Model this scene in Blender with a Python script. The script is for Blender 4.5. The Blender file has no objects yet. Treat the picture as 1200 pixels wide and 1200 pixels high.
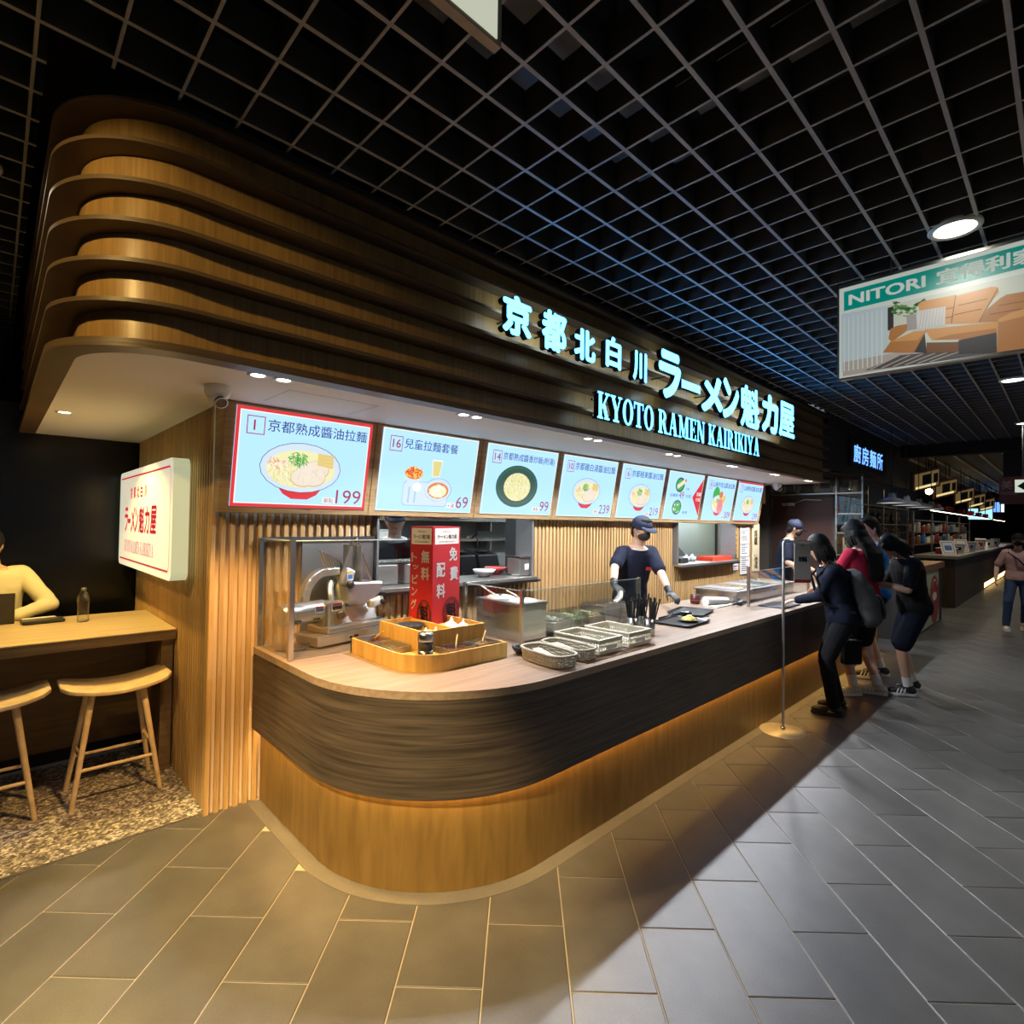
import bpy, bmesh, math, random
from mathutils import Vector, Matrix, Quaternion
R = math.radians
random.seed(7)
SC = bpy.context.scene
COL = SC.collection

# ---------------------------------------------------------------- camera, world, exposure
CAM_H = 1.6
PITCH, ROLL, YAW = 0.0218, 0.0138, 0.8036
F_ = Vector((math.cos(YAW), math.sin(YAW), 0)); R_ = Vector((math.sin(YAW), -math.cos(YAW), 0)); U_ = Vector((0, 0, 1))
Fc = F_*math.cos(PITCH) + U_*math.sin(PITCH); Uc = U_*math.cos(PITCH) - F_*math.sin(PITCH)
cr = R_*math.cos(ROLL) + Uc*math.sin(ROLL); cu = Uc*math.cos(ROLL) - R_*math.sin(ROLL)
cam_d = bpy.data.cameras.new('camera'); cam_d.sensor_width = 36; cam_d.lens = 36*632.45/1200
cam_d.clip_start = 0.05; cam_d.clip_end = 200
cam = bpy.data.objects.new('camera', cam_d); COL.objects.link(cam)
cam.matrix_world = Matrix(((cr.x, cu.x, -Fc.x, 0), (cr.y, cu.y, -Fc.y, 0), (cr.z, cu.z, -Fc.z, CAM_H), (0, 0, 0, 1)))
SC.camera = cam
w = bpy.data.worlds.new('world'); SC.world = w; w.use_nodes = True
w.node_tree.nodes['Background'].inputs[0].default_value = (0.75, 0.85, 1.0, 1)
w.node_tree.nodes['Background'].inputs[1].default_value = 0.17
SC.view_settings.view_transform = 'Standard'; SC.view_settings.look = 'None'
SC.view_settings.exposure = 0.0; SC.view_settings.gamma = 1; SC.view_settings.use_curve_mapping = False
SC.cycles.use_denoising = True
SC.cycles.max_bounces = 7; SC.cycles.diffuse_bounces = 3; SC.cycles.glossy_bounces = 3
SC.cycles.transmission_bounces = 5; SC.cycles.transparent_max_bounces = 16
SC.cycles.sample_clamp_indirect = 4; SC.cycles.caustics_reflective = False; SC.cycles.caustics_refractive = False

WARM = (1.0, 0.66, 0.30); WARM2 = (1.0, 0.80, 0.52); COOL = (0.50, 0.72, 1.0)

# ---------------------------------------------------------------- materials
def nodes(m):
    m.use_nodes = True
    nt = m.node_tree
    return nt, nt.nodes['Principled BSDF']
_M = {}
def mat(name, col, rough=0.6, metal=0.0, emit=None, es=0.0, var=0.12, scale=30.0, bump=0.0, stretch=(1, 1, 1), spec=0.5, coat=0.0):
    if name in _M: return _M[name]
    m = bpy.data.materials.new(name); nt, b = nodes(m)
    b.inputs['Roughness'].default_value = rough; b.inputs['Metallic'].default_value = metal
    b.inputs['Specular IOR Level'].default_value = spec
    if coat: b.inputs['Coat Weight'].default_value = coat
    tc = nt.nodes.new('ShaderNodeTexCoord'); mp = nt.nodes.new('ShaderNodeMapping'); mp.inputs['Scale'].default_value = stretch
    nz = nt.nodes.new('ShaderNodeTexNoise'); nz.inputs['Scale'].default_value = scale; nz.inputs['Detail'].default_value = 4
    nt.links.new(tc.outputs['Object'], mp.inputs[0]); nt.links.new(mp.outputs[0], nz.inputs['Vector'])
    mx = nt.nodes.new('ShaderNodeMix'); mx.data_type = 'RGBA'
    mx.inputs[6].default_value = tuple(max(0, c*(1-var)) for c in col)+(1,); mx.inputs[7].default_value = tuple(min(1, c*(1+var)) for c in col)+(1,)
    nt.links.new(nz.outputs['Fac'], mx.inputs[0]); nt.links.new(mx.outputs[2], b.inputs['Base Color'])
    if bump:
        bp = nt.nodes.new('ShaderNodeBump'); bp.inputs['Strength'].default_value = bump; bp.inputs['Distance'].default_value = 0.002
        nt.links.new(nz.outputs['Fac'], bp.inputs['Height']); nt.links.new(bp.outputs[0], b.inputs['Normal'])
    if emit:
        b.inputs['Emission Color'].default_value = tuple(emit)+(1,); b.inputs['Emission Strength'].default_value = es
    _M[name] = m
    return m
def wood(name, c1, c2, stretch=(30, 30, 2), rough=0.45, bump=0.15, spec=0.4, rnd=0.25):
    if name in _M: return _M[name]
    m = bpy.data.materials.new(name); nt, b = nodes(m)
    tc = nt.nodes.new('ShaderNodeTexCoord'); mp = nt.nodes.new('ShaderNodeMapping'); mp.inputs['Scale'].default_value = stretch
    nz = nt.nodes.new('ShaderNodeTexNoise'); nz.inputs['Scale'].default_value = 2.0; nz.inputs['Detail'].default_value = 7; nz.inputs['Distortion'].default_value = 0.4
    nt.links.new(tc.outputs['Object'], mp.inputs[0]); nt.links.new(mp.outputs[0], nz.inputs['Vector'])
    rp = nt.nodes.new('ShaderNodeValToRGB'); rp.color_ramp.elements[0].position = 0.32; rp.color_ramp.elements[1].position = 0.68
    rp.color_ramp.elements[0].color = tuple(c1)+(1,); rp.color_ramp.elements[1].color = tuple(c2)+(1,)
    nt.links.new(nz.outputs['Fac'], rp.inputs[0])
    oi = nt.nodes.new('ShaderNodeObjectInfo'); mr = nt.nodes.new('ShaderNodeMapRange')
    mr.inputs[3].default_value = 1-rnd/2; mr.inputs[4].default_value = 1+rnd/2
    nt.links.new(oi.outputs['Random'], mr.inputs[0])
    hs = nt.nodes.new('ShaderNodeHueSaturation'); nt.links.new(mr.outputs[0], hs.inputs['Value']); nt.links.new(rp.outputs[0], hs.inputs['Color'])
    nt.links.new(hs.outputs[0], b.inputs['Base Color'])
    bp = nt.nodes.new('ShaderNodeBump'); bp.inputs['Strength'].default_value = bump; bp.inputs['Distance'].default_value = 0.002
    nt.links.new(nz.outputs['Fac'], bp.inputs['Height']); nt.links.new(bp.outputs[0], b.inputs['Normal'])
    b.inputs['Roughness'].default_value = rough; b.inputs['Specular IOR Level'].default_value = spec
    _M[name] = m
    return m
def emi(name, col, s=1.0, base=None):
    if name in _M: return _M[name]
    m = bpy.data.materials.new(name); nt, b = nodes(m)
    b.inputs['Base Color'].default_value = tuple(base or (0.02, 0.02, 0.02))+(1,); b.inputs['Roughness'].default_value = 0.5
    b.inputs['Emission Color'].default_value = tuple(col)+(1,); b.inputs['Emission Strength'].default_value = s
    _M[name] = m
    return m
def glass(name='clear_glass', tint=(0.97, 0.99, 0.98), refl=0.10, rough=0.02):
    if name in _M: return _M[name]
    m = bpy.data.materials.new(name); nt, b = nodes(m); nt.nodes.remove(b)
    out = nt.nodes['Material Output']
    tr = nt.nodes.new('ShaderNodeBsdfTransparent'); tr.inputs[0].default_value = tuple(tint)+(1,)
    gl = nt.nodes.new('ShaderNodeBsdfGlossy'); gl.inputs['Roughness'].default_value = rough
    lw = nt.nodes.new('ShaderNodeLayerWeight'); lw.inputs[0].default_value = 0.25
    mr = nt.nodes.new('ShaderNodeMapRange'); mr.inputs[3].default_value = refl*0.5; mr.inputs[4].default_value = refl*4
    mx = nt.nodes.new('ShaderNodeMixShader')
    nt.links.new(lw.outputs['Fresnel'], mr.inputs[0]); nt.links.new(mr.outputs[0], mx.inputs[0])
    nt.links.new(tr.outputs[0], mx.inputs[1]); nt.links.new(gl.outputs[0], mx.inputs[2]); nt.links.new(mx.outputs[0], out.inputs[0])
    _M[name] = m
    return m

# ---------------------------------------------------------------- mesh builder
def frame_of(d):
    d = Vector(d).normalized()
    a = Vector((0, 0, 1)) if abs(d.z) < 0.95 else Vector((1, 0, 0))
    x = a.cross(d).normalized(); y = d.cross(x)
    return x, y, d
class MB:
    def __init__(s): s.v = []; s.f = []; s.mi = []; s.cur = 0; s.sm = []
    def add(s, vs, fs, smooth=False):
        n = len(s.v); s.v += [tuple(v) for v in vs]
        for f in fs: s.f.append([i+n for i in f]); s.mi.append(s.cur); s.sm.append(smooth)
        return s
    def box(s, x0, x1, y0, y1, z0, z1):
        vs = [(x, y, z) for z in (z0, z1) for y in (y0, y1) for x in (x0, x1)]
        return s.add(vs, [(0, 2, 3, 1), (4, 5, 7, 6), (0, 1, 5, 4), (2, 6, 7, 3), (0, 4, 6, 2), (1, 3, 7, 5)])
    def obox(s, c, sz, ax=(1, 0, 0), ay=(0, 1, 0), az=(0, 0, 1)):
        c = Vector(c); ax, ay, az = Vector(ax).normalized(), Vector(ay).normalized(), Vector(az).normalized()
        vs = [c+ax*(i*sz[0]/2)+ay*(j*sz[1]/2)+az*(k*sz[2]/2) for k in (-1, 1) for j in (-1, 1) for i in (-1, 1)]
        return s.add(vs, [(0, 2, 3, 1), (4, 5, 7, 6), (0, 1, 5, 4), (2, 6, 7, 3), (0, 4, 6, 2), (1, 3, 7, 5)])
    def quad(s, a, b, c, d): return s.add([a, b, c, d], [(0, 1, 2, 3)])
    def cyl(s, p0, p1, r0, r1=None, n=12, caps=True):
        r1 = r0 if r1 is None else r1
        p0, p1 = Vector(p0), Vector(p1); x, y, d = frame_of(p1-p0)
        vs = []
        for p, r in ((p0, r0), (p1, r1)):
            vs += [p+(x*math.cos(2*math.pi*i/n)+y*math.sin(2*math.pi*i/n))*r for i in range(n)]
        s.add(vs, [(i, (i+1) % n, n+(i+1) % n, n+i) for i in range(n)], True)
        if caps:
            s.add(vs[:n], [tuple(range(n-1, -1, -1))]); s.add(vs[n:], [tuple(range(n))])
        return s
    def tube(s, pts, r, n=8, caps=True):
        pts = [Vector(p) for p in pts]; rs = r if isinstance(r, (list, tuple)) else [r]*len(pts)
        vs = []; x = None
        for i, p in enumerate(pts):
            d = (pts[min(i+1, len(pts)-1)]-pts[max(i-1, 0)]).normalized()
            if x is None: x, y, _ = frame_of(d)
            else:
                x = (x - d*x.dot(d)).normalized(); y = d.cross(x)
            vs += [p+(x*math.cos(2*math.pi*k/n)+y*math.sin(2*math.pi*k/n))*rs[i] for k in range(n)]
        fs = [(i*n+k, i*n+(k+1) % n, (i+1)*n+(k+1) % n, (i+1)*n+k) for i in range(len(pts)-1) for k in range(n)]
        s.add(vs, fs, True)
        if caps: s.add(vs[:n], [tuple(range(n-1, -1, -1))]); s.add(vs[-n:], [tuple(range(n))])
        return s
    def lathe(s, prof, c=(0, 0, 0), n=20, ax=None):
        c = Vector(c); x, y, d = (Vector((1, 0, 0)), Vector((0, 1, 0)), Vector((0, 0, 1))) if ax is None else frame_of(ax)
        vs = []
        for r, z in prof: vs += [c+d*z+(x*math.cos(2*math.pi*k/n)+y*math.sin(2*math.pi*k/n))*max(r, 1e-5) for k in range(n)]
        fs = [(i*n+k, i*n+(k+1) % n, (i+1)*n+(k+1) % n, (i+1)*n+k) for i in range(len(prof)-1) for k in range(n)]
        return s.add(vs, fs, True)
    def ell(s, c, r, n=12, m=8, ax=None, ay=None, az=None):
        c = Vector(c); ax = Vector(ax or (1, 0, 0)).normalized(); ay = Vector(ay or (0, 1, 0)).normalized(); az = Vector(az or (0, 0, 1)).normalized()
        vs = [c-az*r[2]]
        for i in range(1, m):
            t = math.pi*i/m
            for k in range(n):
                p = 2*math.pi*k/n
                vs.append(c+ax*(r[0]*math.sin(t)*math.cos(p))+ay*(r[1]*math.sin(t)*math.sin(p))-az*(r[2]*math.cos(t)))
        vs.append(c+az*r[2]); L = len(vs)-1
        fs = [(0, 1+(k+1) % n, 1+k) for k in range(n)]
        for i in range(m-2): fs += [(1+i*n+k, 1+i*n+(k+1) % n, 1+(i+1)*n+(k+1) % n, 1+(i+1)*n+k) for k in range(n)]
        fs += [(1+(m-2)*n+k, 1+(m-2)*n+(k+1) % n, L) for k in range(n)]
        return s.add(vs, fs, True)
    def prism(s, poly, z0, z1, smooth=False):
        n = len(poly); vs = [(p[0], p[1], z0) for p in poly]+[(p[0], p[1], z1) for p in poly]
        s.add(vs, [(i, (i+1) % n, n+(i+1) % n, n+i) for i in range(n)], smooth)
        s.add(vs[:n], [tuple(range(n-1, -1, -1))]); s.add(vs[n:], [tuple(range(n))])
        return s
    def strip(s, path, z0, z1, smooth=True):      # vertical wall following a path
        n = len(path); vs = [(p[0], p[1], z0) for p in path]+[(p[0], p[1], z1) for p in path]
        return s.add(vs, [(i, i+1, n+i+1, n+i) for i in range(n-1)], smooth)
    def ribbon(s, pa, pb, z, up=True):            # horizontal band between two paths
        n = len(pa); vs = [(p[0], p[1], z) for p in pa]+[(p[0], p[1], z) for p in pb]
        fs = [(i, i+1, n+i+1, n+i) for i in range(n-1)]
        if not up: fs = [f[::-1] for f in fs]
        return s.add(vs, fs)
    def slabring(s, pa, pb, z0, z1):              # solid band between two paths
        s.ribbon(pa, pb, z1); s.ribbon(pa, pb, z0, False); s.strip(pa, z0, z1); s.strip(pb[::-1], z0, z1)
        for q, w_ in ((pa[0], pb[0]), (pb[-1], pa[-1])): s.quad((*q, z0), (*q, z1), (*w_, z1), (*w_, z0))
        return s
    def loft(s, rings):
        n = len(rings[0]); vs = [v for r in rings for v in r]
        s.add(vs, [(i*n+k, i*n+(k+1) % n, (i+1)*n+(k+1) % n, (i+1)*n+k) for i in range(len(rings)-1) for k in range(n)], True)
        s.add(rings[0], [tuple(range(n-1, -1, -1))]); s.add(rings[-1], [tuple(range(n))])
        return s
    def mesh(s, name, mats):
        me = bpy.data.meshes.new(name); me.from_pydata([tuple(v) for v in s.v], [], s.f); me.update()
        mats = mats if isinstance(mats, (list, tuple)) else [mats]
        for m in mats: me.materials.append(m)
        me.polygons.foreach_set('material_index', [min(i, len(mats)-1) for i in s.mi]); me.polygons.foreach_set('use_smooth', s.sm)
        me.update()
        return me
    def build(s, name, mats, parent=None, bevel=0.0, seg=2):
        o = bpy.data.objects.new(name, s.mesh(name, mats)); COL.objects.link(o)
        if parent: o.parent = parent
        if bevel:
            b = o.modifiers.new('bevel', 'BEVEL'); b.width = bevel; b.segments = seg; b.limit_method = 'ANGLE'; b.angle_limit = R(40)
        return o
def tag(o, label=None, cat=None, group=None, kind=None):
    if label: o['label'] = label
    if cat: o['category'] = cat
    if group: o['group'] = group
    if kind: o['kind'] = kind
    return o
def thing(name, label, cat, group=None, kind=None):
    o = bpy.data.objects.new(name, None); o.empty_display_size = 0.1; COL.objects.link(o)
    return tag(o, label, cat, group, kind)
def base(root, L, rz=0.0):       # parts were modelled in world space: put the thing's origin at its base
    L = Vector(L)
    root.location = L; root.rotation_euler = (0, 0, rz)
    if rz == 0.0:
        for c in root.children: c.location = c.location - L
    return root
def inst(me, name, parent, loc, rot=(0, 0, 0), scale=(1, 1, 1)):
    o = bpy.data.objects.new(name, me); COL.objects.link(o); o.parent = parent; o.location = loc; o.rotation_euler = rot; o.scale = scale
    return o
def dup(root, loc, rz=None, label=None, group=None):
    def cp(o, par):
        c = o.copy(); COL.objects.link(c); c.parent = par
        for ch in list(o.children): cp(ch, c)
        return c
    r = cp(root, None); r.location = loc
    if rz is not None: r.rotation_euler = (0, 0, rz)
    if label: r['label'] = label
    if group: r['group'] = group
    return r
def arc(cx, cy, r, a0, a1, n=14): return [(cx+r*math.cos(R(a0+(a1-a0)*i/n)), cy+r*math.sin(R(a0+(a1-a0)*i/n))) for i in range(n+1)]
def rrect(w_, h, r, n=5):
    return [(x+r*math.cos(R(a0+90*i/n)), y+r*math.sin(R(a0+90*i/n))) for x, y, a0 in ((w_-r, h-r, 0), (r, h-r, 90), (r, r, 180), (w_-r, r, 270)) for i in range(n+1)]

# ---------------------------------------------------------------- lettering
_T = {}
def glyphs(s, off=0.0, ext=0.0, spacing=1.0):
    k = (s, off, ext, spacing)
    if off and k not in _T:
        vs, fs, asp = glyphs(s, 0.0, ext, spacing); hh = off*1.15/(1 if len(s) == 1 else 1); wx = hh/asp*(1 if len(s) > 1 else 1)
        V, Fs = [], []
        for q in range(8):
            dx_, dy_ = math.cos(q*math.pi/4)*wx, math.sin(q*math.pi/4)*hh*.8; n = len(V); V += [(v[0]+dx_, v[1]+dy_, v[2]) for v in vs]; Fs += [tuple(i+n for i in f) for f in fs]
        x0 = min(v[0] for v in V); x1 = max(v[0] for v in V); y0 = min(v[1] for v in V); y1 = max(v[1] for v in V)
        _T[k] = ([((v[0]-x0)/(x1-x0), (v[1]-y0)/(y1-y0), v[2]) for v in V], Fs, asp*(x1-x0)/(y1-y0))
    if k not in _T:
        c = bpy.data.curves.new('lettering', 'FONT'); c.body = s; c.offset = off; c.extrude = ext; c.resolution_u = 3; c.space_character = spacing
        c.space_line = 1.05; c.align_x = 'CENTER'
        o = bpy.data.objects.new('lettering', c); COL.objects.link(o)
        bpy.context.view_layer.update()
        me = bpy.data.meshes.new_from_object(o.evaluated_get(bpy.context.evaluated_depsgraph_get()))
        vs = [tuple(v.co) for v in me.vertices]; fs = [tuple(p.vertices) for p in me.polygons]
        bpy.data.objects.remove(o); bpy.data.curves.remove(c); bpy.data.meshes.remove(me)
        x0 = min(v[0] for v in vs); x1 = max(v[0] for v in vs); y0 = min(v[1] for v in vs); y1 = max(v[1] for v in vs)
        _T[k] = ([((v[0]-x0)/(x1-x0), (v[1]-y0)/(y1-y0), v[2]) for v in vs], fs, (x1-x0)/(y1-y0))
    return _T[k]
class Plane:
    """flat print on a real surface: O lower-left corner, U and V unit directions, N towards the reader"""
    def __init__(s, O, U, V):
        s.O, s.U, s.V = Vector(O), Vector(U).normalized(), Vector(V).normalized(); s.N = s.U.cross(s.V)
    def p(s, u, v, n=0.0): return s.O+s.U*u+s.V*v+s.N*n
    def text(s, mb, t, u, v, w_=None, h=None, n=0.001, off=0.0, shear=0.0):
        vs, fs, asp = glyphs(t, off)
        if h is None: h = w_/asp
        if w_ is None: w_ = h*asp
        return mb.add([s.p(u+a*w_+shear*b*h, v+b*h, n) for a, b, c in vs], fs)
    def rect(s, mb, u, v, w_, h, n=0.001): return mb.quad(s.p(u, v, n), s.p(u+w_, v, n), s.p(u+w_, v+h, n), s.p(u, v+h, n))
    def poly(s, mb, pts, n=0.001): return mb.add([s.p(a, b, n) for a, b in pts], [tuple(range(len(pts)))])
    def disc(s, mb, u, v, ru, rv, n=0.001, k=20, a0=0, a1=360): 
        pts = [(u+ru*math.cos(R(a0+(a1-a0)*i/k)), v+rv*math.sin(R(a0+(a1-a0)*i/k))) for i in range(k+(0 if a1-a0 == 360 else 1))]
        return s.poly(mb, pts, n)
    def ring(s, mb, u, v, ru, rv, t, n=0.001, k=24, a0=0, a1=360):
        A = [R(a0+(a1-a0)*i/k) for i in range(k+1)]
        vs = [s.p(u+ru*math.cos(a), v+rv*math.sin(a), n) for a in A]+[s.p(u+(ru-t)*math.cos(a), v+(rv-t)*math.sin(a), n) for a in A]
        return mb.add(vs, [(i, i+1, k+2+i, k+1+i) for i in range(k)])
    def line(s, mb, pts, t, n=0.001):
        for (a, b), (c, d) in zip(pts[:-1], pts[1:]):
            L = math.hypot(c-a, d-b) or 1e-6; px, py = -(d-b)/L*t/2, (c-a)/L*t/2
            mb.add([s.p(a+px, b+py, n), s.p(a-px, b-py, n), s.p(c-px, d-py, n), s.p(c+px, d+py, n)], [(0, 1, 2, 3)])
        return mb
    def frame(s, mb, u, v, w_, h, t, n=0.001):
        for r in ((u, v, w_, t), (u, v+h-t, w_, t), (u, v+t, t, h-2*t), (u+w_-t, v+t, t, h-2*t)): s.rect(mb, *r, n=n)
        return mb
# serif capitals drawn as strokes in a unit box (height 1)
def serif_letter(ch):
    q = []; T, t, sh = 0.19, 0.075, 0.07
    def bx(x0, x1, y0, y1): q.append([(x0, y0), (x1, y0), (x1, y1), (x0, y1)])
    def dg(x0, y0, x1, y1, w_): q.append([(x0, y0), (x0+w_, y0), (x1+w_, y1), (x1, y1)])
    def bowl(cx, cy, rx, ry, ix, iy, a0, a1, k=16):
        for i in range(k):
            a, b = R(a0+(a1-a0)*i/k), R(a0+(a1-a0)*(i+1)/k)
            q.append([(cx+ix*math.cos(a), cy+iy*math.sin(a)), (cx+rx*math.cos(a), cy+ry*math.sin(a)), (cx+rx*math.cos(b), cy+ry*math.sin(b)), (cx+ix*math.cos(b), cy+iy*math.sin(b))])
    w_ = 0.7
    if ch == 'K':
        bx(.09, .09+T, 0, 1); bx(0, .37, 0, sh); bx(0, .37, 1-sh, 1); dg(.26, .40, .62, .95, t*1.3); dg(.54, 0, .30, .56, T*1.1); bx(.46, .80, 0, sh); bx(.50, .80, 1-sh, 1); w_ = .80
    elif ch == 'Y':
        bx(.30, .30+T, 0, .46); bx(.19, .60, 0, sh); dg(.30, .42, .05, .97, T*1.05); dg(.42, .42, .64, .97, t); bx(0, .34, 1-sh, 1); bx(.54, .80, 1-sh, 1); w_ = .80
    elif ch == 'O': bowl(.38, .5, .38, .52, .19, .44, 0, 360, 24); w_ = .76
    elif ch == 'T':
        bx(.27, .27+T, 0, 1); bx(.16, .57, 0, sh); bx(0, .73, 1-sh*1.2, 1); dg(0, .72, 0, 1, .06); dg(.67, .72, .67, 1, .06); w_ = .73
    elif ch == 'R':
        bx(.09, .09+T, 0, 1); bx(0, .37, 0, sh); bx(0, .30, 1-sh, 1); bowl(.32, .74, .34, .26, .16, .19, -90, 90); bx(.26, .34, .93, 1); bx(.26, .34, .48, .55); dg(.56, 0, .34, .5, T*1.05); bx(.56, .84, 0, sh); w_ = .82
    elif ch == 'A':
        dg(.10, 0, .36, 1, t); dg(.55, 0, .32, 1, T*1.1); bx(.20, .58, .30, .37); bx(0, .26, 0, sh); bx(.46, .84, 0, sh); w_ = .84
    elif ch == 'M':
        dg(.12, 0, .12, 1, t); dg(.42, .05, .10, 1, T); dg(.46, .05, .74, 1, t); bx(.74, .74+T, 0, 1); bx(0, .28, 0, sh); bx(0, .2, 1-sh, 1); bx(.65, 1.02, 0, sh); bx(.82, 1.02, 1-sh, 1); w_ = 1.02
    elif ch == 'E':
        bx(.09, .09+T, 0, 1); bx(0, .64, 0, sh); bx(0, .62, 1-sh, 1); bx(.2, .48, .47, .54); bx(.58, .64, 0, .27); bx(.56, .62, .75, 1); bx(.44, .49, .38, .63); w_ = .66
    elif ch == 'N':
        dg(.12, 0, .12, 1, t); dg(.56, 0, .10, 1, T*1.1); bx(.68, .68+t, 0, 1); bx(0, .28, 0, sh); bx(0, .2, 1-sh, 1); bx(.58, .84, 1-sh, 1); w_ = .84
    elif ch == 'I': bx(.09, .09+T, 0, 1); bx(0, .37, 0, sh); bx(0, .37, 1-sh, 1); w_ = .37
    return q, w_
def serif_text(pl, mb, s, u, v, w_, h, n=0.001, solid=0.0, solo=None):
    adv = []; x = 0
    for ch in s:
        if ch == ' ': x += .34; adv.append(None); continue
        q, cw = serif_letter(ch); adv.append((x, q)); x += cw+.07
    x -= .07; k = w_/x; out = []
    for a in adv:
        if a is None: continue
        m = MB() if solo is not None else mb
        for poly in a[1]:
            P = [(u+(a[0]+px)*k, v+py*h) for px, py in poly]
            if solid:
                k2 = len(P)
                m.cur = 0; m.add([pl.p(p[0], p[1], n) for p in P], [tuple(range(k2))])
                m.cur = 1; m.add([pl.p(p[0], p[1], n-solid) for p in P]+[pl.p(p[0], p[1], n) for p in P], [(i, (i+1) % k2, k2+(i+1) % k2, k2+i) for i in range(k2)]); m.cur = 2; m.add([pl.p(p[0], p[1], n-solid) for p in P], [tuple(range(k2-1, -1, -1))])
            else: pl.poly(m, P, n)
        if solo is not None: solo.append(m)
    return mb
# ================================================================= THE SETTING
M_tile = None
def stone(name, c1, c2, rough, sp=0.5, scale=60):
    m = bpy.data.materials.new(name); nt, b = nodes(m)
    tc = nt.nodes.new('ShaderNodeTexCoord')
    n1 = nt.nodes.new('ShaderNodeTexNoise'); n1.inputs['Scale'].default_value = scale*4; n1.inputs['Detail'].default_value = 5
    n2 = nt.nodes.new('ShaderNodeTexNoise'); n2.inputs['Scale'].default_value = 5; n2.inputs['Detail'].default_value = 4
    nt.links.new(tc.outputs['Object'], n1.inputs['Vector']); nt.links.new(tc.outputs['Object'], n2.inputs['Vector'])
    rp = nt.nodes.new('ShaderNodeValToRGB'); rp.color_ramp.elements[0].position = .3; rp.color_ramp.elements[1].position = .7
    rp.color_ramp.elements[0].color = (*c1, 1); rp.color_ramp.elements[1].color = (*c2, 1)
    ad = nt.nodes.new('ShaderNodeMath'); ad.operation = 'MULTIPLY_ADD'; ad.inputs[1].default_value = 0.55; 
    nt.links.new(n1.outputs['Fac'], ad.inputs[0])
    m2 = nt.nodes.new('ShaderNodeMath'); m2.operation = 'MULTIPLY'; m2.inputs[1].default_value = 0.45
    nt.links.new(n2.outputs['Fac'], m2.inputs[0]); nt.links.new(m2.outputs[0], ad.inputs[2]); nt.links.new(ad.outputs[0], rp.inputs[0])
    oi = nt.nodes.new('ShaderNodeObjectInfo'); mr = nt.nodes.new('ShaderNodeMapRange'); mr.inputs[3].default_value = .82; mr.inputs[4].default_value = 1.15
    nt.links.new(oi.outputs['Random'], mr.inputs[0])
    hs = nt.nodes.new('ShaderNodeHueSaturation'); nt.links.new(mr.outputs[0], hs.inputs['Value']); nt.links.new(rp.outputs[0], hs.inputs['Color']); nt.links.new(hs.outputs[0], b.inputs['Base Color'])
    bp = nt.nodes.new('ShaderNodeBump'); bp.inputs['Strength'].default_value = .35; bp.inputs['Distance'].default_value = .0015
    nt.links.new(n1.outputs['Fac'], bp.inputs['Height']); nt.links.new(bp.outputs[0], b.inputs['Normal'])
    b.inputs['Roughness'].default_value = rough; b.inputs['Specular IOR Level'].default_value = sp
    return m
M_tile = stone('grey_stone_tile', (.055, .054, .052), (.125, .122, .115), .40, .6)
M_grout = mat('pale_grout', (.42, .37, .29), .8, scale=8)
floor = MB().box(-6, 40, -10, 16, -.12, -.0035).build('floor', M_grout); tag(floor, kind='structure')
# tiles laid at 45 degrees, half bond: long side 0.6036, short side 0.3018
c45 = math.sqrt(.5); PU, PV = .6036, .3018
def chamf(w_, h, t, c=.003):
    m = MB(); a, b = w_/2, h/2
    lo = [(-a, -b), (a, -b), (a, b), (-a, b)]; hi = [(-a+c, -b+c), (a-c, -b+c), (a-c, b-c), (-a+c, b-c)]
    vs = [(x, y, -t) for x, y in lo]+[(x, y, -c*.6) for x, y in lo]+[(x, y, 0) for x, y in hi]
    m.add(vs, [(8, 9, 10, 11)]+[(i, (i+1) % 4, 4+(i+1) % 4, 4+i) for i in range(4)]+[(4+i, 4+(i+1) % 4, 8+(i+1) % 4, 8+i) for i in range(4)])
    return m
tile_me = chamf(PU-.0045, PV-.0045, .006).mesh('tile', M_tile)
cells = []
for k in range(-40, 60):
    v0 = .4902+PV*k; u0 = 2.193 if k % 2 == 0 else 1.889
    for j in range(-20, 60):
        u = u0+PU*(j+.5); v = v0+PV/2
        x, y = (u+v)*c45, (u-v)*c45
        if y > 2.2 and not (x < 1.3 and y < 3.55): continue
        if y > 3.5 or x < -1.8 or x > 40 or y < -6: continue
        rel = Vector((x, y, -CAM_H)); d = rel.dot(Fc)
        if d < .45: 
            if d < -1: continue
        vis = d > .5 and abs(rel.dot(cr)/d) < 1.15 and abs(rel.dot(cu)/d) < 1.2
        cells.append((0 if vis else 1, x*x+y*y, x, y))
cells.sort()
nv = 0; rest = MB()
for vis, d2, x, y in cells:
    if vis == 0 and nv < 296:
        inst(tile_me, 'tile', floor, (x, y, 0), (0, 0, R(45))); nv += 1
    else:
        if d2 > 16*16: continue
        q = chamf(PU-.0045, PV-.0045, .006)
        rest.add([((a*c45-b*c45)+x, (a*c45+b*c45)+y, z) for a, b, z in q.v], q.f)
tag(rest.build('outer_tiling', M_tile, floor), kind='stuff')
# far floor beyond the tiles that can be told apart
MB().box(12.0, 40, -10, 1.9, -.1, -.001).build('far_paving', stone('far_stone', (.10, .098, .09), (.16, .155, .14), .5, .5, 8), floor)

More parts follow.
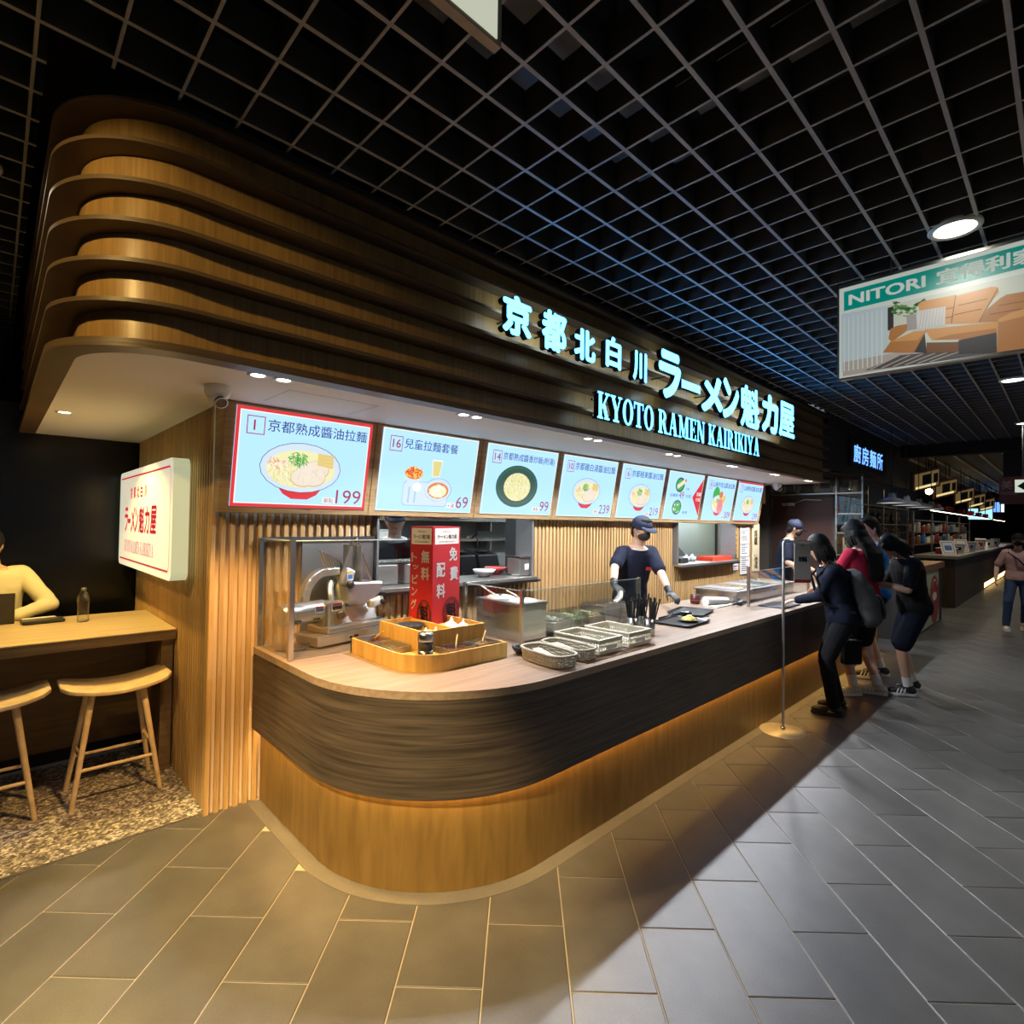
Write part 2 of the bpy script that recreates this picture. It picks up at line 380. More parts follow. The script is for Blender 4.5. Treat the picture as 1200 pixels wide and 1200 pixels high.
# terrazzo zone under the bar stools
def terrazzo():
    m = bpy.data.materials.new('terrazzo'); nt, b = nodes(m)
    tc = nt.nodes.new('ShaderNodeTexCoord'); vo = nt.nodes.new('ShaderNodeTexVoronoi'); vo.inputs['Scale'].default_value = 75
    nt.links.new(tc.outputs['Object'], vo.inputs['Vector'])
    sp = nt.nodes.new('ShaderNodeSeparateColor'); nt.links.new(vo.outputs['Color'], sp.inputs[0])
    rp = nt.nodes.new('ShaderNodeValToRGB'); rp.color_ramp.interpolation = 'CONSTANT'
    for p, c in ((0, (.10, .09, .085)), (.25, (.20, .18, .165)), (.5, (.33, .30, .275)), (.72, (.52, .48, .44)), (.9, (.72, .68, .62))):
        e = rp.color_ramp.elements.new(p) if p else rp.color_ramp.elements[0]
        e.color = (*c, 1)
    rp.color_ramp.elements[-1].color = (.72, .68, .62, 1)
    nt.links.new(sp.outputs[0], rp.inputs[0]); nt.links.new(rp.outputs[0], b.inputs['Base Color']); b.inputs['Roughness'].default_value = .55
    return m
tz = MB().box(-6, .90, 3.29, 5.45, -.05, .004).build('floor_terrazzo', terrazzo()); tag(tz, kind='structure')
M_alu = mat('brushed_aluminium', (.72, .71, .68), .3, 1.0, var=.08)
MB().box(-6, .87, 3.275, 3.29, -.01, .007).build('edge_strip', M_alu, tz)

# ceiling: open grid of blades below a black slab
M_blade = mat('dark_grey_blade', (.075, .077, .080), .5, 0.1, var=.15, scale=200); M_bled = mat('blade_edge', (.34, .34, .34), .5, 0.1, var=.3, scale=120)
M_black = mat('matt_black', (.012, .012, .013), .75)
M_plen = mat('plenum_black', (.02, .02, .021), .85)
ceil = MB().box(-6, 13, -8, 12, 4.35, 4.45).build('ceiling', M_plen); tag(ceil, kind='structure')
GX0, GPX, GY0, GPY, GZ = .0676, .2042, .1275, .1976, 3.2
XR = (-3.0, 12.7); YR = (-3.2, 9.5)
def blade_mesh(w_, al):
    m = MB(); (m.box(0, 1, -w_, w_, .001, .13) if al else m.box(-w_, w_, 0, 1, .0015, .13)); m.cur = 1
    (m.box(0, 1, -w_-.0005, w_+.0005, 0, .0015) if al else m.box(-w_-.0005, w_+.0005, 0, 1, .0005, .002)); return m.mesh('blade', [M_blade, M_bled])
bl_y = blade_mesh(.0075, True); bl_x = blade_mesh(.0050, False)
CAN_X0, CAN_X1, CAN_Y0 = .13, 8.4, 2.33
j = math.ceil((YR[0]-GY0)/GPY)
while GY0+GPY*j < YR[1]:
    y = GY0+GPY*j; j += 1
    inst(bl_y, 'blade', ceil, (XR[0], y, GZ), scale=((XR[1]-XR[0]) if y < 2.36 else CAN_X0-.03-XR[0], 1, 1))
i = math.ceil((XR[0]-GX0)/GPX)
while GX0+GPX*i < XR[1]:
    x = GX0+GPX*i; i += 1
    inst(bl_x, 'blade', ceil, (x, YR[0], GZ), scale=(1, (2.36-YR[0]) if x > CAN_X0-.02 else YR[1]-YR[0], 1))
# services seen through the grid
M_duct = mat('galvanised_duct', (.16, .16, .165), .5, .4)
def duct(x0, x1, y0, y1, z0, z1, label):
    m = MB().box(x0, x1, y0, y1, z0, z1)
    along = (x1-x0) > (y1-y0)
    L = (x1-x0) if along else (y1-y0)
    for k in range(int(L/1.2)+1):
        t = (x0 if along else y0)+k*1.2
        if along: m.box(t, t+.03, y0-.02, y1+.02, z0-.02, z1+.02)
        else: m.box(x0-.02, x1+.02, t, t+.03, z0-.02, z1+.02)
    o = m.build('ceiling_duct', M_duct); return tag(o, label, 'duct')
duct(.8, 9, 1.45, 1.95, 3.75, 4.1, 'galvanised duct running along the shop front above the open grid ceiling')
duct(2.3, 2.7, -2.5, 1.3, 3.7, 3.95, 'narrow galvanised cross duct above the open grid ceiling')
duct(4.9, 5.5, -2.5, 1.3, 3.8, 4.1, 'wider galvanised cross duct above the ceiling grid near the hanging lamps')
for n_, (x, y) in enumerate(((1.5, .9), (3.6, .95), (1.9, .4), (6.4, .9))):
    m = MB().tube([(x, y-.4, 4.0), (x+.05, y, 3.72), (x+.02, y+.35, 3.78), (x, y+.5, 4.3)], .012, 6)
    tag(m.build('service_cable', mat('grey_cable', (.3, .3, .3), .6)), ['slack grey cable above the grid over the counter corner', 'slack grey cable above the grid in front of the large sign', 'slack grey cable above the grid close to the hanging light box', 'slack grey cable above the grid towards the far lamps'][n_], 'cable')
# header beam where the grid ends, and the lower ceiling beyond
tag(MB().box(12.7, 12.95, -8, 2.3, 2.98, 4.4).build('trim_1', M_black), kind='structure')
far_c = MB().box(12.95, 40, -8, 8, 3.25, 3.35).build('ceiling_far', mat('dark_brown_ceiling', (.035, .028, .02), .6)); tag(far_c, kind='structure')
M_warmline = mat('warm_batten', (.55, .42, .25), .5)
bt = MB().box(0, 26, -.02, .02, 0, .05).mesh('batten', M_warmline)
for k in range(14): inst(bt, 'batten', far_c, (12.96, 2.6-.42*k, 3.195))
tag(MB().box(8.42, 12.7, 2.365, 2.40, 3.08, 4.35).build('trim_5', M_black), kind='structure')
# boundary walls
tag(MB().box(-6, .875, 5.42, 5.6, 0, 2.45).build('wall_back', mat('black_gloss_panel', (.004, .004, .005), .22, spec=.35, var=.3, scale=3)), kind='structure')
tag(MB().box(-6.2, -6, -10, 16, 0, 4.4).build('wall_left', M_black), kind='structure')
tag(MB().box(-6, 40, 11.9, 12.1, 0, 4.4).build('wall_rear', M_black), kind='structure')
tag(MB().box(39.9, 40.1, -10, 12, 0, 4.4).build('wall_far', M_black), kind='structure')
tag(MB().box(12.95, 13.2, -8, .84, 2.45, 3.2).build('wall_passage', mat('dark_partition', (.018, .017, .016), .6)), kind='structure')

# ---------------------------------------------------------------- kiosk shell: slatted wall
M_slat = wood('oak_slat', (.40, .245, .095), (.60, .39, .175), (18, 18, 1.2), .5, .1)
M_slatback = wood('oak_backing', (.58, .44, .32), (.74, .58, .44), (12, 12, 1.2), .6, .1, rnd=0)
M_steel = mat('stainless_steel', (.62, .60, .56), .26, 1.0, var=.08, scale=3, stretch=(1, 1, 30))
M_steel2 = mat('brushed_steel', (.55, .54, .52), .38, 1.0, var=.12, scale=6, stretch=(1, 40, 1))
ZT = 2.238
wk = MB(); Y0w = 3.275
W1 = (1.846, 3.35, 1.13, 2.3); W2 = (5.79, 7.36, 1.12, 2.3)
for x0, x1, z0, z1 in ((.89, W1[0], 0, ZT), (W1[0], W1[1], 0, W1[2]), (W1[1], W2[0], 0, ZT), (W2[0], W2[1], 0, W2[2]), (W2[1], 8.3, 0, ZT)):
    wk.box(x0, x1, Y0w, Y0w+.1, z0, z1)
wk.box(.89, .99, Y0w+.1, 5.42, 0, ZT)
wall_k = wk.build('wall_kiosk', M_slatback); tag(wall_k, kind='structure')
def slat(w_, d, h):   # small round-over on the front corners
    p = [(-w_/2, 0), (-w_/2, -d*.8), (-w_/2+.003, -d), (w_/2-.003, -d), (w_/2, -d*.8), (w_/2, 0)]
    return MB().prism(p, 0, h)
PS = .0492
for key, z0, z1, xs in (('a', 0, ZT, None),):
    full = slat(.026, .020, ZT).mesh('slat', M_slat); low1 = slat(.026, .020, W1[2]).mesh('slat', M_slat)
    side = slat(.026, .020, ZT).mesh('slat', M_slat)
x = .875
while x < 8.28:
    if x < 1.40 or x > 1.86 or True:
        if W1[0]-.01 < x < W1[1]+.01: inst(low1, 'slat', wall_k, (x, Y0w, 0))
        elif W2[0]-.01 < x < W2[1]+.01: inst(low1, 'slat', wall_k, (x, Y0w, 0), scale=(1, 1, W2[2]/W1[2]))
        else: inst(full, 'slat', wall_k, (x, Y0w, 0))
    x += PS
y = 3.30
while y < 5.41:
    inst(side, 'slat', wall_k, (.893, y, 0), (0, 0, R(-90))); y += PS
# the passage wall at the far end, with the brown steel door
wf = MB().box(9.0, 9.12, 3.36, 12, 0, 3.2).box(9.0, 9.12, 2.05, 3.36, 2.10, 2.15)
tag(wf.build('wall_end', mat('grey_brown_wall', (.10, .08, .065), .6)), kind='structure')
dr = MB().box(9.02, 9.07, 2.46, 3.33, 0, 2.06).build('door_1', mat('brown_steel_door', (.085, .045, .038), .32, .3, var=.25, scale=3)); tag(dr, kind='structure')
MB().box(8.97, 9.0, 2.99, 3.17, 1.94, 1.985).build('door_closer', mat('silver_closer', (.6, .6, .58), .35, .9), dr)
MB().tube([(8.985, 2.99, 1.975), (8.93, 2.83, 2.03), (9.0, 2.62, 2.02)], .007, 6).build('closer_arm', M_alu, dr)
MB().box(8.985, 9.02, 2.50, 2.53, 1.0, 1.14).build('handle', M_alu, dr)
fr = MB().box(8.99, 9.08, 3.33, 3.37, 0, 2.10).box(8.99, 9.08, 2.42, 2.46, 0, 2.10).box(8.99, 9.08, 2.42, 3.37, 2.06, 2.10).build('trim_2', mat('dark_door_frame', (.05, .045, .04), .5)); tag(fr, kind='structure')

# ================================================================= KITCHEN ROOM BEHIND THE HATCHES
tag(MB().box(.99, 8.99, 5.3, 5.4, 0, 2.5).build('wall_kitchen', mat('kitchen_wall', (.42, .45, .43), .45)), kind='structure')
tag(MB().box(8.2, 8.3, 3.375, 5.3, 0, 2.3).build('wall_kitchen_side', mat('kitchen_side', (.35, .33, .30), .5)), kind='structure')

# ================================================================= CANOPY
M_fascia = wood('walnut_fascia', (.23, .138, .050), (.35, .215, .080), (30, 30, 1.5), .34, .10, rnd=.1)
M_fin = wood('walnut_fin', (.075, .050, .030), (.12, .08, .045), (1.5, 1.5, 40), .45, .12, rnd=.1)
M_white = mat('white_soffit', (.78, .76, .71), .6, var=.03)
def canopy_path(off):     # left side from the back wall, round the corner, along the front
    x0, y0, r = CAN_X0+off, CAN_Y0+off, max(.42-off, .05)
    return [(x0, 5.415)]+[(x0, 3.6)]+arc(x0+r, y0+r, r, 180, 270, 18)+[(CAN_X1*.35, y0), (CAN_X1*.7, y0), (CAN_X1, y0)]
can = thing('canopy', 'long wood canopy over the food counter with rounded corner and projecting fins', 'canopy')
FZ = [2.240, 2.392, 2.541, 2.690, 2.840, 2.989, 3.134]
out, inn, back = canopy_path(0), canopy_path(.095), canopy_path(.16)
for k, z in enumerate(FZ):
    MB().slabring(out, back, z, z+.016 if k else z+.02).build('fin', M_fin, can)
    if k < 6: MB().slabring(inn, back, z+.017, FZ[k+1]-.001).build('fascia_band', M_fascia, can)
MB().slabring(canopy_path(.03), back, 3.15, 3.2).build('top_trim', M_black, can)
MB().slabring(out, canopy_path(.092), 2.228, 2.2395).build('soffit_rim', M_fin, can)
sp = canopy_path(.09)
MB().prism(sp+[(CAN_X1, 5.415)], 2.232, 2.2395+.02).build('soffit_panel', M_white, can)
MB().box(CAN_X1-.02, CAN_X1, CAN_Y0+.1, 5.4, 2.26, 3.13).build('end_panel', M_black, can)
hp = MB()
for a, b in (((1.02, 2.62), (1.50, 2.62)), ((1.50, 2.62), (1.50, 2.95)), ((1.02, 2.62), (1.02, 2.95))):
    hp.box(min(a[0], b[0]), max(a[0], b[0])+.003, min(a[1], b[1]), max(a[1], b[1])+.003, 2.2312, 2.233)
hp.build('access_hatch', mat('joint_grey', (.35, .35, .35), .6), can)
base(can, (.55, 2.75, 2.23))
# downlights in the soffit
M_lens = emi('warm_lens', (1.0, .86, .6), 14); M_rim = mat('white_rim', (.8, .8, .78), .4)
def spot(parent, loc, power, col, size=70, blend=.5, rad=.02, aim=None, name='light'):
    ld = bpy.data.lights.new(name, 'SPOT'); ld.energy = power; ld.color = col; ld.spot_size = R(size); ld.spot_blend = blend; ld.shadow_soft_size = rad
    o = bpy.data.objects.new(name, ld); COL.objects.link(o); o.location = loc
    if aim is not None:
        o.rotation_euler = (Vector(aim)-Vector(loc)).to_track_quat('-Z', 'Y').to_euler()
    if parent: o.parent = parent
    return o
DL_P = 62
def downlight(x, y, z, label, group, power=None, col=(1.0, .70, .36), size=82, r=.036, aim=None):
    t = thing('downlight', label, 'light', group)
    MB().lathe([(r*.8, -.001), (r*1.25, -.003), (r*1.25, .001), (r*.8, .001)], (x, y, z), 20).build('trim_ring', M_rim, t)
    MB().lathe([(0, .0), (r*.8, -.0015)], (x, y, z-.0002), 16).build('lens', M_lens, t)
    s = spot(t, (x, y, z-.012), power or DL_P, col, size, .4, .02, aim)
    return base(t, (x, y, z))
dls = [(.82, .93), (1.965, 2.065), (3.13, 3.25), (4.28, 4.42), (5.50, 5.61), (6.66, 6.78), (7.84, 7.96)]
PN = ['above the first menu screen', 'above the second menu screen', 'above the third menu screen', 'above the fifth menu screen', 'above the sixth menu screen', 'above the seventh menu screen', 'past the last menu screen']
for k, pr in enumerate(dls):
    for q, x in enumerate(pr): downlight(x, 2.455, 2.2315, ('left' if q == 0 else 'right')+' downlight of the soffit pair '+PN[k], 'paired downlights along the soffit front', power=95 if k == 0 else 60, col=(1.0, .56, .17) if k == 0 else (.90, .93, 1.0), size=95 if k == 0 else 140)
tag(downlight(.30, 4.19, 2.2315, 'single recessed downlight in the cream soffit above the bar stools', None, power=120, size=125, col=(1.0, .66, .16)), None)
# ================================================================= MENU BOARDS
def myz(z): return 3.17-(z-1.64)*.18
M_house = wood('oak_housing', (.30, .19, .085), (.42, .28, .14), (2, 2, 30), .45, .1, rnd=.08)
M_scr = emi('screen_glow', (.37, .63, .94), 1.4)
Ee = {k: emi('print_'+k, c, 1.0) for k, c in dict(red=(.80, .04, .05), dred=(.42, .03, .06), navy=(.05, .07, .22), white=(1.0, 1.0, .98), rim=(.70, .84, .95),
      noodle=(.95, .90, .50), noodle2=(.82, .72, .28), meat=(.93, .82, .68), meat2=(.72, .52, .36), green=(.07, .48, .08), dgreen=(.03, .25, .06), pink=(.88, .35, .36),
      bamboo=(.85, .62, .22), plate=(.04, .10, .09), rice=(.90, .84, .40), egg=(.98, .62, .08), soup=(.80, .25, .05), lblue=(.42, .62, .85)).items()}
KEYS = list(Ee); MATS = [Ee[k] for k in KEYS]
def K(mb, k): mb.cur = KEYS.index(k); return mb
SV = Vector((0, -.18, 1)).normalized()
def scatter_bits(pl, mb, key, u, v, ru, rv, n, w_, l, rng, lay=.0022):
    K(mb, key)
    for _ in range(n):
        a = rng.uniform(0, 6.28); r = math.sqrt(rng.random()); p, q = u+ru*r*math.cos(a), v+rv*r*math.sin(a); t = rng.uniform(0, 3.14)
        pl.line(mb, [(p-l*math.cos(t), q-l*math.sin(t)), (p, q+l*.25), (p+l*math.cos(t), q+l*math.sin(t))], w_, lay)
def ramen(pl, mb, u, v, s, rng, topping='green', low=True):
    if low:
        K(mb, 'red'); pl.poly(mb, [(u-.62*s, v-.40*s), (u-.42*s, v-.66*s), (u-.2*s, v-.78*s), (u+.2*s, v-.78*s), (u+.42*s, v-.66*s), (u+.62*s, v-.40*s)], .0008)
    K(mb, 'navy'); pl.disc(mb, u, v, 1.015*s, .62*s, .001)
    K(mb, 'rim'); pl.disc(mb, u, v, s, .605*s, .0012)
    K(mb, 'noodle'); pl.disc(mb, u, v-.03*s, .86*s, .47*s, .0014)
    scatter_bits(pl, mb, 'noodle2', u-.3*s, v-.12*s, .45*s, .28*s, 60, .008*s+.0006, .12*s, rng, .0016)
    scatter_bits(pl, mb, 'white', u-.3*s, v-.1*s, .5*s, .3*s, 40, .008*s+.0004, .12*s, rng, .0018)
    for a, b in ((.18, -.08), (.38, -.02), (.30, -.22), (.05, -.24)):
        K(mb, 'meat2'); pl.disc(mb, u+a*s, v+b*s, .33*s, .235*s, .0019, 14); K(mb, 'meat'); pl.disc(mb, u+a*s, v+b*s+.01*s, .31*s, .215*s, .0021, 14)
    scatter_bits(pl, mb, 'meat2', u+.22*s, v-.12*s, .4*s, .22*s, 16, .006*s, .08*s, rng, .0023)
    scatter_bits(pl, mb, 'green', u-.1*s, v+.2*s, .24*s, .18*s, 90, .014*s, .04*s, rng, .0024)
    scatter_bits(pl, mb, 'dgreen', u-.1*s, v+.18*s, .2*s, .14*s, 26, .012*s, .04*s, rng, .0025)
    scatter_bits(pl, mb, 'pink', u-.62*s, v+.08*s, .2*s, .16*s, 26, .016*s, .04*s, rng, .0025)
    for k in range(4):
        K(mb, 'bamboo'); pl.line(mb, [(u+.38*s, v+.14*s+k*.075*s), (u+.80*s, v+.08*s+k*.085*s)], .075*s, .0024+k*.0001)
        K(mb, 'noodle2'); pl.line(mb, [(u+.38*s, v+.175*s+k*.075*s), (u+.80*s, v+.115*s+k*.085*s)], .012*s, .0026+k*.0001)
def menu(i, x0, num, title, price, kind, sub=None):
    rng = random.Random(i)
    t = thing('menu_board', None, 'menu board', 'backlit menu boards above the counter')
    W, H = .80, .545
    z0 = 1.677
    XS = (.868, 1.757, 2.647, 3.536, 4.426, 5.318, 6.212, 7.107, 8.05); xl = XS[i]; xr = XS[i+1]-.002
    zb, zt = 1.640, 2.229
    hb = MB(); ya, yb = myz(zb), myz(zt)
    vs = [(xl, ya, zb), (xr, ya, zb), (xr, 3.245, zb), (xl, 3.245, zb), (xl, yb, zt), (xr, yb, zt), (xr, 3.245, zt), (xl, 3.245, zt)]
    hb.add(vs, [(0, 1, 5, 4), (3, 2, 1, 0), (4, 5, 6, 7), (0, 4, 7, 3), (1, 2, 6, 5)])
    hb.build('housing', M_house, t, .003, 1)
    pl = Plane(Vector((x0, myz(z0), z0)), (1, 0, 0), SV)
    sc = MB(); sc.obox(pl.p(W/2, H/2, .002), (W, H, .006), pl.U, pl.V, pl.N)
    o = sc.build('screen', M_scr, t)
    m = MB(); n0 = .0062
    pl.O = pl.O+pl.N*n0
    if i == 0: K(m, 'red'); pl.frame(m, 0, 0, W, H, .018, .0006); K(m, 'white'); pl.frame(m, .018, .018, W-.036, H-.036, .006, .0006)
    else: K(m, 'white'); pl.frame(m, 0, 0, W, H, .007, .0006)
    if i == 7: K(m, 'red'); pl.rect(m, 0, 0, W, .014, .001); pl.rect(m, 0, H-.022, W, .022, .001)
    m.build('border', MATS, o)
    if num:
        m = MB(); K(m, 'dred'); pl.frame(m, .055, .40, .095, .10, .005, .001); pl.text(m, num, .075 if len(num) > 1 else .090, .422, h=.056, off=.012)
        m.build('number_box', MATS, o)
    if title:
        m = MB(); K(m, 'navy'); pl.text(m, title, .165, .425, w_=min(.075*len(title), W-.20), h=.068, off=.006)
        m.build('title_lettering', MATS, o)
    if price:
        m = MB(); K(m, 'dred'); pl.text(m, price, W-.035-.055*len(price), .035, w_=.055*len(price), h=.085)
        K(m, 'white'); pl.rect(m, W-.035-.055*len(price)-.085, .033, .08, .036, .003); K(m, 'dred'); pl.text(m, sub or '單點', W-.035-.055*len(price)-.078, .036, w_=.062, h=.030, n=.0034)
        m.build('price_lettering', MATS, o)
    m = MB()
    if kind == 'ramen': ramen(pl, m, .375, .235, .235 if i == 0 else .20, rng)
    elif kind == 'rice':
        K(m, 'plate'); pl.disc(m, .36, .23, .235, .17, .001, 32); K(m, 'dgreen'); pl.ring(m, .36, .235, .215, .15, .006, .0012, 32); K(m, 'rice'); pl.disc(m, .36, .225, .15, .115, .0014)
        scatter_bits(pl, m, 'white', .36, .225, .14, .11, 120, .004, .007, rng, .0016); scatter_bits(pl, m, 'noodle2', .36, .225, .14, .11, 90, .004, .006, rng, .0018); scatter_bits(pl, m, 'green', .36, .225, .13, .10, 40, .004, .004, rng, .002)
    elif kind == 'kids':
        K(m, 'lblue'); pl.poly(m, [(p[0]+.19, p[1]+.04) for p in rrect(.38, .17, .03)], .0008); K(m, 'rim'); pl.poly(m, [(p[0]+.195, p[1]+.045) for p in rrect(.37, .16, .03)], .001)
        K(m, 'lblue'); pl.line(m, [(.24, .06), (.24, .17)], .012, .0012); pl.line(m, [(.29, .06), (.29, .17)], .012, .0012); K(m, 'white'); pl.disc(m, .30, .17, .035, .03, .0013)
        K(m, 'navy'); pl.disc(m, .48, .16, .118, .082, .001); K(m, 'rim'); pl.disc(m, .48, .16, .115, .08, .0012); K(m, 'soup'); pl.disc(m, .48, .155, .092, .058, .0014); K(m, 'noodle'); pl.disc(m, .48, .15, .075, .045, .0016)
        scatter_bits(pl, m, 'white', .48, .15, .07, .04, 50, .003, .02, rng, .0018)
        K(m, 'rim'); pl.disc(m, .265, .24, .075, .045, .0012); K(m, 'soup'); pl.disc(m, .265, .262, .072, .04, .0014); scatter_bits(pl, m, 'egg', .265, .27, .07, .035, 50, .01, .012, rng, .0016); scatter_bits(pl, m, 'red', .265, .27, .06, .03, 24, .008, .01, rng, .0018)
        K(m, 'white'); pl.poly(m, [(.415, .25), (.475, .25), (.495, .37), (.405, .37)], .0012); K(m, 'noodle2'); pl.poly(m, [(.42, .255), (.472, .255), (.488, .36), (.412, .36)], .0014)
    elif kind == 'duo':
        for v_, c in ((.40, 'meat'), (.14, 'green')):
            K(m, 'plate'); pl.disc(m, .26, v_, .10, .085, .001); K(m, 'green' if c == 'meat' else 'white'); pl.disc(m, .26, v_, .08, .068, .0012)
            if c == 'meat': K(m, 'meat'); pl.line(m, [(.20, v_-.03), (.36, v_+.05)], .05, .0014); K(m, 'soup'); pl.disc(m, .37, v_+.055, .02, .02, .0016)
            else: scatter_bits(pl, m, 'green', .26, v_, .07, .06, 60, .02, .012, rng, .0014)
        K(m, 'dred'); pl.text(m, '49', .27, .245, h=.08); K(m, 'navy'); pl.text(m, '加購價', .07, .26, w_=.17, h=.035); pl.text(m, '任選', .42, .26, w_=.12, h=.035); pl.text(m, '叉燒', .40, .345, w_=.08, h=.03); pl.text(m, '青蔥', .40, .07, w_=.12, h=.03)
        K(m, 'red'); pl.poly(m, [(.58, .27), (W-.008, .05), (W-.008, .50)], .001); K(m, 'white'); pl.text(m, '加量', .67, .29, w_=.11, h=.045, n=.002, off=.01); pl.text(m, '升級', .67, .225, w_=.11, h=.045, n=.002, off=.01)
    elif kind == 'ham':
        K(m, 'green'); pl.disc(m, .29, .33, .09, .10, .0008); ramen(pl, m, .375, .215, .19, rng)
        K(m, 'pink'); [pl.disc(m, .40+.05*a, .19+.02*b, .055, .085, .0030+.0001*b, 12) for a, b in ((0, 0), (.6, 1), (1.1, -1))]; K(m, 'red'); [pl.line(m, [(.37+.03*a, .13), (.40+.03*a, .27)], .006, .0035) for a in range(4)]
        K(m, 'soup'); pl.disc(m, .42, .335, .05, .045, .003); K(m, 'egg'); pl.disc(m, .52, .29, .04, .04, .003)
    m.build('dish_picture', MATS, o)
    t['label'] = LAB[i]
    return base(t, (x0+.4, 3.24, 1.64))
LAB = ['large menu screen numbered 1 with red border and ramen bowl priced 199', 'menu screen numbered 16 showing a children\'s set on a tray priced 69', 'menu screen numbered 14 showing fried rice on a dark plate priced 99',
       'menu screen numbered 10 with pale ramen bowl priced 239', 'menu screen numbered 6 with ramen bowl priced 219 above the worker', 'menu screen with two small plates, 49 and a red arrow',
       'menu screen showing a bowl with red meat slices priced 309', 'rightmost menu screen with thin red bars above and below, priced 299']
data = [('1', '京都熟成醬油拉麵', '199', 'ramen'), ('16', '兒童拉麵套餐', '69', 'kids'), ('14', '京都熟成醬香炒飯(附湯)', '99', 'rice'), ('10', '京都雞白湯醬油拉麵', '239', 'ramen'),
        ('6', '京都極東醬油拉麵', '219', 'ramen'), (None, None, None, 'duo'), ('8', '山椒牛肉沾醬油拉麵', '309', 'ham'), ('7', '山椒熟成醬油拉麵', '299', 'ramen')]
for i, d in enumerate(data):
    menu(i, (.922, 1.802, 2.70, 3.585, 4.477, 5.37, 6.265, 7.16)[i], d[0], d[1], d[2], d[3], '+湯' if i == 1 else None)

# ================================================================= ILLUMINATED LETTERING ON THE FASCIA
M_let = emi('letter_face', (.062, .40, 1.0), 8.5); M_ret = mat('letter_return', (.02, .02, .022), .4)
M_back = emi('letter_halo', (.70, .90, 1.0), 5.0)
fp = Plane((0, 2.25, 0), (1, 0, 0), (0, 0, 1))
def letters3d(parent, ch, x0, x1, z0, z1, off, shear=0.0):
    vs, fs, asp = glyphs(ch, off, .5)
    def mk(a, b, grow=0.0):
        return [Vector((x0+v[0]*(x1-x0)+shear*v[1]*(z1-z0), a if v[2] > 0 else b, z0+v[1]*(z1-z0))) for v in vs]
    m = MB()
    V = mk(2.25, 2.295)
    # front cap glows, returns are dark
    for f in fs:
        zs = [vs[i][2] for i in f]
        m.cur = 0 if min(zs) > 0 else (2 if max(zs) < 0 else 1)
        m.f.append(list(f)); m.mi.append(m.cur); m.sm.append(False)
    m.v = [tuple(v) for v in V]
    o = m.build('character', [M_let, M_ret, M_back], parent)
    # small stand-off pin and rear glow
    MB().cyl(((x0+x1)/2, 2.295, (z0+z1)/2), ((x0+x1)/2, 2.43, (z0+z1)/2), .006, n=6).build('stand_off', M_ret, o)
    return o
sgn = thing('fascia_sign', 'row of cyan glowing brush style Japanese characters on the canopy fascia', 'sign')
for ch, b in dict(京=(2.074, 2.311, 2.700, 2.936), 都=(2.403, 2.636, 2.685, 2.938), 北=(2.714, 2.941, 2.694, 2.905), 白=(3.059, 3.243, 2.711, 2.935), 川=(3.397, 3.582, 2.685, 2.911)).items(): letters3d(sgn, ch, *b, .045)
for ch, b in {'ラ': (3.755, 4.102, 2.624, 3.012), 'ー': (4.117, 4.44, 2.755, 2.828), 'メ': (4.461, 4.878, 2.618, 2.967), 'ン': (4.878, 5.231, 2.62, 3.004), '魁': (5.271, 5.73, 2.597, 3.021), '力': (5.797, 6.248, 2.611, 3.027), '屋': (6.274, 6.753, 2.624, 3.025)}.items():
    letters3d(sgn, ch, *b, .06 if ch in 'ラーメン力' else .035)
base(sgn, (4.4, 2.42, 2.6))
sg2 = thing('fascia_sign', 'row of glowing serif capitals reading KYOTO RAMEN KAIRIKIYA under the large characters', 'sign')
solo = []
serif_text(fp, None, 'KYOTO RAMEN KAIRIKIYA', 2.97, 2.335, 2.76, .185, 0, .045, solo)
for m in solo: m.build('letter', [M_let, M_ret, M_back], sg2)
rail = MB().box(3.0, 5.7, 2.315, 2.33, 2.36, 2.375).box(3.0, 5.7, 2.315, 2.33, 2.47, 2.485); rail.build('rail', M_ret, sg2)
base(sg2, (4.35, 2.42, 2.335))

# ================================================================= LIGHT BOX ON THE SIDE WALL
lb = thing('light_box_sign', 'cream rounded light box with red brush lettering on the slatted side wall', 'sign')
yA, yB, zA, zB = 3.55, 5.29, 1.245, 1.955
pr = rrect(yB-yA, zB-zA, .05)
M_lb = emi('light_box_acrylic', (.98, .95, .74), .62, (.6, .58, .5)); M_lbs = emi('light_box_side', (.88, .95, .58), .45, (.6, .6, .5))
def yz_prism(poly, x0, x1):
    m = MB(); n = len(poly)
    vs = [(x0, yA+a, zA+b) for a, b in poly]+[(x1, yA+a, zA+b) for a, b in poly]
    m.cur = 1; m.add(vs, [(i, n+i, n+(i+1) % n, (i+1) % n) for i in range(n)]); m.cur = 0; m.add(vs[:n], [tuple(range(n))]); m.cur = 1; m.add(vs[n:], [tuple(range(n-1, -1, -1))])
    return m
yz_prism(pr, .74, .825).build('acrylic_case', [M_lb, M_lbs], lb)
for y in (3.9, 4.95): MB().box(.825, .868, y-.03, y+.03, 1.5, 1.7).build('bracket', M_alu, lb)
M_redp = emi('red_print', (.75, .02, .04), .8); M_redq = emi('soft_red_print', (.85, .25, .25), .75)
sp_ = Plane((.738, yB, zA), (0, -1, 0), (0, 0, 1)); W, H = yB-yA, zB-zA
m = MB(); sp_.rect(m, .07, H-.055, W-.14, .012); sp_.rect(m, .07, .045, W-.14, .012); sp_.line(m, [(W-.07, H-.045), (W-.045, H-.07), (W-.045, .08), (W-.07, .05)], .008); m.build('red_line', M_redp, lb)
m = MB()
for ch, u in zip('京都北白川', (.46, .58, .70, .82, .95)): sp_.text(m, ch, u, .50, w_=.075, h=.085, off=.03)
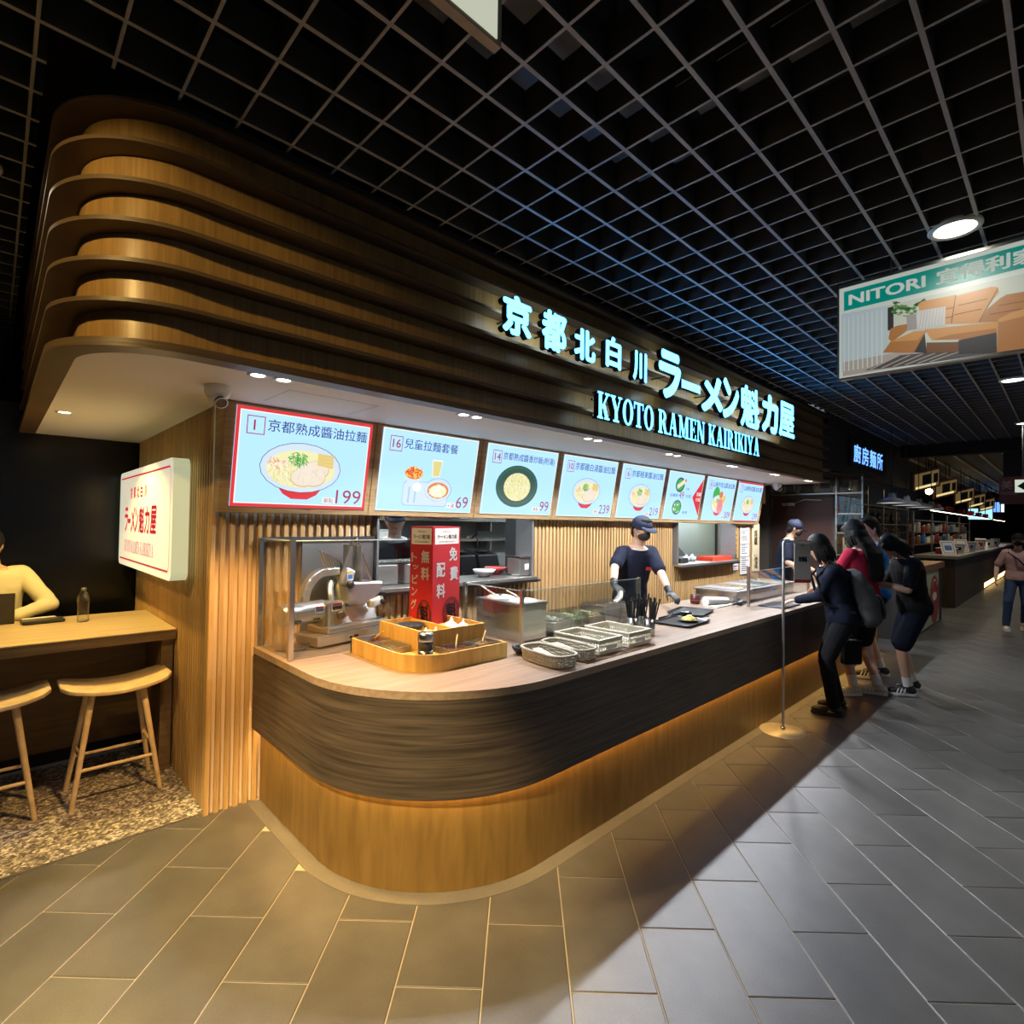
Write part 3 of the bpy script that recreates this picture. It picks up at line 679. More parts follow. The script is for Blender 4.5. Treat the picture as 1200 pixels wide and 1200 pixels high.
for ch, u, w_ in (('ラ', .24, .13), ('ー', .38, .10), ('メ', .50, .13), ('ン', .64, .12), ('魁', .79, .17), ('力', .98, .15), ('屋', 1.16, .18)):
    sp_.text(m, ch, u, .255 if ch != 'ー' else .32, w_=w_, h=.185 if ch != 'ー' else .035, off=.03, shear=.08)
m.build('red_lettering', M_redp, lb)
m = MB(); serif_text(sp_, m, 'KYOTO RAMEN KAIRIKIYA', .26, .11, 1.02, .085); m.build('serif_lettering', M_redq, lb)
base(lb, (.868, 4.4, zA))

# ================================================================= SERVICE COUNTER
M_top = wood('counter_laminate', (.26, .185, .135), (.36, .27, .20), (1.2, 22, 22), .34, .03, rnd=0)
M_front = wood('dark_oak_front', (.040, .030, .024), (.105, .080, .062), (1.2, 1.2, 34), .42, .25, rnd=.05)
M_kick = wood('gold_kick_panel', (.20, .115, .03), (.29, .17, .05), (10, 10, 1.5), .42, .06, rnd=0)
M_strip = emi('warm_led_strip', (1.0, .57, .17), 50)
def cpath(off, xe=9.0):   # off>0 outwards from kick face
    x0, y0, r = 1.146-off, 1.750-off, .75+off*.9
    return [(x0, 3.24)]+[(x0, y0+r+.2)]+arc(x0+r, y0+r, r, 180, 270, 22)+[(x0+r+1.5, y0), (5, y0), (xe, y0)]
ctr = thing('service_counter', 'long curved food counter with dark wood front, pale top and glowing golden base', 'counter')
XE = 8.3
MB().prism(cpath(.055, XE)+[(XE, 2.62), (2.6, 2.62), (2.3, 3.24)], .845, .88).build('worktop', M_top, ctr, .004)
MB().slabring(cpath(.052, XE-.01), cpath(.031, XE-.01), .42, .8445).build('front_panel', M_front, ctr)
MB().slabring(cpath(0, XE-.02), cpath(-.05, XE-.02), 0, .50).build('kick_panel', M_kick, ctr)
MB().slabring(cpath(.028, XE-.05), cpath(.004, XE-.05), .456, .462).build('light_strip', M_strip, ctr)
MB().box(XE-.03, XE, 1.75, 2.6, 0, .845).build('end_panel', M_front, ctr)
MB().box(1.3, XE-.05, 2.56, 2.60, 0, .845).build('back_panel', M_front, ctr)
base(ctr, (1.9, 2.2, 0))
for pth in (cpath(.028, XE-.1),):
    pts = [p for p in pth]
    segs = []
    for a, b in zip(pts[:-1], pts[1:]): segs.append((a, b))
tag(MB().slabring(cpath(.07, XE), cpath(0.0, XE), -.003, .0015).build('baseboard_counter', stone('border_stone', (.11, .10, .09), (.2, .19, .17), .5)), kind='structure')
# ================================================================= CEILING LAMPS
M_disc = emi('lamp_disc', (1.0, .95, .80), 9)
M_lampring = mat('lamp_ring', (.75, .75, .72), .4)
def ceiling_lamp(x, y, label, power=80, r=.105, col=(1.0, .95, .86), group=None, size=150):
    t = thing('ceiling_lamp', label, 'lamp', group)
    MB().lathe([(r*.86, -.004), (r, -.012), (r*1.12, -.002), (r*1.1, .015), (r*.9, .03), (0, .03)], (x, y, GZ-.002), 28).build('housing', M_lampring, t)
    MB().lathe([(0, -.008), (r*.88, -.0035)], (x, y, GZ-.002), 24).build('diffuser', M_disc, t)
    spot(t, (x, y, GZ-.03), power, col, size, 1.0, .10)
    return base(t, (x, y, GZ))
ceiling_lamp(3.64, .42, 'round white disc lamp in the ceiling grid just before the furniture sign')
ceiling_lamp(7.75, .42, 'round white disc lamp in the ceiling grid right below the furniture sign')
ceiling_lamp(11.0, .47, 'farthest small disc lamp in the ceiling grid at the right edge')
ceiling_lamp(-.45, .42, 'disc lamp in the ceiling grid overhead of the viewer', 60)  # unseen, added for general light where the lamp row would continue
ceiling_lamp(-.10, 3.43, 'bright lamp in the ceiling grid cut by the left edge beside the canopy', 30, .09, WARM2)
for x, q in ((1.6, 'nearest'), (5.7, 'middle'), (9.8, 'farthest')): ceiling_lamp(x, -3.6, q+' disc lamp in the ceiling grid over the far side of the aisle', 90)  # unseen lamps added to raise the general light
def track_spot(x, y, aim, power, label, col=(1.0, .66, .22), size=50):
    t = thing('track_spot', label, 'lamp'); d = (Vector(aim)-Vector((x, y, GZ-.12))).normalized(); c = Vector((x, y, GZ-.12))
    MB().cyl(c-d*.10, c+d*.03, .045, .05, 20).build('barrel', M_blackp if 'M_blackp' in globals() else M_black, t); MB().cyl((x, y, GZ-.06), (x, y, GZ+.05), .012, n=8).build('bracket', M_black, t)
    MB().lathe([(0, .0), (.042, .0)], c+d*.031, 16, d).build('lens', M_lens, t); spot(t, tuple(c+d*.05), power, col, size, .5, .035, aim); return base(t, (x, y, GZ))
track_spot(-1.3, 1.5, (.45, 2.75, 2.15), 160, 'black track spotlight behind the viewer aimed at the rounded canopy corner', size=54)
track_spot(-.9, .6, (.72, 1.95, 0), 1000, 'black track spotlight behind the viewer aimed at the floor by the counter corner', size=42, col=(1.0, .74, .34))  # unseen lamp added to make the warm pool on the floor
for k, x in enumerate((2.6, 4.6, 7.0)):  # unseen lights added to brighten the kitchen behind the hatches
    yk = (4.12, 4.12, 3.66)[k]
    t = thing('kitchen_light', ['flat ceiling light over the left of the kitchen', 'flat ceiling light in the middle of the kitchen', 'flat ceiling light over the far kitchen hatch'][k], 'lamp', 'kitchen ceiling lights'); MB().box(x-.6, x+.6, yk-.12, yk+.13, 2.19, 2.231).build('casing', M_rim, t); MB().box(x-.57, x+.57, yk-.10, yk+.11, 2.184, 2.1895).build('diffuser', emi('kitchen_tube', (.85, .95, 1.0), 12), t); ld = bpy.data.lights.new('light', 'AREA'); ld.shape = 'RECTANGLE'; ld.size = 1.1; ld.size_y = .2; ld.energy = 13; ld.color = (.86, .95, 1.0); lo_ = bpy.data.objects.new('light', ld); COL.objects.link(lo_); lo_.location = (x, yk, 2.178); lo_.parent = t; base(t, (x, yk, 2.19))
# ================================================================= THINGS ON THE COUNTER
CZ = .88
M_glass = glass(); M_glassedge = mat('glass_edge', (.45, .55, .50), .15, var=.02); M_blackp = mat('black_plastic', (.018, .018, .02), .35); M_gold = wood('yellow_oak', (.48, .29, .07), (.66, .42, .13), (14, 14, 1.5), .4, .05, rnd=0)
M_cream = mat('cream_plastic', (.86, .80, .62), .45, var=.04); M_wicker = mat('grey_wicker', (.50, .45, .34), .7, var=.3, scale=60)
M_clear = glass('clear_acrylic', (.92, .94, .95), .12, .05)
M_whitec = mat('white_glazed', (.82, .82, .80), .25, var=.03); M_redb = mat('red_lacquer', (.42, .03, .03), .3)
M_redcard = mat('red_card', (.40, .010, .016), .5, var=.06); M_cardpale = mat('pale_card', (.75, .72, .70), .6, var=.02); M_cardpink = mat('cream_card', (.78, .66, .58), .6, var=.02)
M_pw = mat('white_print', (.85, .83, .80), .6, var=.01); M_pb = mat('black_print', (.015, .014, .016), .6, var=.01); M_pr = mat('red_ink', (.55, .03, .03), .6, var=.01)

# --- glass case round the slicer
g = thing('glass_case', 'tall glass guard with steel corner post around the meat slicer', 'glass guard')
MB().box(1.121, 1.127, 2.80, 3.245, CZ+.001, 1.494).build('glass_pane', M_glass, g)
MB().box(1.135, 1.84, 2.789, 2.795, CZ+.001, 1.494).build('glass_pane', M_glass, g)
MB().box(1.108, 1.134, 2.778, 2.802, CZ+.0005, 1.50).build('corner_post', M_steel, g)
MB().box(1.108, 1.13, 3.225, 3.247, CZ+.0005, 1.50).build('wall_post', M_steel, g)
MB().box(1.13, 1.84, 2.787, 2.797, 1.494, 1.499).box(1.119, 1.129, 2.80, 3.23, 1.494, 1.499).build('top_edge', M_glassedge, g)
base(g, (1.12, 2.79, CZ))
ss = thing('steel_splashback', 'stainless steel sheet on the slatted wall behind the slicer', 'panel')
MB().box(1.36, 1.84, 3.236, 3.245, CZ+.002, 1.475).build('sheet', M_steel2, ss)
MB().box(1.13, 1.84, 3.220, 3.246, 1.478, 1.505).build('top_rail', mat('dark_steel_rail', (.12, .12, .13), .4, .8), ss)
base(ss, (1.6, 3.24, CZ))

# --- meat slicer
sl = thing('meat_slicer', 'large stainless steel meat slicer with slanted hopper behind the glass', 'slicer')
dx = Vector((.978, .208, 0)); dy = Vector((-.208, .978, 0)); dz = Vector((0, 0, 1)); SO = Vector((1.335, 2.90, CZ))
def S(a, b, c): return SO+dx*a+dy*b+dz*c
M_st = mat('cast_aluminium', (.66, .65, .62), .28, .9, var=.06)
m = MB(); m.add([S(0, .02, .012), S(.50, .02, .012), S(.50, .22, .012), S(0, .22, .012), S(-.02, 0, .075), S(.52, 0, .075), S(.52, .24, .075), S(-.02, .24, .075)], [(3, 2, 1, 0), (4, 5, 6, 7), (0, 1, 5, 4), (1, 2, 6, 5), (2, 3, 7, 6), (3, 0, 4, 7)])
bs = m.build('base', M_st, sl, .01)
m = MB().obox(S(.28, .12, .095), (.44, .20, .04), dx, dy, dz); m.build('bed', M_st, sl, .012)
for a in (.03, .47): MB().cyl(S(a, .12, 0), S(a, .12, .014), .02, n=10).build('foot', M_blackp, sl)
MB().cyl(S(-.15, .13, .20), S(.10, .13, .20), .062, n=20).cyl(S(-.17, .13, .20), S(-.15, .13, .20), .052, .062, n=20).build('motor_housing', M_st, sl)
for a in (-.10, .02): MB().obox(S(a, .068, .165), (.04, .006, .012), dx, dy, dz).build('vent_slot', M_blackp, sl)
MB().obox(S(.14, .10, .17), (.13, .11, .17), dx, dy, dz).build('gear_box', M_st, sl, .02)
arm = [S(-.02+.0, .14, .22)]+[S(.12-.14*math.cos(R(t)), .14, .25+.17*math.sin(R(t))) for t in range(0, 91, 15)]+[S(.20, .13, .42)]
rr = MB(); 
for p, q in zip(arm[:-1], arm[1:]): rr.obox((p+q)/2, ((q-p).length+.012, .05, .05), (q-p), dy, (q-p).cross(dy))
rr.build('curved_arm', M_st, sl, .008)
ax_ = (dx*.35-dy*.75+dz*.25).normalized()
MB().lathe([(0, -.012), (.155, -.012), (.165, 0), (.155, .012), (.10, .02), (0, .02)], S(.27, .16, .26), 32, ax_).build('blade_guard', M_st, sl)
MB().lathe([(0, .021), (.135, .021), (.14, .018)], S(.27, .16, .26), 32, ax_).build('blade', M_steel, sl)
MB().obox(S(.225, .07, .385), (.075, .05, .11), dx*.92-dz*.38, dy, dz*.92+dx*.38).build('sharpener_housing', M_st, sl, .012)
MB().obox(S(.30, .10, .155), (.34, .03, .11), dx, dy-dz*.4, dz+dy*.4).build('gauge_plate', M_st, sl, .008)
# product tray and slanted hopper
m = MB(); m.add([S(.22, .05, .36), S(.48, .03, .345), S(.46, .02, .28), S(.30, .02, .20), S(.22, .03, .22), S(.22, .23, .36), S(.48, .21, .345), S(.46, .20, .28), S(.30, .2, .20), S(.22, .2, .22)],
      [(0, 4, 3, 2, 1), (5, 6, 7, 8, 9), (0, 1, 6, 5), (1, 2, 7, 6), (2, 3, 8, 7), (3, 4, 9, 8), (4, 0, 5, 9)]); m.build('product_tray', M_st, sl, .012)
MB().obox(S(.315, .13, .455), (.012, .17, .24), dx-dz*.42, dy, dz+dx*.42*-1 if False else dz+dx*.0+dx*-.0).build('hopper_back', M_st, sl, .004)
m = MB(); P0, P1, P2, P3 = S(.23, .09, .60), S(.37, .05, .36), S(.37, .21, .36), S(.23, .24, .60)
q0, q1 = S(.22, .06, .36), S(.30, .04, .585)
m.add([S(.20, .10, .365), S(.285, .10, .60), S(.295, .10, .60), S(.38, .10, .365), S(.20, .112, .365), S(.285, .112, .60), S(.295, .112, .60), S(.38, .112, .365)], [(0, 1, 2, 3), (7, 6, 5, 4), (0, 4, 5, 1), (1, 5, 6, 2), (2, 6, 7, 3), (3, 7, 4, 0)])
m.build('hopper_wing', M_st, sl)
m = MB()
for k in range(7): m.obox(S(.11+.022*k, .135, .49-.010*k), (.006, .01, .13), dx-dz*.4, dy, dz-dx*.45)
m.obox(S(.175, .145, .475), (.165, .006, .12), dx-dz*.35, dy, dz-dx*.45); m.build('ribbed_plate', M_st, sl)
MB().cyl(S(.30, .08, .605), S(.415, .07, .36), .009, n=10).build('slide_rod', M_steel, sl)
for p, r in ((S(.30, .08, .61), .018), (S(.225, .035, .345), .026), (S(.155, .03, .175), .028), (S(.445, .0, .225), .016), (S(.45, .0, .275), .016), (S(.32, .07, .37), .014)):
    MB().ell(p, (r, r*.7, r), 10, 6).cyl(p, p+dy*.03, r*.45, n=8).build('knob', M_blackp, sl)
MB().obox(S(.415, .03, .225), (.10, .05, .05), dx+dz*.2, dy, dz-dx*.2).build('handle_bracket', M_whitec, sl, .008)
spl = Plane(S(-.09, -.0, .0), dx, dz)
def sticker(O, w_, h, cols, name='sticker', U=dx, V=dz):
    p_ = Plane(O, U, V); m = MB(); m.cur = 0; p_.rect(m, 0, 0, w_, h, .0); m.cur = 1; p_.rect(m, w_*.08, h*.12, w_*.84, h*.45, .0006); m.cur = 2; p_.rect(m, w_*.08, h*.62, w_*.84, h*.26, .0006)
    return m.build(name, cols, sl)
M_bl = mat('blue_print', (.05, .16, .5), .5)
sticker(S(.005, .066, .2)+Vector((0, -.0, 0)), .065, .038, [M_pw, M_bl, M_pr]); sticker(S(.10, .043, .20), .08, .05, [M_pw, M_pb, M_pr])
sticker(S(.205, -.001+.043, .37), .045, .06, [M_pw, M_bl, M_gold]); sticker(S(.20, -.002+.01, .03), .03, .03, [M_pw, M_pb, M_pw]); sticker(S(.235, -.002+.01, .03), .035, .032, [M_pr, M_pb, M_pr])
MB().tube([S(-.02, .08, .035), S(-.06, .06, .012), S(-.12, .08, .008), S(-.17, .16, .008)], .005, 6).build('power_cable', M_blackp, sl)
base(sl, (1.58, 3.02, CZ))

# --- topping station : lower tray with rounded corner, upper tray, red standing box
lo = thing('topping_tray', 'wide golden oak tray with rounded front corner holding topping pans', 'tray')
def tp(off): 
    x0, y0, x1, y1, r = 1.436+off, 2.118+off, 2.02-off, 2.75-off, .20-off
    return [(x0, y1)]+arc(x0+r, y0+r, r, 180, 270, 10)+[(x1, y0), (x1, y1)]
MB().slabring(tp(0), tp(.012), CZ+.001, .962).build('rim', M_gold, lo)
MB().prism(tp(.011), CZ+.001, .935).build('inner_floor', M_gold, lo)
MB().box(1.436, 2.02, 2.738, 2.75, CZ+.001, .962).build('back_rail', M_gold, lo)
base(lo, (1.72, 2.4, CZ))
M_chili = mat('chili_topping', (.30, .035, .02), .5, var=.6, scale=90); M_kim = mat('pickled_greens', (.16, .18, .05), .6, var=.6, scale=80); M_onion = mat('chopped_onion', (.55, .42, .45), .6, var=.4, scale=90); M_sprout = mat('bean_sprouts', (.6, .42, .2), .6, var=.4, scale=80)
def pan(x, y, w_, d, food, label, spoon=None):
    t = thing('topping_pan', label, 'container', None); z = .936
    m = MB(); o_, i_ = [(x-w_/2, y-d/2), (x+w_/2, y-d/2), (x+w_/2, y+d/2), (x-w_/2, y+d/2)], [(x-w_/2+.008, y-d/2+.008), (x+w_/2-.008, y-d/2+.008), (x+w_/2-.008, y+d/2-.008), (x-w_/2+.008, y+d/2-.008)]
    m.slabring(o_+[o_[0]], i_+[i_[0]], z, .966); m.box(x-w_/2+.008, x+w_/2-.008, y-d/2+.008, y+d/2-.008, z, z+.006); m.build('pan', M_steel2, t)
    f = MB(); rng = random.Random(int(x*1000+y*999))
    for _ in range(60): f.ell((rng.uniform(x-w_/2+.018, x+w_/2-.018), rng.uniform(y-d/2+.018, y+d/2-.018), z+.008+rng.uniform(0, .012)), (rng.uniform(.006, .012),)*2+(.005,), 6, 4)
    tag(f.build('food_filling', food, t), kind='stuff')
    MB().box(x-w_/2, x+w_/2, y-d/2, y+d/2, .967, .970).build('clear_lid', M_clear, t)
    if spoon: MB().tube([(x, y, .96), (x+spoon[0]*.5, y+spoon[1]*.5, .985), (x+spoon[0], y+spoon[1], 1.01)], .004, 6).build('spoon_handle', M_gold, t)
    return base(t, (x, y, z))
pan(1.515, 2.64, .12, .17, M_chili, 'rearmost topping pan on the left side of the oak tray', (.02, -.06)); pan(1.515, 2.45, .12, .17, M_kim, 'topping pan on the left side of the oak tray near the jar')
pan(1.74, 2.21, .17, .12, M_chili, 'topping pan in front of the garlic, beside the steel jar', (.05, .05)); pan(1.92, 2.21, .15, .12, M_sprout, 'topping pan at the right end of the oak tray', (.06, .04))
up = thing('condiment_box', 'smaller golden oak box stacked on the topping tray holding garlic', 'box')
ux0, ux1, uy0, uy1 = 1.60, 2.012, 2.296, 2.73
m = MB().box(ux0, ux1, uy0, uy0+.012, .937, 1.04).box(ux0, ux1, uy1-.012, uy1, .937, 1.04).box(ux0, ux0+.012, uy0+.012, uy1-.012, .937, 1.04).box(ux1-.012, ux1, uy0+.012, uy1-.012, .937, 1.04); m.build('side_boards', M_gold, up)
MB().box(ux0+.012, ux1-.012, uy0+.012, uy1-.012, .937, 1.00).build('inner_floor', M_gold, up)
MB().box(1.80, 1.81, uy0+.012, uy1-.012, 1.0, 1.035).build('divider', M_gold, up)
base(up, (1.8, 2.5, .937))
t = thing('dark_bowl', 'low black dish inside the left half of the oak condiment box', 'bowl')
MB().lathe([(0, .001), (.06, .001), (.085, .03), (.079, .03), (.056, .006), (0, .006)], (1.705, 2.58, 1.0), 20).build('dish', M_blackp, t)
f = MB(); rng = random.Random(4)
for _ in range(26): a = rng.uniform(0, 6.28); r_ = rng.uniform(0, .045); f.ell((1.705+r_*math.cos(a), 2.58+r_*math.sin(a), 1.012), (.009, .009, .007), 6, 4)
tag(f.build('dark_filling', M_pb, t), kind='stuff'); base(t, (1.705, 2.58, 1.0))
M_gar = mat('garlic_skin', (.80, .68, .70), .55, var=.25, scale=25)
def garlic(x, y, z, s, label, seed):
    t = thing('garlic_bulb', label, 'garlic', 'garlic bulbs in the oak box'); n = 18; prof = [(.0, 0), (.5, .02), (.95, .3), (1, .55), (.8, .85), (.35, 1.1), (.16, 1.35), (.14, 1.75), (.05, 1.8)]
    m = MB(); rings = []
    for r_, h in prof: rings.append([(x+s*r_*(1+.10*math.cos(6*2*math.pi*k/n+seed))*math.cos(2*math.pi*k/n)+s*.15*max(0, h-1), y+s*r_*(1+.10*math.cos(6*2*math.pi*k/n+seed))*math.sin(2*math.pi*k/n), z+s*h) for k in range(n)])
    m.loft(rings); m.build('bulb', M_gar, t); MB().lathe([(s*.3, 0), (s*.25, .003), (0, .004)], (x, y, z), 8).build('root_plate', M_sprout, t)
    return base(t, (x, y, z))
garlic(1.665, 2.37, 1.0, .026, 'garlic bulb at the front left of the oak box', 0); garlic(1.72, 2.36, 1.0, .025, 'second garlic bulb beside the divider of the oak box', 1)
garlic(1.86, 2.40, 1.0, .036, 'large garlic bulb in front of the red box', 2); garlic(1.93, 2.39, 1.0, .034, 'large pale garlic bulb at the right of the pile', 3); garlic(1.90, 2.46, 1.0, .036, 'garlic bulb behind the two large ones', 4); garlic(1.895, 2.36, 1.0, .022, 'small purple garlic clove bulb at the front of the pile', 5)
# red standing card box
rb = thing('red_card_box', 'tall red standing box with white brush characters on the counter', 'box')
c0 = Vector((1.937, 2.60, 1.001)); e1 = Vector((.95, .312, 0)); e2 = Vector((-.312, .95, 0)); wR, wL, hh = .24, .155, .585
c0 = Vector((1.867, 2.562, 1.001)); k_ = .93; c0 = Vector((1.857, 2.585, 1.002)); wR, wL, hh = .285, .165, .575
m = MB(); P = [c0, c0+e1*wR, c0+e1*wR+e2*wL, c0+e2*wL]; m.prism([(p.x, p.y) for p in P], 1.002, 1.002+hh); body = m.build('card_body', M_redcard, rb)
pr_, pl_ = Plane(c0, e1, (0, 0, 1)), Plane(c0+e2*wL, -e2, (0, 0, 1))
def logo(pl, w_, pale):
    m = MB(); pl.rect(m, .06*w_, hh-.105, w_*.88, .095, .0012); m.build('pale_label', pale, body)
    m = MB(); pl.text(m, '京都北白川', w_*.32, hh-.036, w_=w_*.36, h=.012, n=.0022); pl.text(m, 'ラーメン魁力屋', w_*.14, hh-.074, w_=w_*.72, h=.028, n=.0022, off=.02); serif_text(pl, m, 'KYOTO RAMEN KAIRIKIYA', w_*.2, hh-.095, w_*.6, .009, .0022); m.build('label_lettering', M_pb, body)
logo(pr_, wR, M_cardpink); logo(pl_, wL, M_cardpale)
m = MB()
for ch, u, v in (('免', .58, .365), ('費', .62, .245), ('配', .13, .275), ('料', .14, .15)): pr_.text(m, ch, u*wR, v, w_=.31*wR, h=.085, n=.0015, off=.035)
m.build('white_lettering', M_pw, body); m = MB()
for ch, u, v, s in (('無', .50, .37, .075), ('料', .50, .27, .075), ('ト', .06, .375, .055), ('ッ', .12, .33, .028), ('ピ', .10, .245, .055), ('ン', .08, .175, .05), ('グ', .06, .095, .06)): pl_.text(m, ch, u*wL, v-.01, w_=.36*wL if s > .06 else .26*wL, h=s, n=.0015, off=.035)
m.build('white_lettering', M_pw, body)
for pl, w_, u in ((pr_, wR, .68), (pl_, wL, .66)):
    m = MB(); pl.ring(m, u*w_, .055, .31*w_, .09, .006, .0022, 28, -50, 230); pl.ring(m, u*w_, .055, .26*w_, .078, .004, .0022, 28, -30, 210); pl.text(m, '魁', (u-.19)*w_, .008, w_=.38*w_, h=.11, n=.0026, off=.03); m.build('black_emblem', M_pb, body)
base(rb, (1.95, 2.68, 1.002))
# jar
t = thing('steel_jar', 'steel shaker jar with glass band at the tray corner', 'jar')
MB().lathe([(0, .001), (.036, .001), (.038, .01), (.038, .035), (0, .035)], (1.56, 2.22, .936), 20).build('jar_base', M_steel, t)
MB().lathe([(.037, .035), (.037, .08), (.0, .08)], (1.56, 2.22, .936), 20).build('dark_contents', mat('dark_glass', (.05, .05, .05), .1), t)
MB().lathe([(.039, .08), (.040, .085), (.040, .112), (.034, .122), (0, .124)], (1.56, 2.22, .936), 20).build('lid', M_steel, t); base(t, (1.56, 2.22, .936))

# --- sneeze guard
sg = thing('sneeze_guard', 'low glass guard with slim steel posts in front of the food pans', 'glass guard')
gx0, gx1, gy, gt = 2.269, 3.513, 2.258, 1.208
MB().box(gx0+.01, gx1-.01, gy-.003, gy+.003, .925, gt-.006).build('front_pane', M_glass, sg); MB().box(gx0-.003, gx0+.003, gy+.01, 2.78, .925, gt-.006).build('side_pane', M_glass, sg)
MB().box(gx0+.01, gx1-.01, gy-.0035, gy+.0035, gt-.006, gt-.002).box(gx0-.0035, gx0+.0035, gy+.01, 2.78, gt-.006, gt-.002).build('glass_top_edge', M_glassedge, sg)
for x, y in ((gx0, gy), (gx1, gy), (gx0, 2.79)): MB().box(x-.010, x+.010, y-.010, y+.010, CZ+.0005, gt+.004).build('post', M_steel, sg)
base(sg, (2.9, gy, CZ))
# bain marie block
bm = thing('bain_marie', 'stainless steel food warmer box with open lids at the glass corner', 'food warmer')
MB().box(2.315, 2.55, 2.315, 2.72, CZ+.001, 1.10).build('tank', M_steel, bm, .004)
MB().box(2.308, 2.557, 2.308, 2.727, 1.10, 1.114).build('top_plate', M_steel2, bm)
for y, h_ in ((2.41, .0), (2.62, .0)):
    c = MB().lathe([(.0, .012), (.075, .010), (.088, .002), (.09, -.001)], (2.43, y, 1.116), 24).build('pot_lid', M_cream, bm)
    MB().ell((2.43, y, 1.133), (.014, .014, .009), 8, 5).build('lid_knob', M_blackp, c)
for a, b in (((2.40, 2.60, 1.12), (2.34, 2.72, 1.19)), ((2.45, 2.42, 1.12), (2.40, 2.53, 1.17))): MB().cyl(a, b, .006, n=8).build('ladle_handle', M_steel, bm)
base(bm, (2.43, 2.5, CZ))
# food pans behind the guard
M_frost = glass('frosted_box', (.80, .83, .82), .10, .25)
FOOD = [mat('pale_food', (.62, .58, .45), .6, var=.3, scale=50), mat('green_food', (.35, .42, .16), .6, var=.5, scale=50), mat('yellow_food', (.66, .50, .18), .6, var=.3, scale=50), mat('meat_food', (.55, .36, .24), .6, var=.4, scale=40)]
FL = ['clear food box with pale topping nearest the warmer', 'clear food box with chopped greens behind the glass', 'clear food box with yellow topping behind the glass', 'steel food box with meat slices behind the glass', 'steel food box beside the worker\'s gloved hand']
for k in range(5):
    x0 = 2.60+.185*k; t = thing('food_box', FL[k], 'container', 'food boxes behind the guard'); y0, y1, zt = 2.30, 2.52, 1.0+(k > 2)*.02
    o_ = [(x0, y0), (x0+.175, y0), (x0+.175, y1), (x0, y1), (x0, y0)]; i_ = [(x0+.005, y0+.005), (x0+.170, y0+.005), (x0+.170, y1-.005), (x0+.005, y1-.005), (x0+.005, y0+.005)]
    MB().slabring(o_, i_, CZ+.001, zt).build('box_walls', M_frost if k < 3 else M_steel2, t)
    f = MB().box(x0+.006, x0+.169, y0+.006, y1-.006, CZ+.002, zt-.035); rng = random.Random(k)
    for _ in range(70): f.ell((rng.uniform(x0+.02, x0+.155), rng.uniform(y0+.02, y1-.02), zt-.033+rng.uniform(0, .01)), (.012, .010, .007), 6, 4)
    tag(f.build('food', FOOD[k % 4], t), kind='stuff')
    MB().box(x0+.002, x0+.173, y0+.1, y1-.002, zt+.001, zt+.006).build('clear_lid', M_clear, t)
    base(t, (x0+.09, 2.41, CZ))
t = thing('tongs', 'pale handled tongs lying across the last food box', 'tongs'); MB().tube([(3.33, 2.34, 1.03), (3.46, 2.38, 1.05), (3.56, 2.45, 1.075)], [.012, .012, .016], 8).build('arm', M_cream, t); MB().tube([(3.33, 2.36, 1.03), (3.46, 2.41, 1.055), (3.57, 2.47, 1.08)], [.010, .012, .014], 8).build('arm', M_steel, t); base(t, (3.45, 2.4, 1.02))
# ladle rest
t = thing('ladle', 'black ladle lying at the corner of the topping tray', 'ladle')
MB().lathe([(0, .004), (.03, .008), (.046, .03), (.05, .045), (.045, .045), (.04, .028), (.026, .012), (0, .008)], (2.125, 2.12, CZ), 16).build('bowl', M_blackp, t); MB().tube([(2.16, 2.10, .92), (2.185, 2.03, .90), (2.17, 1.98, .886)], .007, 6).build('handle', M_blackp, t); base(t, (2.125, 2.12, CZ))

# --- woven mat and baskets
t = thing('woven_mat', 'thin brown woven mat under the baskets on the counter', 'mat'); m = MB()
a_ = Vector((2.23, 1.765, 0)); 
for k in range(34):
    x = 2.235+k*.0195; m.box(x, x+.014, 1.742, 1.80, CZ+.0005, CZ+.004)
for k in range(4): m.box(2.235, 2.895, 1.746+k*.0145, 1.753+k*.0145, CZ+.004, CZ+.006)
m.build('weave', mat('brown_rush', (.20, .11, .06), .7, var=.3), t); base(t, (2.5, 1.77, CZ))
def woven(cx, cy, L, W_, h, rz, label, spoons=True):
    t = thing('wicker_basket', label, 'basket', 'wicker baskets on the counter'); t_ = []
    def ring(k, z, flare): 
        n = 32; return [((L/2*(1+flare))*math.copysign(abs(math.cos(2*math.pi*i/n))**.55, math.cos(2*math.pi*i/n)), (W_/2*(1+flare))*math.copysign(abs(math.sin(2*math.pi*i/n))**.55, math.sin(2*math.pi*i/n)), z) for i in range(n)]
    m = MB(); rows = 6
    for r_ in range(rows):
        z = .006+h*r_/rows; pts = ring(0, z, .10*r_/rows); n = len(pts)
        pts = [(p[0]*(1+.012*(-1)**(i+r_)), p[1]*(1+.02*(-1)**(i+r_)), p[2]) for i, p in enumerate(pts)]
        m.tube(pts+[pts[0]], h/rows*.52, 5, False)
    m.build('woven_rows', M_wicker, t)
    m = MB(); a, b = ring(0, .002, 0), ring(0, h, .10)
    for i in range(0, 32): m.cyl(a[i], b[i], .0028, n=5)
    m.build('stakes', M_wicker, t)
    r = ring(0, h, .10); MB().tube(r+[r[0]], .0075, 6, False).build('rim', M_wicker, t)
    MB().add([(p[0], p[1], .004) for p in a], [tuple(range(32))]).build('bottom', M_wicker, t)
    if spoons:
        for k in range(3): MB().tube([(-L*.38+.03*k, -.02+.02*k, .02), (0, -.015+.02*k, .035), (L*.36, -.02+.018*k, h-.012)], [.012, .007, .006], 6).build('spoon', M_cream, t)
    t.location = (cx, cy, CZ); t.rotation_euler = (0, 0, rz); return t
woven(2.115, 1.905, .30, .155, .062, R(83), 'grey wicker basket nearest the rounded counter end'); 
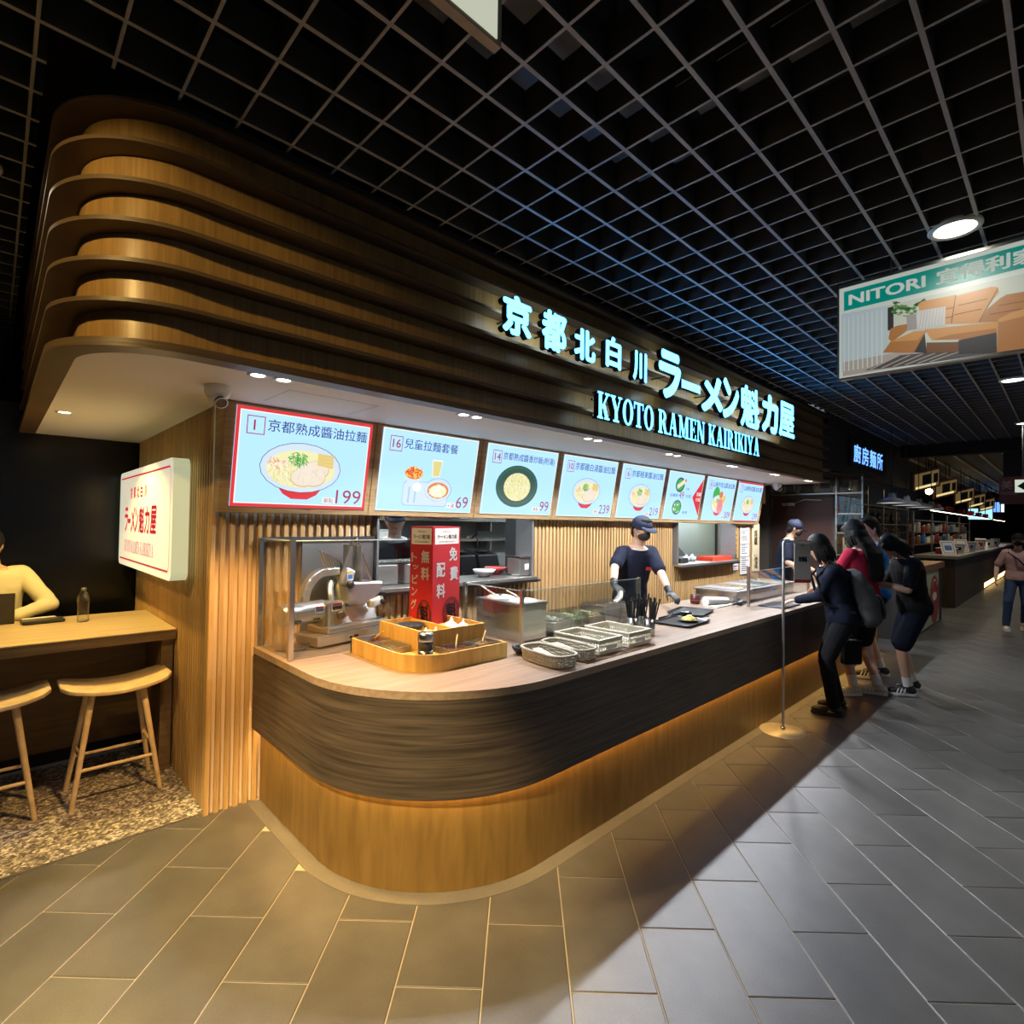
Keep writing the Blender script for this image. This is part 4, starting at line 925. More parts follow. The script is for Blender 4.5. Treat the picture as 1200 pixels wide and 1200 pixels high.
woven(2.305, 1.93, .30, .14, .060, R(86), 'grey wicker basket with spoons beside the cream crate')
def crate(x0, x1, y0, y1, h, label):
    t = thing('plastic_crate', label, 'crate', 'cream plastic crates on the counter'); z = CZ+.007 if y0 < 1.81 else CZ+.001; z = CZ+.007
    m = MB(); T = .004
    def wall(a, b):
        a, b = Vector(a), Vector(b); d = (b-a).normalized(); L = (b-a).length; n = Vector((d.y, -d.x, 0)); nb = max(3, int(L/.016))
        for zz0, zz1 in ((0, .018), (.040, .045), (h-.022, h)): m.obox((a+b)/2+Vector((0, 0, z+(zz0+zz1)/2)), (L, T, zz1-zz0), d, n)
        for k in range(nb+1): m.obox(a+d*(L*k/nb)+Vector((0, 0, z+h*.5)), (.0065, T, h-.02), d, n)
    for p, q in (((x0, y0, 0), (x1, y0, 0)), ((x1, y0, 0), (x1, y1, 0)), ((x1, y1, 0), (x0, y1, 0)), ((x0, y1, 0), (x0, y0, 0))): wall(p, q)
    m.build('lattice_walls', M_cream, t)
    MB().box(x0, x1, y0, y1, z, z+.004).build('bottom', M_cream, t)
    r = MB(); 
    for bx in ((x0-.006, x1+.006, y0-.006, y0+.006), (x0-.006, x1+.006, y1-.006, y1+.006), (x0-.006, x0+.006, y0+.006, y1-.006), (x1-.006, x1+.006, y0+.006, y1-.006)): r.box(*bx, z+h-.004, z+h+.003)
    r.build('rim', M_cream, t)
    MB().box((x0+x1)/2-.05, (x0+x1)/2+.05, y0-.004, y0-.002, z+.020, z+.042).build('label_plate', M_cardpale, t)
    for k in range(4): MB().tube([(x0+.05+.04*k, y0+.04, z+.02), (x0+.07+.04*k, y1-.05, z+.035)], .008, 6).build('spoon', M_whitec, t)
    return base(t, ((x0+x1)/2, (y0+y1)/2, z))
crate(2.415, 2.625, 1.80, 2.12, .078, 'cream lattice plastic crate beside the wicker baskets'); crate(2.70, 2.93, 1.80, 2.12, .080, 'cream lattice plastic crate next to the spoon cups')
# cups with black sticks
def cup(x, y, n, label, tall=.0):
    t = thing('utensil_cup', label, 'cup', 'steel cups full of black chopsticks'); rng = random.Random(int(x*1000))
    MB().lathe([(0, .001), (.032, .001), (.034, .003), (.038, .112), (.0355, .112), (.032, .006), (0, .006)], (x, y, CZ), 24).build('cup_body', M_steel, t)
    for k in range(n):
        a = rng.uniform(0, 6.28); r0, r1 = rng.uniform(.0, .02), rng.uniform(.03, .075); MB().cyl((x+r0*math.cos(a), y+r0*math.sin(a), CZ+.01), (x+r1*math.cos(a), y+r1*math.sin(a), CZ+rng.uniform(.20, .25)+tall), .0042, .0055, 6).build('chopstick', M_blackp, t)
    return base(t, (x, y, CZ))
cup(3.13, 1.93, 16, 'front steel cup of black chopsticks beside the crate'); cup(3.075, 2.02, 18, 'steel cup of black chopsticks behind the front one', .02); cup(3.19, 2.03, 14, 'steel cup of black chopsticks nearest the trays', .01)
# trays
M_tray = mat('black_tray', (.02, .021, .023), .3, spec=.6)
def tray(cx, cy, L, W_, rz, label, z=CZ):
    t = thing('serving_tray', label, 'tray', 'black serving trays'); m = MB(); a, b = L/2, W_/2
    q = [(x-a, y-b) for x, y in rrect(L, W_, .03)]; q2 = [(x*.93, y*.90) for x, y in q]
    n = len(q); vs = [(x, y, .018) for x, y in q]+[(x*.985, y*.98, .020) for x, y in q]+[(x, y, .006) for x, y in q2]+[(x, y, .001) for x, y in q2]
    m.add(vs, [(i, (i+1) % n, n+(i+1) % n, n+i) for i in range(n)]+[(n+i, n+(i+1) % n, 2*n+(i+1) % n, 2*n+i) for i in range(n)]+[(3*n+i, 3*n+(i+1) % n, (i+1) % n, i) for i in range(n)]+[tuple(range(2*n, 3*n)), tuple(range(4*n-1, 3*n-1, -1))])
    m.build('tray_body', M_tray, t); t.location = (cx, cy, z); t.rotation_euler = (0, 0, rz); return t
tray(3.72, 2.02, .40, .29, R(3), 'black tray nearest the counter edge with the yellow dish'); tray(4.20, 2.20, .42, .29, R(12), 'black tray behind the first one by the folded towel')
t = thing('noodle_dish', 'small black dish heaped with yellow noodles on the front tray', 'dish')
MB().lathe([(0, .001), (.06, .001), (.085, .014), (.08, .016), (.058, .006), (0, .006)], (3.79, 2.0, CZ+.007), 24).build('dish', M_blackp, t)
m = MB(); rng = random.Random(9)
M_yel = mat('yellow_noodle', (.80, .58, .14), .5, var=.2)
for _ in range(46):
    a = rng.uniform(0, 6.28); r_ = rng.uniform(.0, .05); x, y, z = 3.79+r_*math.cos(a), 2.0+r_*math.sin(a), CZ+.022+.035*(1-(r_/.055)**2)*rng.uniform(.4, 1)
    b = rng.uniform(0, 3.14); m.tube([(x-.02*math.cos(b), y-.02*math.sin(b), z-.006), (x, y, z), (x+.02*math.cos(b), y+.02*math.sin(b), z-.006)], .0035, 5)
m.ell((3.79, 2.0, CZ+.02), (.052, .052, .025), 14, 7); tag(m.build('noodles', M_yel, t), kind='stuff'); base(t, (3.79, 2.0, CZ+.007))
t = thing('ladle', 'black ladle lying across both serving trays', 'ladle'); MB().lathe([(0, .006), (.035, .01), (.05, .035), (.052, .04), (.046, .04), (.03, .014), (0, .01)], (3.93, 2.10, CZ+.012), 16).build('bowl', M_blackp, t)
MB().tube([(3.88, 2.12, .925), (3.72, 2.12, .925), (3.60, 2.14, .912)], .007, 6).build('handle', M_blackp, t); base(t, (3.93, 2.1, CZ+.01))
t = thing('spoon', 'black spoon resting on the right end of the front tray', 'spoon'); MB().tube([(3.86, 2.05, .912), (3.97, 2.0, .908), (4.05, 1.97, .900)], [.012, .006, .005], 6).build('shaft', M_blackp, t); base(t, (3.95, 2.0, .9))
t = thing('brown_cup', 'short dark brown cup beside the folded towel', 'cup'); MB().lathe([(0, .001), (.04, .001), (.045, .01), (.047, .085), (.042, .085), (.04, .01), (0, .01)], (4.74, 2.44, CZ), 20).build('cup_body', mat('dark_brown_glaze', (.07, .025, .02), .3), t); MB().lathe([(.0475, .03), (.0485, .035), (.0475, .04)], (4.74, 2.44, CZ), 20).build('band', M_redb, t); base(t, (4.74, 2.44, CZ))
t = thing('rolled_towel', 'rolled white towel lying near the steel food counter', 'towel'); m = MB(); m.cyl((4.66, 2.30, CZ+.045), (4.92, 2.22, CZ+.035), .043, .032, 16); m.build('roll', mat('white_cloth', (.78, .76, .72), .9, var=.08, scale=60, bump=.4), t); MB().box(4.62, 4.95, 2.17, 2.30, CZ+.001, CZ+.010).build('flap', _M['white_cloth'], t); base(t, (4.8, 2.25, CZ))
t = thing('stapler', 'black handheld device beside the rolled towel', 'device'); MB().obox((4.99, 2.13, CZ+.03), (.09, .05, .035), (1, .3, .2), (-.3, 1, 0), (0, 0, 1)).build('device_body', M_blackp, t, .006); MB().tube([(4.94, 2.10, CZ+.03), (4.86, 2.09, CZ+.035), (4.82, 2.12, CZ+.02)], .010, 6).build('grip', M_blackp, t); base(t, (4.97, 2.12, CZ))
# second display case
dc = thing('cold_display', 'long stainless food display with glass front near the tall sign stand', 'display case')
MB().box(5.02, 6.5, 2.17, 2.58, CZ+.001, .985).build('steel_body', M_steel, dc, .003); MB().box(5.0, 6.52, 2.15, 2.60, .985, .998).build('top_plate', M_steel2, dc)
for k in range(6):
    x0 = 5.07+.235*k; MB().box(x0, x0+.2, 2.20, 2.55, .998, 1.006).build('pan_cover', M_clear if k % 2 else M_steel2, dc); m = MB(); rng = random.Random(k+40)
    for _ in range(30): m.ell((rng.uniform(x0+.02, x0+.18), rng.uniform(2.22, 2.53), .999), (.014, .014, .008), 6, 4)
    tag(m.build('food', FOOD[(k+1) % 4], dc), kind='stuff')
MB().box(4.95, 6.55, 2.030, 2.036, .90, 1.19).build('front_glass', M_glass, dc); MB().box(4.95, 6.55, 2.029, 2.037, 1.19, 1.196).build('glass_top_edge', M_glassedge, dc)
for x in (4.944, 6.55): MB().box(x-.011, x+.011, 2.022, 2.044, CZ+.0005, 1.242).build('post', M_steel, dc)
base(dc, (5.75, 2.3, CZ))
t = thing('black_tray_slot', 'flat black tray under the hand of the backpack customer', 'tray'); MB().box(5.05, 5.45, 1.76, 1.99, CZ+.001, CZ+.010).build('tray_plate', M_tray, t, .003); MB().box(5.05, 5.45, 1.755, 1.765, CZ+.01, CZ+.016).build('tray_rim', M_tray, t); base(t, (5.25, 1.88, CZ))

# --- queue stand
st = thing('sign_stand', 'slim steel queue stand with round base and hanging paper sign', 'stand'); sx, sy = 4.52, 1.585
MB().lathe([(0, .014), (.03, .012), (.165, .006), (.17, .0005)], (sx, sy, .0015), 40).build('round_base', mat('cream_metal_base', (.62, .56, .40), .35, .3), st)
MB().lathe([(.018, .012), (.018, .03), (.011, .035)], (sx, sy, .0015), 14).build('collar', M_steel, st)
ux = Vector((R_.x, R_.y, 0))
pe = Vector((sx, sy, 0))
hz = 1.49
MB().tube([(sx, sy, .03), (sx, sy, hz-.015), tuple(pe+ux*.008+Vector((0, 0, hz-.004))), tuple(pe+ux*.02+Vector((0, 0, hz))), tuple(pe+ux*.215+Vector((0, 0, hz)))], .0105, 10).build('pole', M_alu, st)
spn = Plane(pe+ux*.085+Vector((0, 0, 1.165)), ux, (0, 0, 1)); m = MB(); m.obox(spn.p(.065, .155, 0), (.13, .31, .005), spn.U, spn.V, spn.N); brd = m.build('sign_board', mat('grey_paper', (.46, .45, .42), .7, var=.03), st)
m = MB(); spn.rect(m, .0, .0, .13, .026, .0032); m.build('red_band', M_redcard, brd)
m = MB(); spn.text(m, '取餐區', .034, .165, w_=.066, h=.042, n=.0034, off=.05); spn.rect(m, .05, .29, .03, .006, .0034); m.build('black_lettering', M_pb, brd)
base(st, (sx, sy, .0015))
# ================================================================= KITCHEN SEEN THROUGH THE HATCHES
for (x0, x1, z0, z1), lab, wide in ((W1, 'grey steel ledge of the wide kitchen hatch', 0), (W2, 'grey steel ledge of the far narrow kitchen hatch', 0)):
    t = thing('hatch_ledge', lab, 'ledge'); MB().box(x0+.002, x1+.0, 3.14, 3.55, z0+.002, z0+.03).build('ledge_plate', M_steel2, t, .003); MB().box(x0+.01, x1+.05, 3.16, 3.18, z0-.02, z0+.002).build('drip_edge', mat('dark_steel_rail', (.12, .12, .13), .4, .8), t); base(t, ((x0+x1)/2, 3.3, z0))
for x0, x1 in ((W1[1]-.02, W1[1]), (W1[0], W1[0]+.015), (W2[1]-.02, W2[1]), (W2[0], W2[0]+.015)):
    tag(MB().box(x0, x1, 3.20, 3.40, 1.15, 2.22).build('trim_3', mat('steel_jamb', (.30, .30, .31), .4, .6)), kind='structure')
wb = thing('kitchen_worktop', 'long stainless worktop inside the kitchen behind the hatches', 'worktop'); MB().box(1.2, 7.9, 4.55, 5.28, .0, .90).build('cabinet', M_steel2, wb); MB().box(1.18, 7.95, 4.5, 5.29, .90, .94).build('top_plate', M_steel, wb); base(wb, (4, 4.9, 0))
for z, lab in ((1.62, 'lower steel wall shelf at the back of the kitchen'), (1.38, 'steel rail shelf above the kitchen worktop')):
    t = thing('wall_shelf', lab, 'shelf'); MB().box(1.6, 5.6, 4.98 if z > 1.5 else 5.1, 5.29, z, z+.03).build('shelf_board', M_steel, t)
    for x in (1.9, 3.2, 4.5, 5.4): MB().box(x, x+.02, 5.05, 5.29, z-.12, z).build('bracket', M_steel2, t)
    base(t, (3.6, 5.1, z))
M_orange = mat('orange_plastic', (.75, .20, .03), .4); M_yelp = mat('yellow_plastic', (.80, .62, .05), .4); M_bluep = mat('blue_plastic', (.03, .20, .55), .4)
def kbox(x, y, z, w_, d, h, m_, lab, name='container', cat='container', lid=None):
    t = thing(name, lab, cat); MB().box(x-w_/2, x+w_/2, y-d/2, y+d/2, z+.001, z+h).build('tub', m_, t, .01); MB().box(x-w_/2-.006, x+w_/2+.006, y-d/2-.006, y+d/2+.006, z+h, z+h+.012).build('lid', lid or m_, t); return base(t, (x, y, z))
def kbowl(x, y, z, r, m_, lab, inner=None, grp=None):
    t = thing('bowl', lab, 'bowl', grp); MB().lathe([(0, .001), (r*.45, .001), (r*.48, r*.10), (r*.85, r*.38), (r, r*.62), (r*.96, r*.62), (r*.8, r*.40), (r*.4, r*.14), (0, r*.12)], (x, y, z), 24).build('bowl_body', m_, t)
    MB().lathe([(r*.99, r*.60), (r*1.01, r*.62), (r*.97, r*.635)], (x, y, z), 24).build('rim', inner or m_, t); return base(t, (x, y, z))
LZ = 1.162
kbowl(2.93, 3.36, LZ, .095, M_whitec, 'white bowl on the ledge of the wide kitchen hatch'); kbowl(3.165, 3.475, LZ, .10, M_redb, 'red lacquer bowl on the ledge of the kitchen hatch', M_whitec)
t = thing('steel_pot', 'square steel pot at the right end of the wide hatch ledge', 'pot'); MB().box(3.155+.05, 3.33, 3.22+.0, 3.38, LZ, LZ+.15).build('pot_body', M_steel2, t, .012); MB().box(3.195, 3.34, 3.21, 3.39, LZ+.15, LZ+.162).build('rim', M_steel, t); MB().box(3.26, 3.31, 3.2165, 3.219, LZ+.05, LZ+.10).build('paper_label', M_pw, t); base(t, (3.27, 3.3, LZ))
for k, (x, lab) in enumerate(((1.98, 'steel pan on the hatch ledge right behind the slicer'), (2.23, 'steel pan on the hatch ledge left of the red box'))):
    t = thing('gastro_pan', lab, 'pan', 'steel pans on the hatch ledge'); MB().box(x-.10, x+.10, 3.30, 3.5, LZ, LZ+.15).build('pan_body', M_steel2, t, .015); MB().box(x-.112, x+.112, 3.29, 3.51, LZ+.15, LZ+.162).build('rim', M_steel, t); base(t, (x, 3.4, LZ))
kbox(2.96, 5.12, 1.41, .22, .2, .10, M_whitec, 'white tub on the kitchen shelf'); kbox(3.4, 5.12, 1.65, .16, .16, .08, M_orange, 'orange tub on the top kitchen shelf'); kbox(3.05, 5.12, 1.65, .18, .16, .06, M_yelp, 'yellow tub on the top kitchen shelf')
kbox(3.75, 5.12, 1.65, .2, .16, .09, M_redb, 'red tub on the top kitchen shelf'); kbox(4.1, 5.12, 1.65, .2, .16, .08, M_whitec, 'white tub at the right of the top kitchen shelf'); kbox(2.75, 5.0, .94, .2, .2, .12, M_bluep, 'blue bottle crate on the kitchen worktop')
for k, x in enumerate((3.80, 4.14)):
    t = thing('noodle_boiler', ['black noodle cooker left of its twin', 'black noodle cooker on the right'][k], 'cooker'); z = .94
    m = MB(); m.add([(x-.15, 4.6, z), (x+.15, 4.6, z), (x+.15, 4.95, z), (x-.15, 4.95, z), (x-.15, 4.68, z+.30), (x+.15, 4.68, z+.30), (x+.15, 4.95, z+.36), (x-.15, 4.95, z+.36)], [(3, 2, 1, 0), (4, 5, 6, 7), (0, 1, 5, 4), (1, 2, 6, 5), (2, 3, 7, 6), (3, 0, 4, 7)]); m.build('cooker_body', M_blackp, t, .01)
    MB().lathe([(0, .01), (.08, .008), (.09, 0)], (x, 4.80, z+.335), 16).build('steel_lid', M_steel, t)
    for q in (-.08, .08): MB().cyl((x+q, 4.60, z+.1), (x+q, 4.58, z+.1), .02, n=10).build('dial', M_steel, t)
    MB().tube([(x+.05, 4.92, z+.34), (x+.02, 4.9, z+.48), (x+.10, 5.0, z+.55), (x+.22, 5.2, z+.50), (x+.24, 5.29, z+.46)], .012, 6).build('black_cord', M_blackp, t)
    MB().box(x+.19, x+.29, 5.28, 5.30, z+.42, z+.50).build('socket_plate', M_whitec, t); base(t, (x, 4.8, z))
t = thing('refrigerator', 'tall dark steel refrigerator edge at the right side of the wide hatch', 'refrigerator'); MB().box(3.97, 4.6, 3.92, 4.22, .0, 2.1).build('cabinet', mat('dark_fridge', (.14, .15, .16), .35, .6), t, .01); MB().box(3.99, 4.58, 3.90, 3.92, .1, 2.05).build('door', mat('dark_fridge_door', (.18, .19, .20), .3, .7), t, .005); MB().box(4.02, 4.04, 3.87, 3.90, 1.0, 1.7).build('handle', M_alu, t); base(t, (4.28, 4.07, 0))
# second hatch
t = thing('frosted_partition', 'pale green frosted glass partition behind the far kitchen hatch', 'partition'); MB().box(6.4, 8.1, 3.85, 3.87, .0, 2.23).build('pane', mat('pale_green_glass', (.50, .60, .55), .3, var=.05, scale=4), t); MB().box(8.1, 8.15, 3.84, 3.88, .0, 2.23).build('frame_post', M_blackp, t); base(t, (7.2, 3.86, 0))
LZ2 = 1.152
t = thing('ticket_printer', 'black counter terminal with raised screen on the far hatch ledge', 'terminal'); MB().box(5.98, 6.18, 3.27, 3.42, LZ2, LZ2+.06).build('terminal_body', M_blackp, t, .01); MB().obox((6.08, 3.36, LZ2+.14), (.19, .012, .15), (1, 0, 0), (0, .7, -.7), (0, .7, .7)).build('screen', M_blackp, t, .004); MB().cyl((6.08, 3.36, LZ2+.05), (6.08, 3.38, LZ2+.13), .018, n=8).build('neck', M_blackp, t); base(t, (6.08, 3.34, LZ2))
for k, x in enumerate((6.36, 6.52)):
    t = thing('white_cup', ['white lidded cup beside the black terminal', 'white lidded cup nearer the red trays'][k], 'cup'); MB().lathe([(0, .001), (.035, .001), (.045, .05), (.03, .062), (.015, .065), (.018, .085), (0, .09)], (x, 3.40, LZ2), 16).build('cup_body', M_whitec, t); MB().lathe([(.046, .048), (.048, .052), (.044, .056)], (x, 3.40, LZ2), 16).build('rim', M_whitec, t); base(t, (x, 3.4, LZ2))
M_rt = mat('red_tray', (.70, .07, .03), .4)
for k in range(3):
    t = thing('red_tray', ['red tray at the bottom of the stack on the far hatch ledge', 'red tray in the middle of the stack on the far hatch ledge', 'red tray on top of the stack on the far hatch ledge'][k], 'tray', 'stack of red trays'); z = LZ2+k*.018; MB().box(6.70+.01*k, 7.25+.01*k, 3.22, 3.42, z, z+.008).build('tray_base', M_rt, t); m = MB()
    for b in ((6.69, 7.26, 3.21, 3.22), (6.69, 7.26, 3.42, 3.43), (6.69, 6.70, 3.22, 3.42), (7.25, 7.26, 3.22, 3.42)): m.box(b[0]+.01*k, b[1]+.01*k, b[2], b[3], z, z+.0165)
    m.build('tray_rim', M_rt, t); base(t, (6.97, 3.32, z))
# notices on the wall right of the far hatch
def notice(x0, x1, z0, z1, m_, lab, rows, ink, y=3.243, glyph=None, name='wall_notice'):
    t = thing(name, lab, 'notice'); pl = Plane((x0, y, z0), (1, 0, 0), (0, 0, 1)); w_, h = x1-x0, z1-z0; MB().obox(pl.p(w_/2, h/2, 0), (w_, h, .006), pl.U, pl.V, pl.N).build('sheet', m_, t); m = MB()
    if glyph:
        n = len(glyph)
        for k, ch in enumerate(glyph): pl.text(m, ch, w_*.28, h*(1-(k+.9)/n)-.0, w_=w_*.44, h=h/n*.62, n=.0042, off=.02)
    else:
        rng = random.Random(int(x0*100))
        for k in range(rows): pl.rect(m, w_*.12, h*(.92-k*.84/rows), w_*rng.uniform(.4, .76), h*.28/rows, .0042)
    m.build('lettering', ink, t); return base(t, ((x0+x1)/2, y, z0))
M_board = wood('notice_wood', (.45, .26, .08), (.6, .38, .14), (10, 10, 1), .5, .05, rnd=0)
notice(7.37, 7.53, 1.17, 1.60, M_board, 'narrow wooden plaque with vertical black writing beside the far hatch', 8, M_pb, glyph='店内飲食料理')
notice(7.36, 7.53, 1.00, 1.14, M_cardpale, 'small white paper note under the wooden plaque', 3, M_pb)
notice(7.60, 7.90, 1.36, 1.60, M_cardpale, 'white menu sheet at the top of the notice column', 7, M_pb); notice(7.60, 7.90, 1.18, 1.35, M_cardpale, 'white menu sheet in the middle of the notice column', 5, M_pb); notice(7.60, 7.92, .93, 1.17, M_cardpale, 'white menu sheet at the bottom of the notice column', 7, M_pb)
notice(8.0, 8.27, .95, 1.65, mat('buff_poster', (.75, .62, .38), .6), 'tall buff poster with brush strokes on the wall end', 0, M_board, glyph='醤油')
# domes
def dome(x, y, z, r, lab):
    t = thing('security_camera', lab, 'camera'); MB().lathe([(r, 0), (r*1.02, -r*.5), (r*.9, -r*.95), (0, -r*1.02)][::-1], (x, y, z), 20).build('camera_base', M_whitec, t); d = Vector((.10, -.75, -.62)).normalized(); c = Vector((x, y, z-r*.9))
    MB().ell(c, (r*.78,)*3, 16, 10).build('ball', M_whitec, t); MB().cyl(c+d*r*.5, c+d*r*1.02, r*.42, r*.46, 16).build('lens', M_blackp, t); MB().lathe([(r*.46, 0), (r*.55, .003), (r*.46, .006)], c+d*r*1.0, 16, d).build('lens_ring', M_whitec, t)
    return base(t, (x, y, z))
dome(.755, 2.80, 2.2315, .055, 'white dome camera on the soffit corner above the first menu screen'); dome(8.15, 2.95, 2.2315, .06, 'white dome camera on the soffit at the far end of the kiosk')
# hanging bare frame: passage utility box
t = thing('utility_panel', 'small pale box with a red mark right of the last menu screen', 'panel'); MB().box(8.06, 8.28, 3.16, 3.24, 1.95, 2.2).build('panel_body', M_board, t); MB().box(8.10, 8.2, 3.155, 3.16, 2.12, 2.17).build('red_label', M_redcard, t); base(t, (8.17, 3.2, 1.95))
# ================================================================= LEFT: BAR TABLE AND STOOLS
M_bar = wood('bar_oak', (.46, .34, .20), (.64, .50, .32), (1.2, 26, 26), .38, .04, rnd=0); M_baredge = wood('bar_edge', (.13, .09, .05), (.22, .15, .09), (1.2, 20, 20), .5, .1, rnd=0)
bt_ = thing('bar_table', 'high wooden bar table against the slatted side wall', 'table')
MB().box(-3.2, .866, 3.96, 4.92, .897, .905).build('table_top', M_bar, bt_, .002); MB().box(-3.2, .866, 3.965, 4.915, .84, .897).build('edge_board', M_baredge, bt_)
MB().box(-3.2, .80, 4.50, 4.54, .12, .84).build('front_panel', wood('bar_panel', (.13, .08, .035), (.20, .13, .06), (1.5, 1.5, 20), .5, .1, rnd=0), bt_); MB().box(-3.2, .84, 4.56, 4.60, .005, .12).build('toe_board', M_black, bt_)
MB().box(.80, .862, 4.02, 4.86, .005, .84).build('end_support', _M['bar_edge'], bt_)
base(bt_, (-.5, 4.4, .005)); tag(MB().box(-3.2, .79, 4.555, 4.562, .004, .022).build('baseboard_bar', M_alu), kind='structure')
M_ash = wood('pale_ash', (.56, .42, .25), (.74, .58, .38), (8, 8, 8), .45, .05, rnd=.1)
def stool(cx, cy, rz, label):
    t = thing('bar_stool', label, 'stool', 'ash bar stools'); n = 16
    m = MB(); P = []
    for lay in (0, 1):
        for i in range(n+1):
            u = -1+2*i/n; x = .262*u; z = .60+.045*u*u+(.024 if lay else 0)
            hw = .150+.035*math.sqrt(max(0, 1-abs(u)**2.2)) if abs(u) < 1 else .12
            for s_ in (-1, 1): P.append((x, s_*hw*(1-.10*(abs(u)**8)), z))
    q = (n+1)*2
    fs = []
    for i in range(n):
        a = 2*i; fs += [(a, a+1, a+3, a+2), (q+a, q+a+2, q+a+3, q+a+1), (a, a+2, q+a+2, q+a), (a+1, q+a+1, q+a+3, a+3)]
    fs += [(0, q, q+1, 1), (2*n, 2*n+1, q+2*n+1, q+2*n)]
    m.add(P, fs, True); m.build('seat', M_ash, t, .006, 2)
    L = [(-.205, -.16), (.205, -.16), (-.205, .16), (.205, .16)]; T_ = [(-.12, -.085), (.12, -.085), (-.12, .085), (.12, .085)]
    pt = lambda k, z: tuple(Vector((*L[k], 0)).lerp(Vector((*T_[k], .60)), z/.60))
    for k in range(4): MB().cyl(pt(k, .0), pt(k, .61), .0125, .017, 12).build('leg', M_ash, t)
    for a, b, z in ((0, 1, .20), (2, 3, .20), (0, 2, .26), (1, 3, .26)): MB().cyl(pt(a, z), pt(b, z), .0095, n=10).build('stretcher', M_ash, t)
    MB().box(-.13, .13, -.012, .012, .578, .602).box(-.135, -.11, -.09, .09, .578, .604).box(.11, .135, -.09, .09, .578, .606).build('seat_rail', M_ash, t, .003)
    t.location = (cx, cy, .0045); t.rotation_euler = (0, 0, rz); return t
stool(.555, 3.93, R(0), 'pale ash stool with curved seat nearest the slatted wall'); stool(-.005, 3.96, R(1), 'pale ash stool cut by the left edge of the photo'); 
# items on the bar
BZ = .9055
t = thing('water_bottle', 'clear ribbed plastic water bottle standing on the bar table', 'bottle'); bx_, by_ = .458, 4.60
prof = [(0, .001), (.030, .001), (.033, .008)]+[(.033-.002*(k % 2), .02+.012*k) for k in range(8)]+[(.034, .125), (.034, .15), (.030, .175), (.016, .20), (.0125, .207), (.0125, .215)]
MB().lathe(prof, (bx_, by_, BZ), 24).build('bottle_body', glass('clear_pet', (.96, .98, .97), .16, .04), t); MB().lathe([(.0345, .13), (.0345, .152), (.031, .172)], (bx_, by_, BZ), 24).build('film_label', glass('label_film', (.90, .90, .88), .2, .2), t)
MB().lathe([(.0145, .207), (.0145, .226), (0, .2265)], (bx_, by_, BZ), 16).build('cap', mat('dark_cap', (.08, .08, .09), .4), t); base(t, (bx_, by_, BZ))
t = thing('tablet_case', 'black zip case with a pale card on the bar table', 'case'); m = MB(); m.obox((.262, 4.72, BZ+.012), (.215, .13, .022), (1, .08, 0), (-.08, 1, 0)); m.build('case_body', M_blackp, t, .008); MB().obox((.25, 4.80, BZ+.018), (.17, .10, .004), (1, .1, 0), (-.1, 1, 0), (0, 0, 1)).build('pale_card', M_cardpale, t); base(t, (.262, 4.72, BZ))
t = thing('laptop', 'dark laptop opened in front of the seated man', 'laptop'); MB().box(-.20, .125, 4.78, 4.98, BZ, BZ+.014).build('laptop_base', mat('laptop_shell', (.05, .05, .055), .4, .6), t, .003)
MB().obox((-.038, 4.755, BZ+.105), (.325, .007, .20), (1, 0, 0), (0, .95, .2), (0, -.2, .97)).build('laptop_lid', _M['laptop_shell'], t, .003); base(t, (-.04, 4.85, BZ))

# ================================================================= HANGING SIGNS
PR = {k: emi('board_'+k, c, .52, tuple(v*.06 for v in c)) for k, c in dict(white=(.72, .80, .72), teal=(.0, .33, .27), curtain=(.55, .66, .70), wall=(.62, .66, .55), leather=(.46, .19, .05), leather2=(.66, .31, .09), shade=(.18, .07, .02), dark=(.03, .03, .035), plant=(.04, .14, .04), plant2=(.12, .30, .06), cushion=(.62, .62, .58), cushion2=(.36, .34, .33), rug=(.09, .08, .08), floorp=(.48, .42, .36)).items()}
PK = list(PR); PM = [PR[k] for k in PK]
nt_ = thing('furniture_sign', 'hanging illuminated furniture shop sign with teal band and tan sofa', 'sign')
sx0, sy0, zb_, hS, wS = 3.86, 1.020, 2.552, .572, 1.93
MB().box(sx0, sx0+.05, sy0-wS, sy0, zb_, zb_+hS).build('light_box', [PR['white']], nt_, .003)
MB().box(sx0-.006, sx0+.056, sy0-wS-.004, sy0+.004, zb_+hS, zb_+hS+.018).box(sx0+.0, sx0+.056, sy0-wS-.004, sy0+.004, zb_-.010, zb_).box(sx0+.0, sx0+.056, sy0+.0005, sy0+.012, zb_, zb_+hS).build('frame', M_alu, nt_)
for y in (.75, -.6): MB().cyl((sx0+.03, y, zb_+hS), (sx0+.03, y, 3.3), .004, n=6).build('hanging_wire', M_alu, nt_)
np_ = Plane((sx0-.001, sy0, zb_), (0, -1, 0), (0, 0, 1))
def uz(x, y):
    yb = 1035-(x-140)*.165; yt = 490-(x-125)*.262; return ((x-135)/1065*.887, (yb-y)/(yb-yt)*hS)
def mirror_print(m, keep=False):      # the right half of the printed picture repeats the left half the other way round
    n = len(m.v); ax = np_.p(.905, 0).dot(np_.U)
    V = [Vector(v) for v in m.v]; m.v += [tuple(v+np_.U*(2*(ax-v.dot(np_.U)))) for v in V]
    for i in range(len(m.f)): m.f.append([q+n for q in reversed(m.f[i])]); m.mi.append(m.mi[i]); m.sm.append(False)
def KK(m, k): m.cur = PK.index(k); return m
def pp(m, k, pts, n): KK(m, k); np_.poly(m, [uz(*p) for p in pts], n)
m = MB(); KK(m, 'teal'); np_.rect(m, .026, .425, wS-.05, .122, .0008); band = m.build('teal_band', PM, nt_)
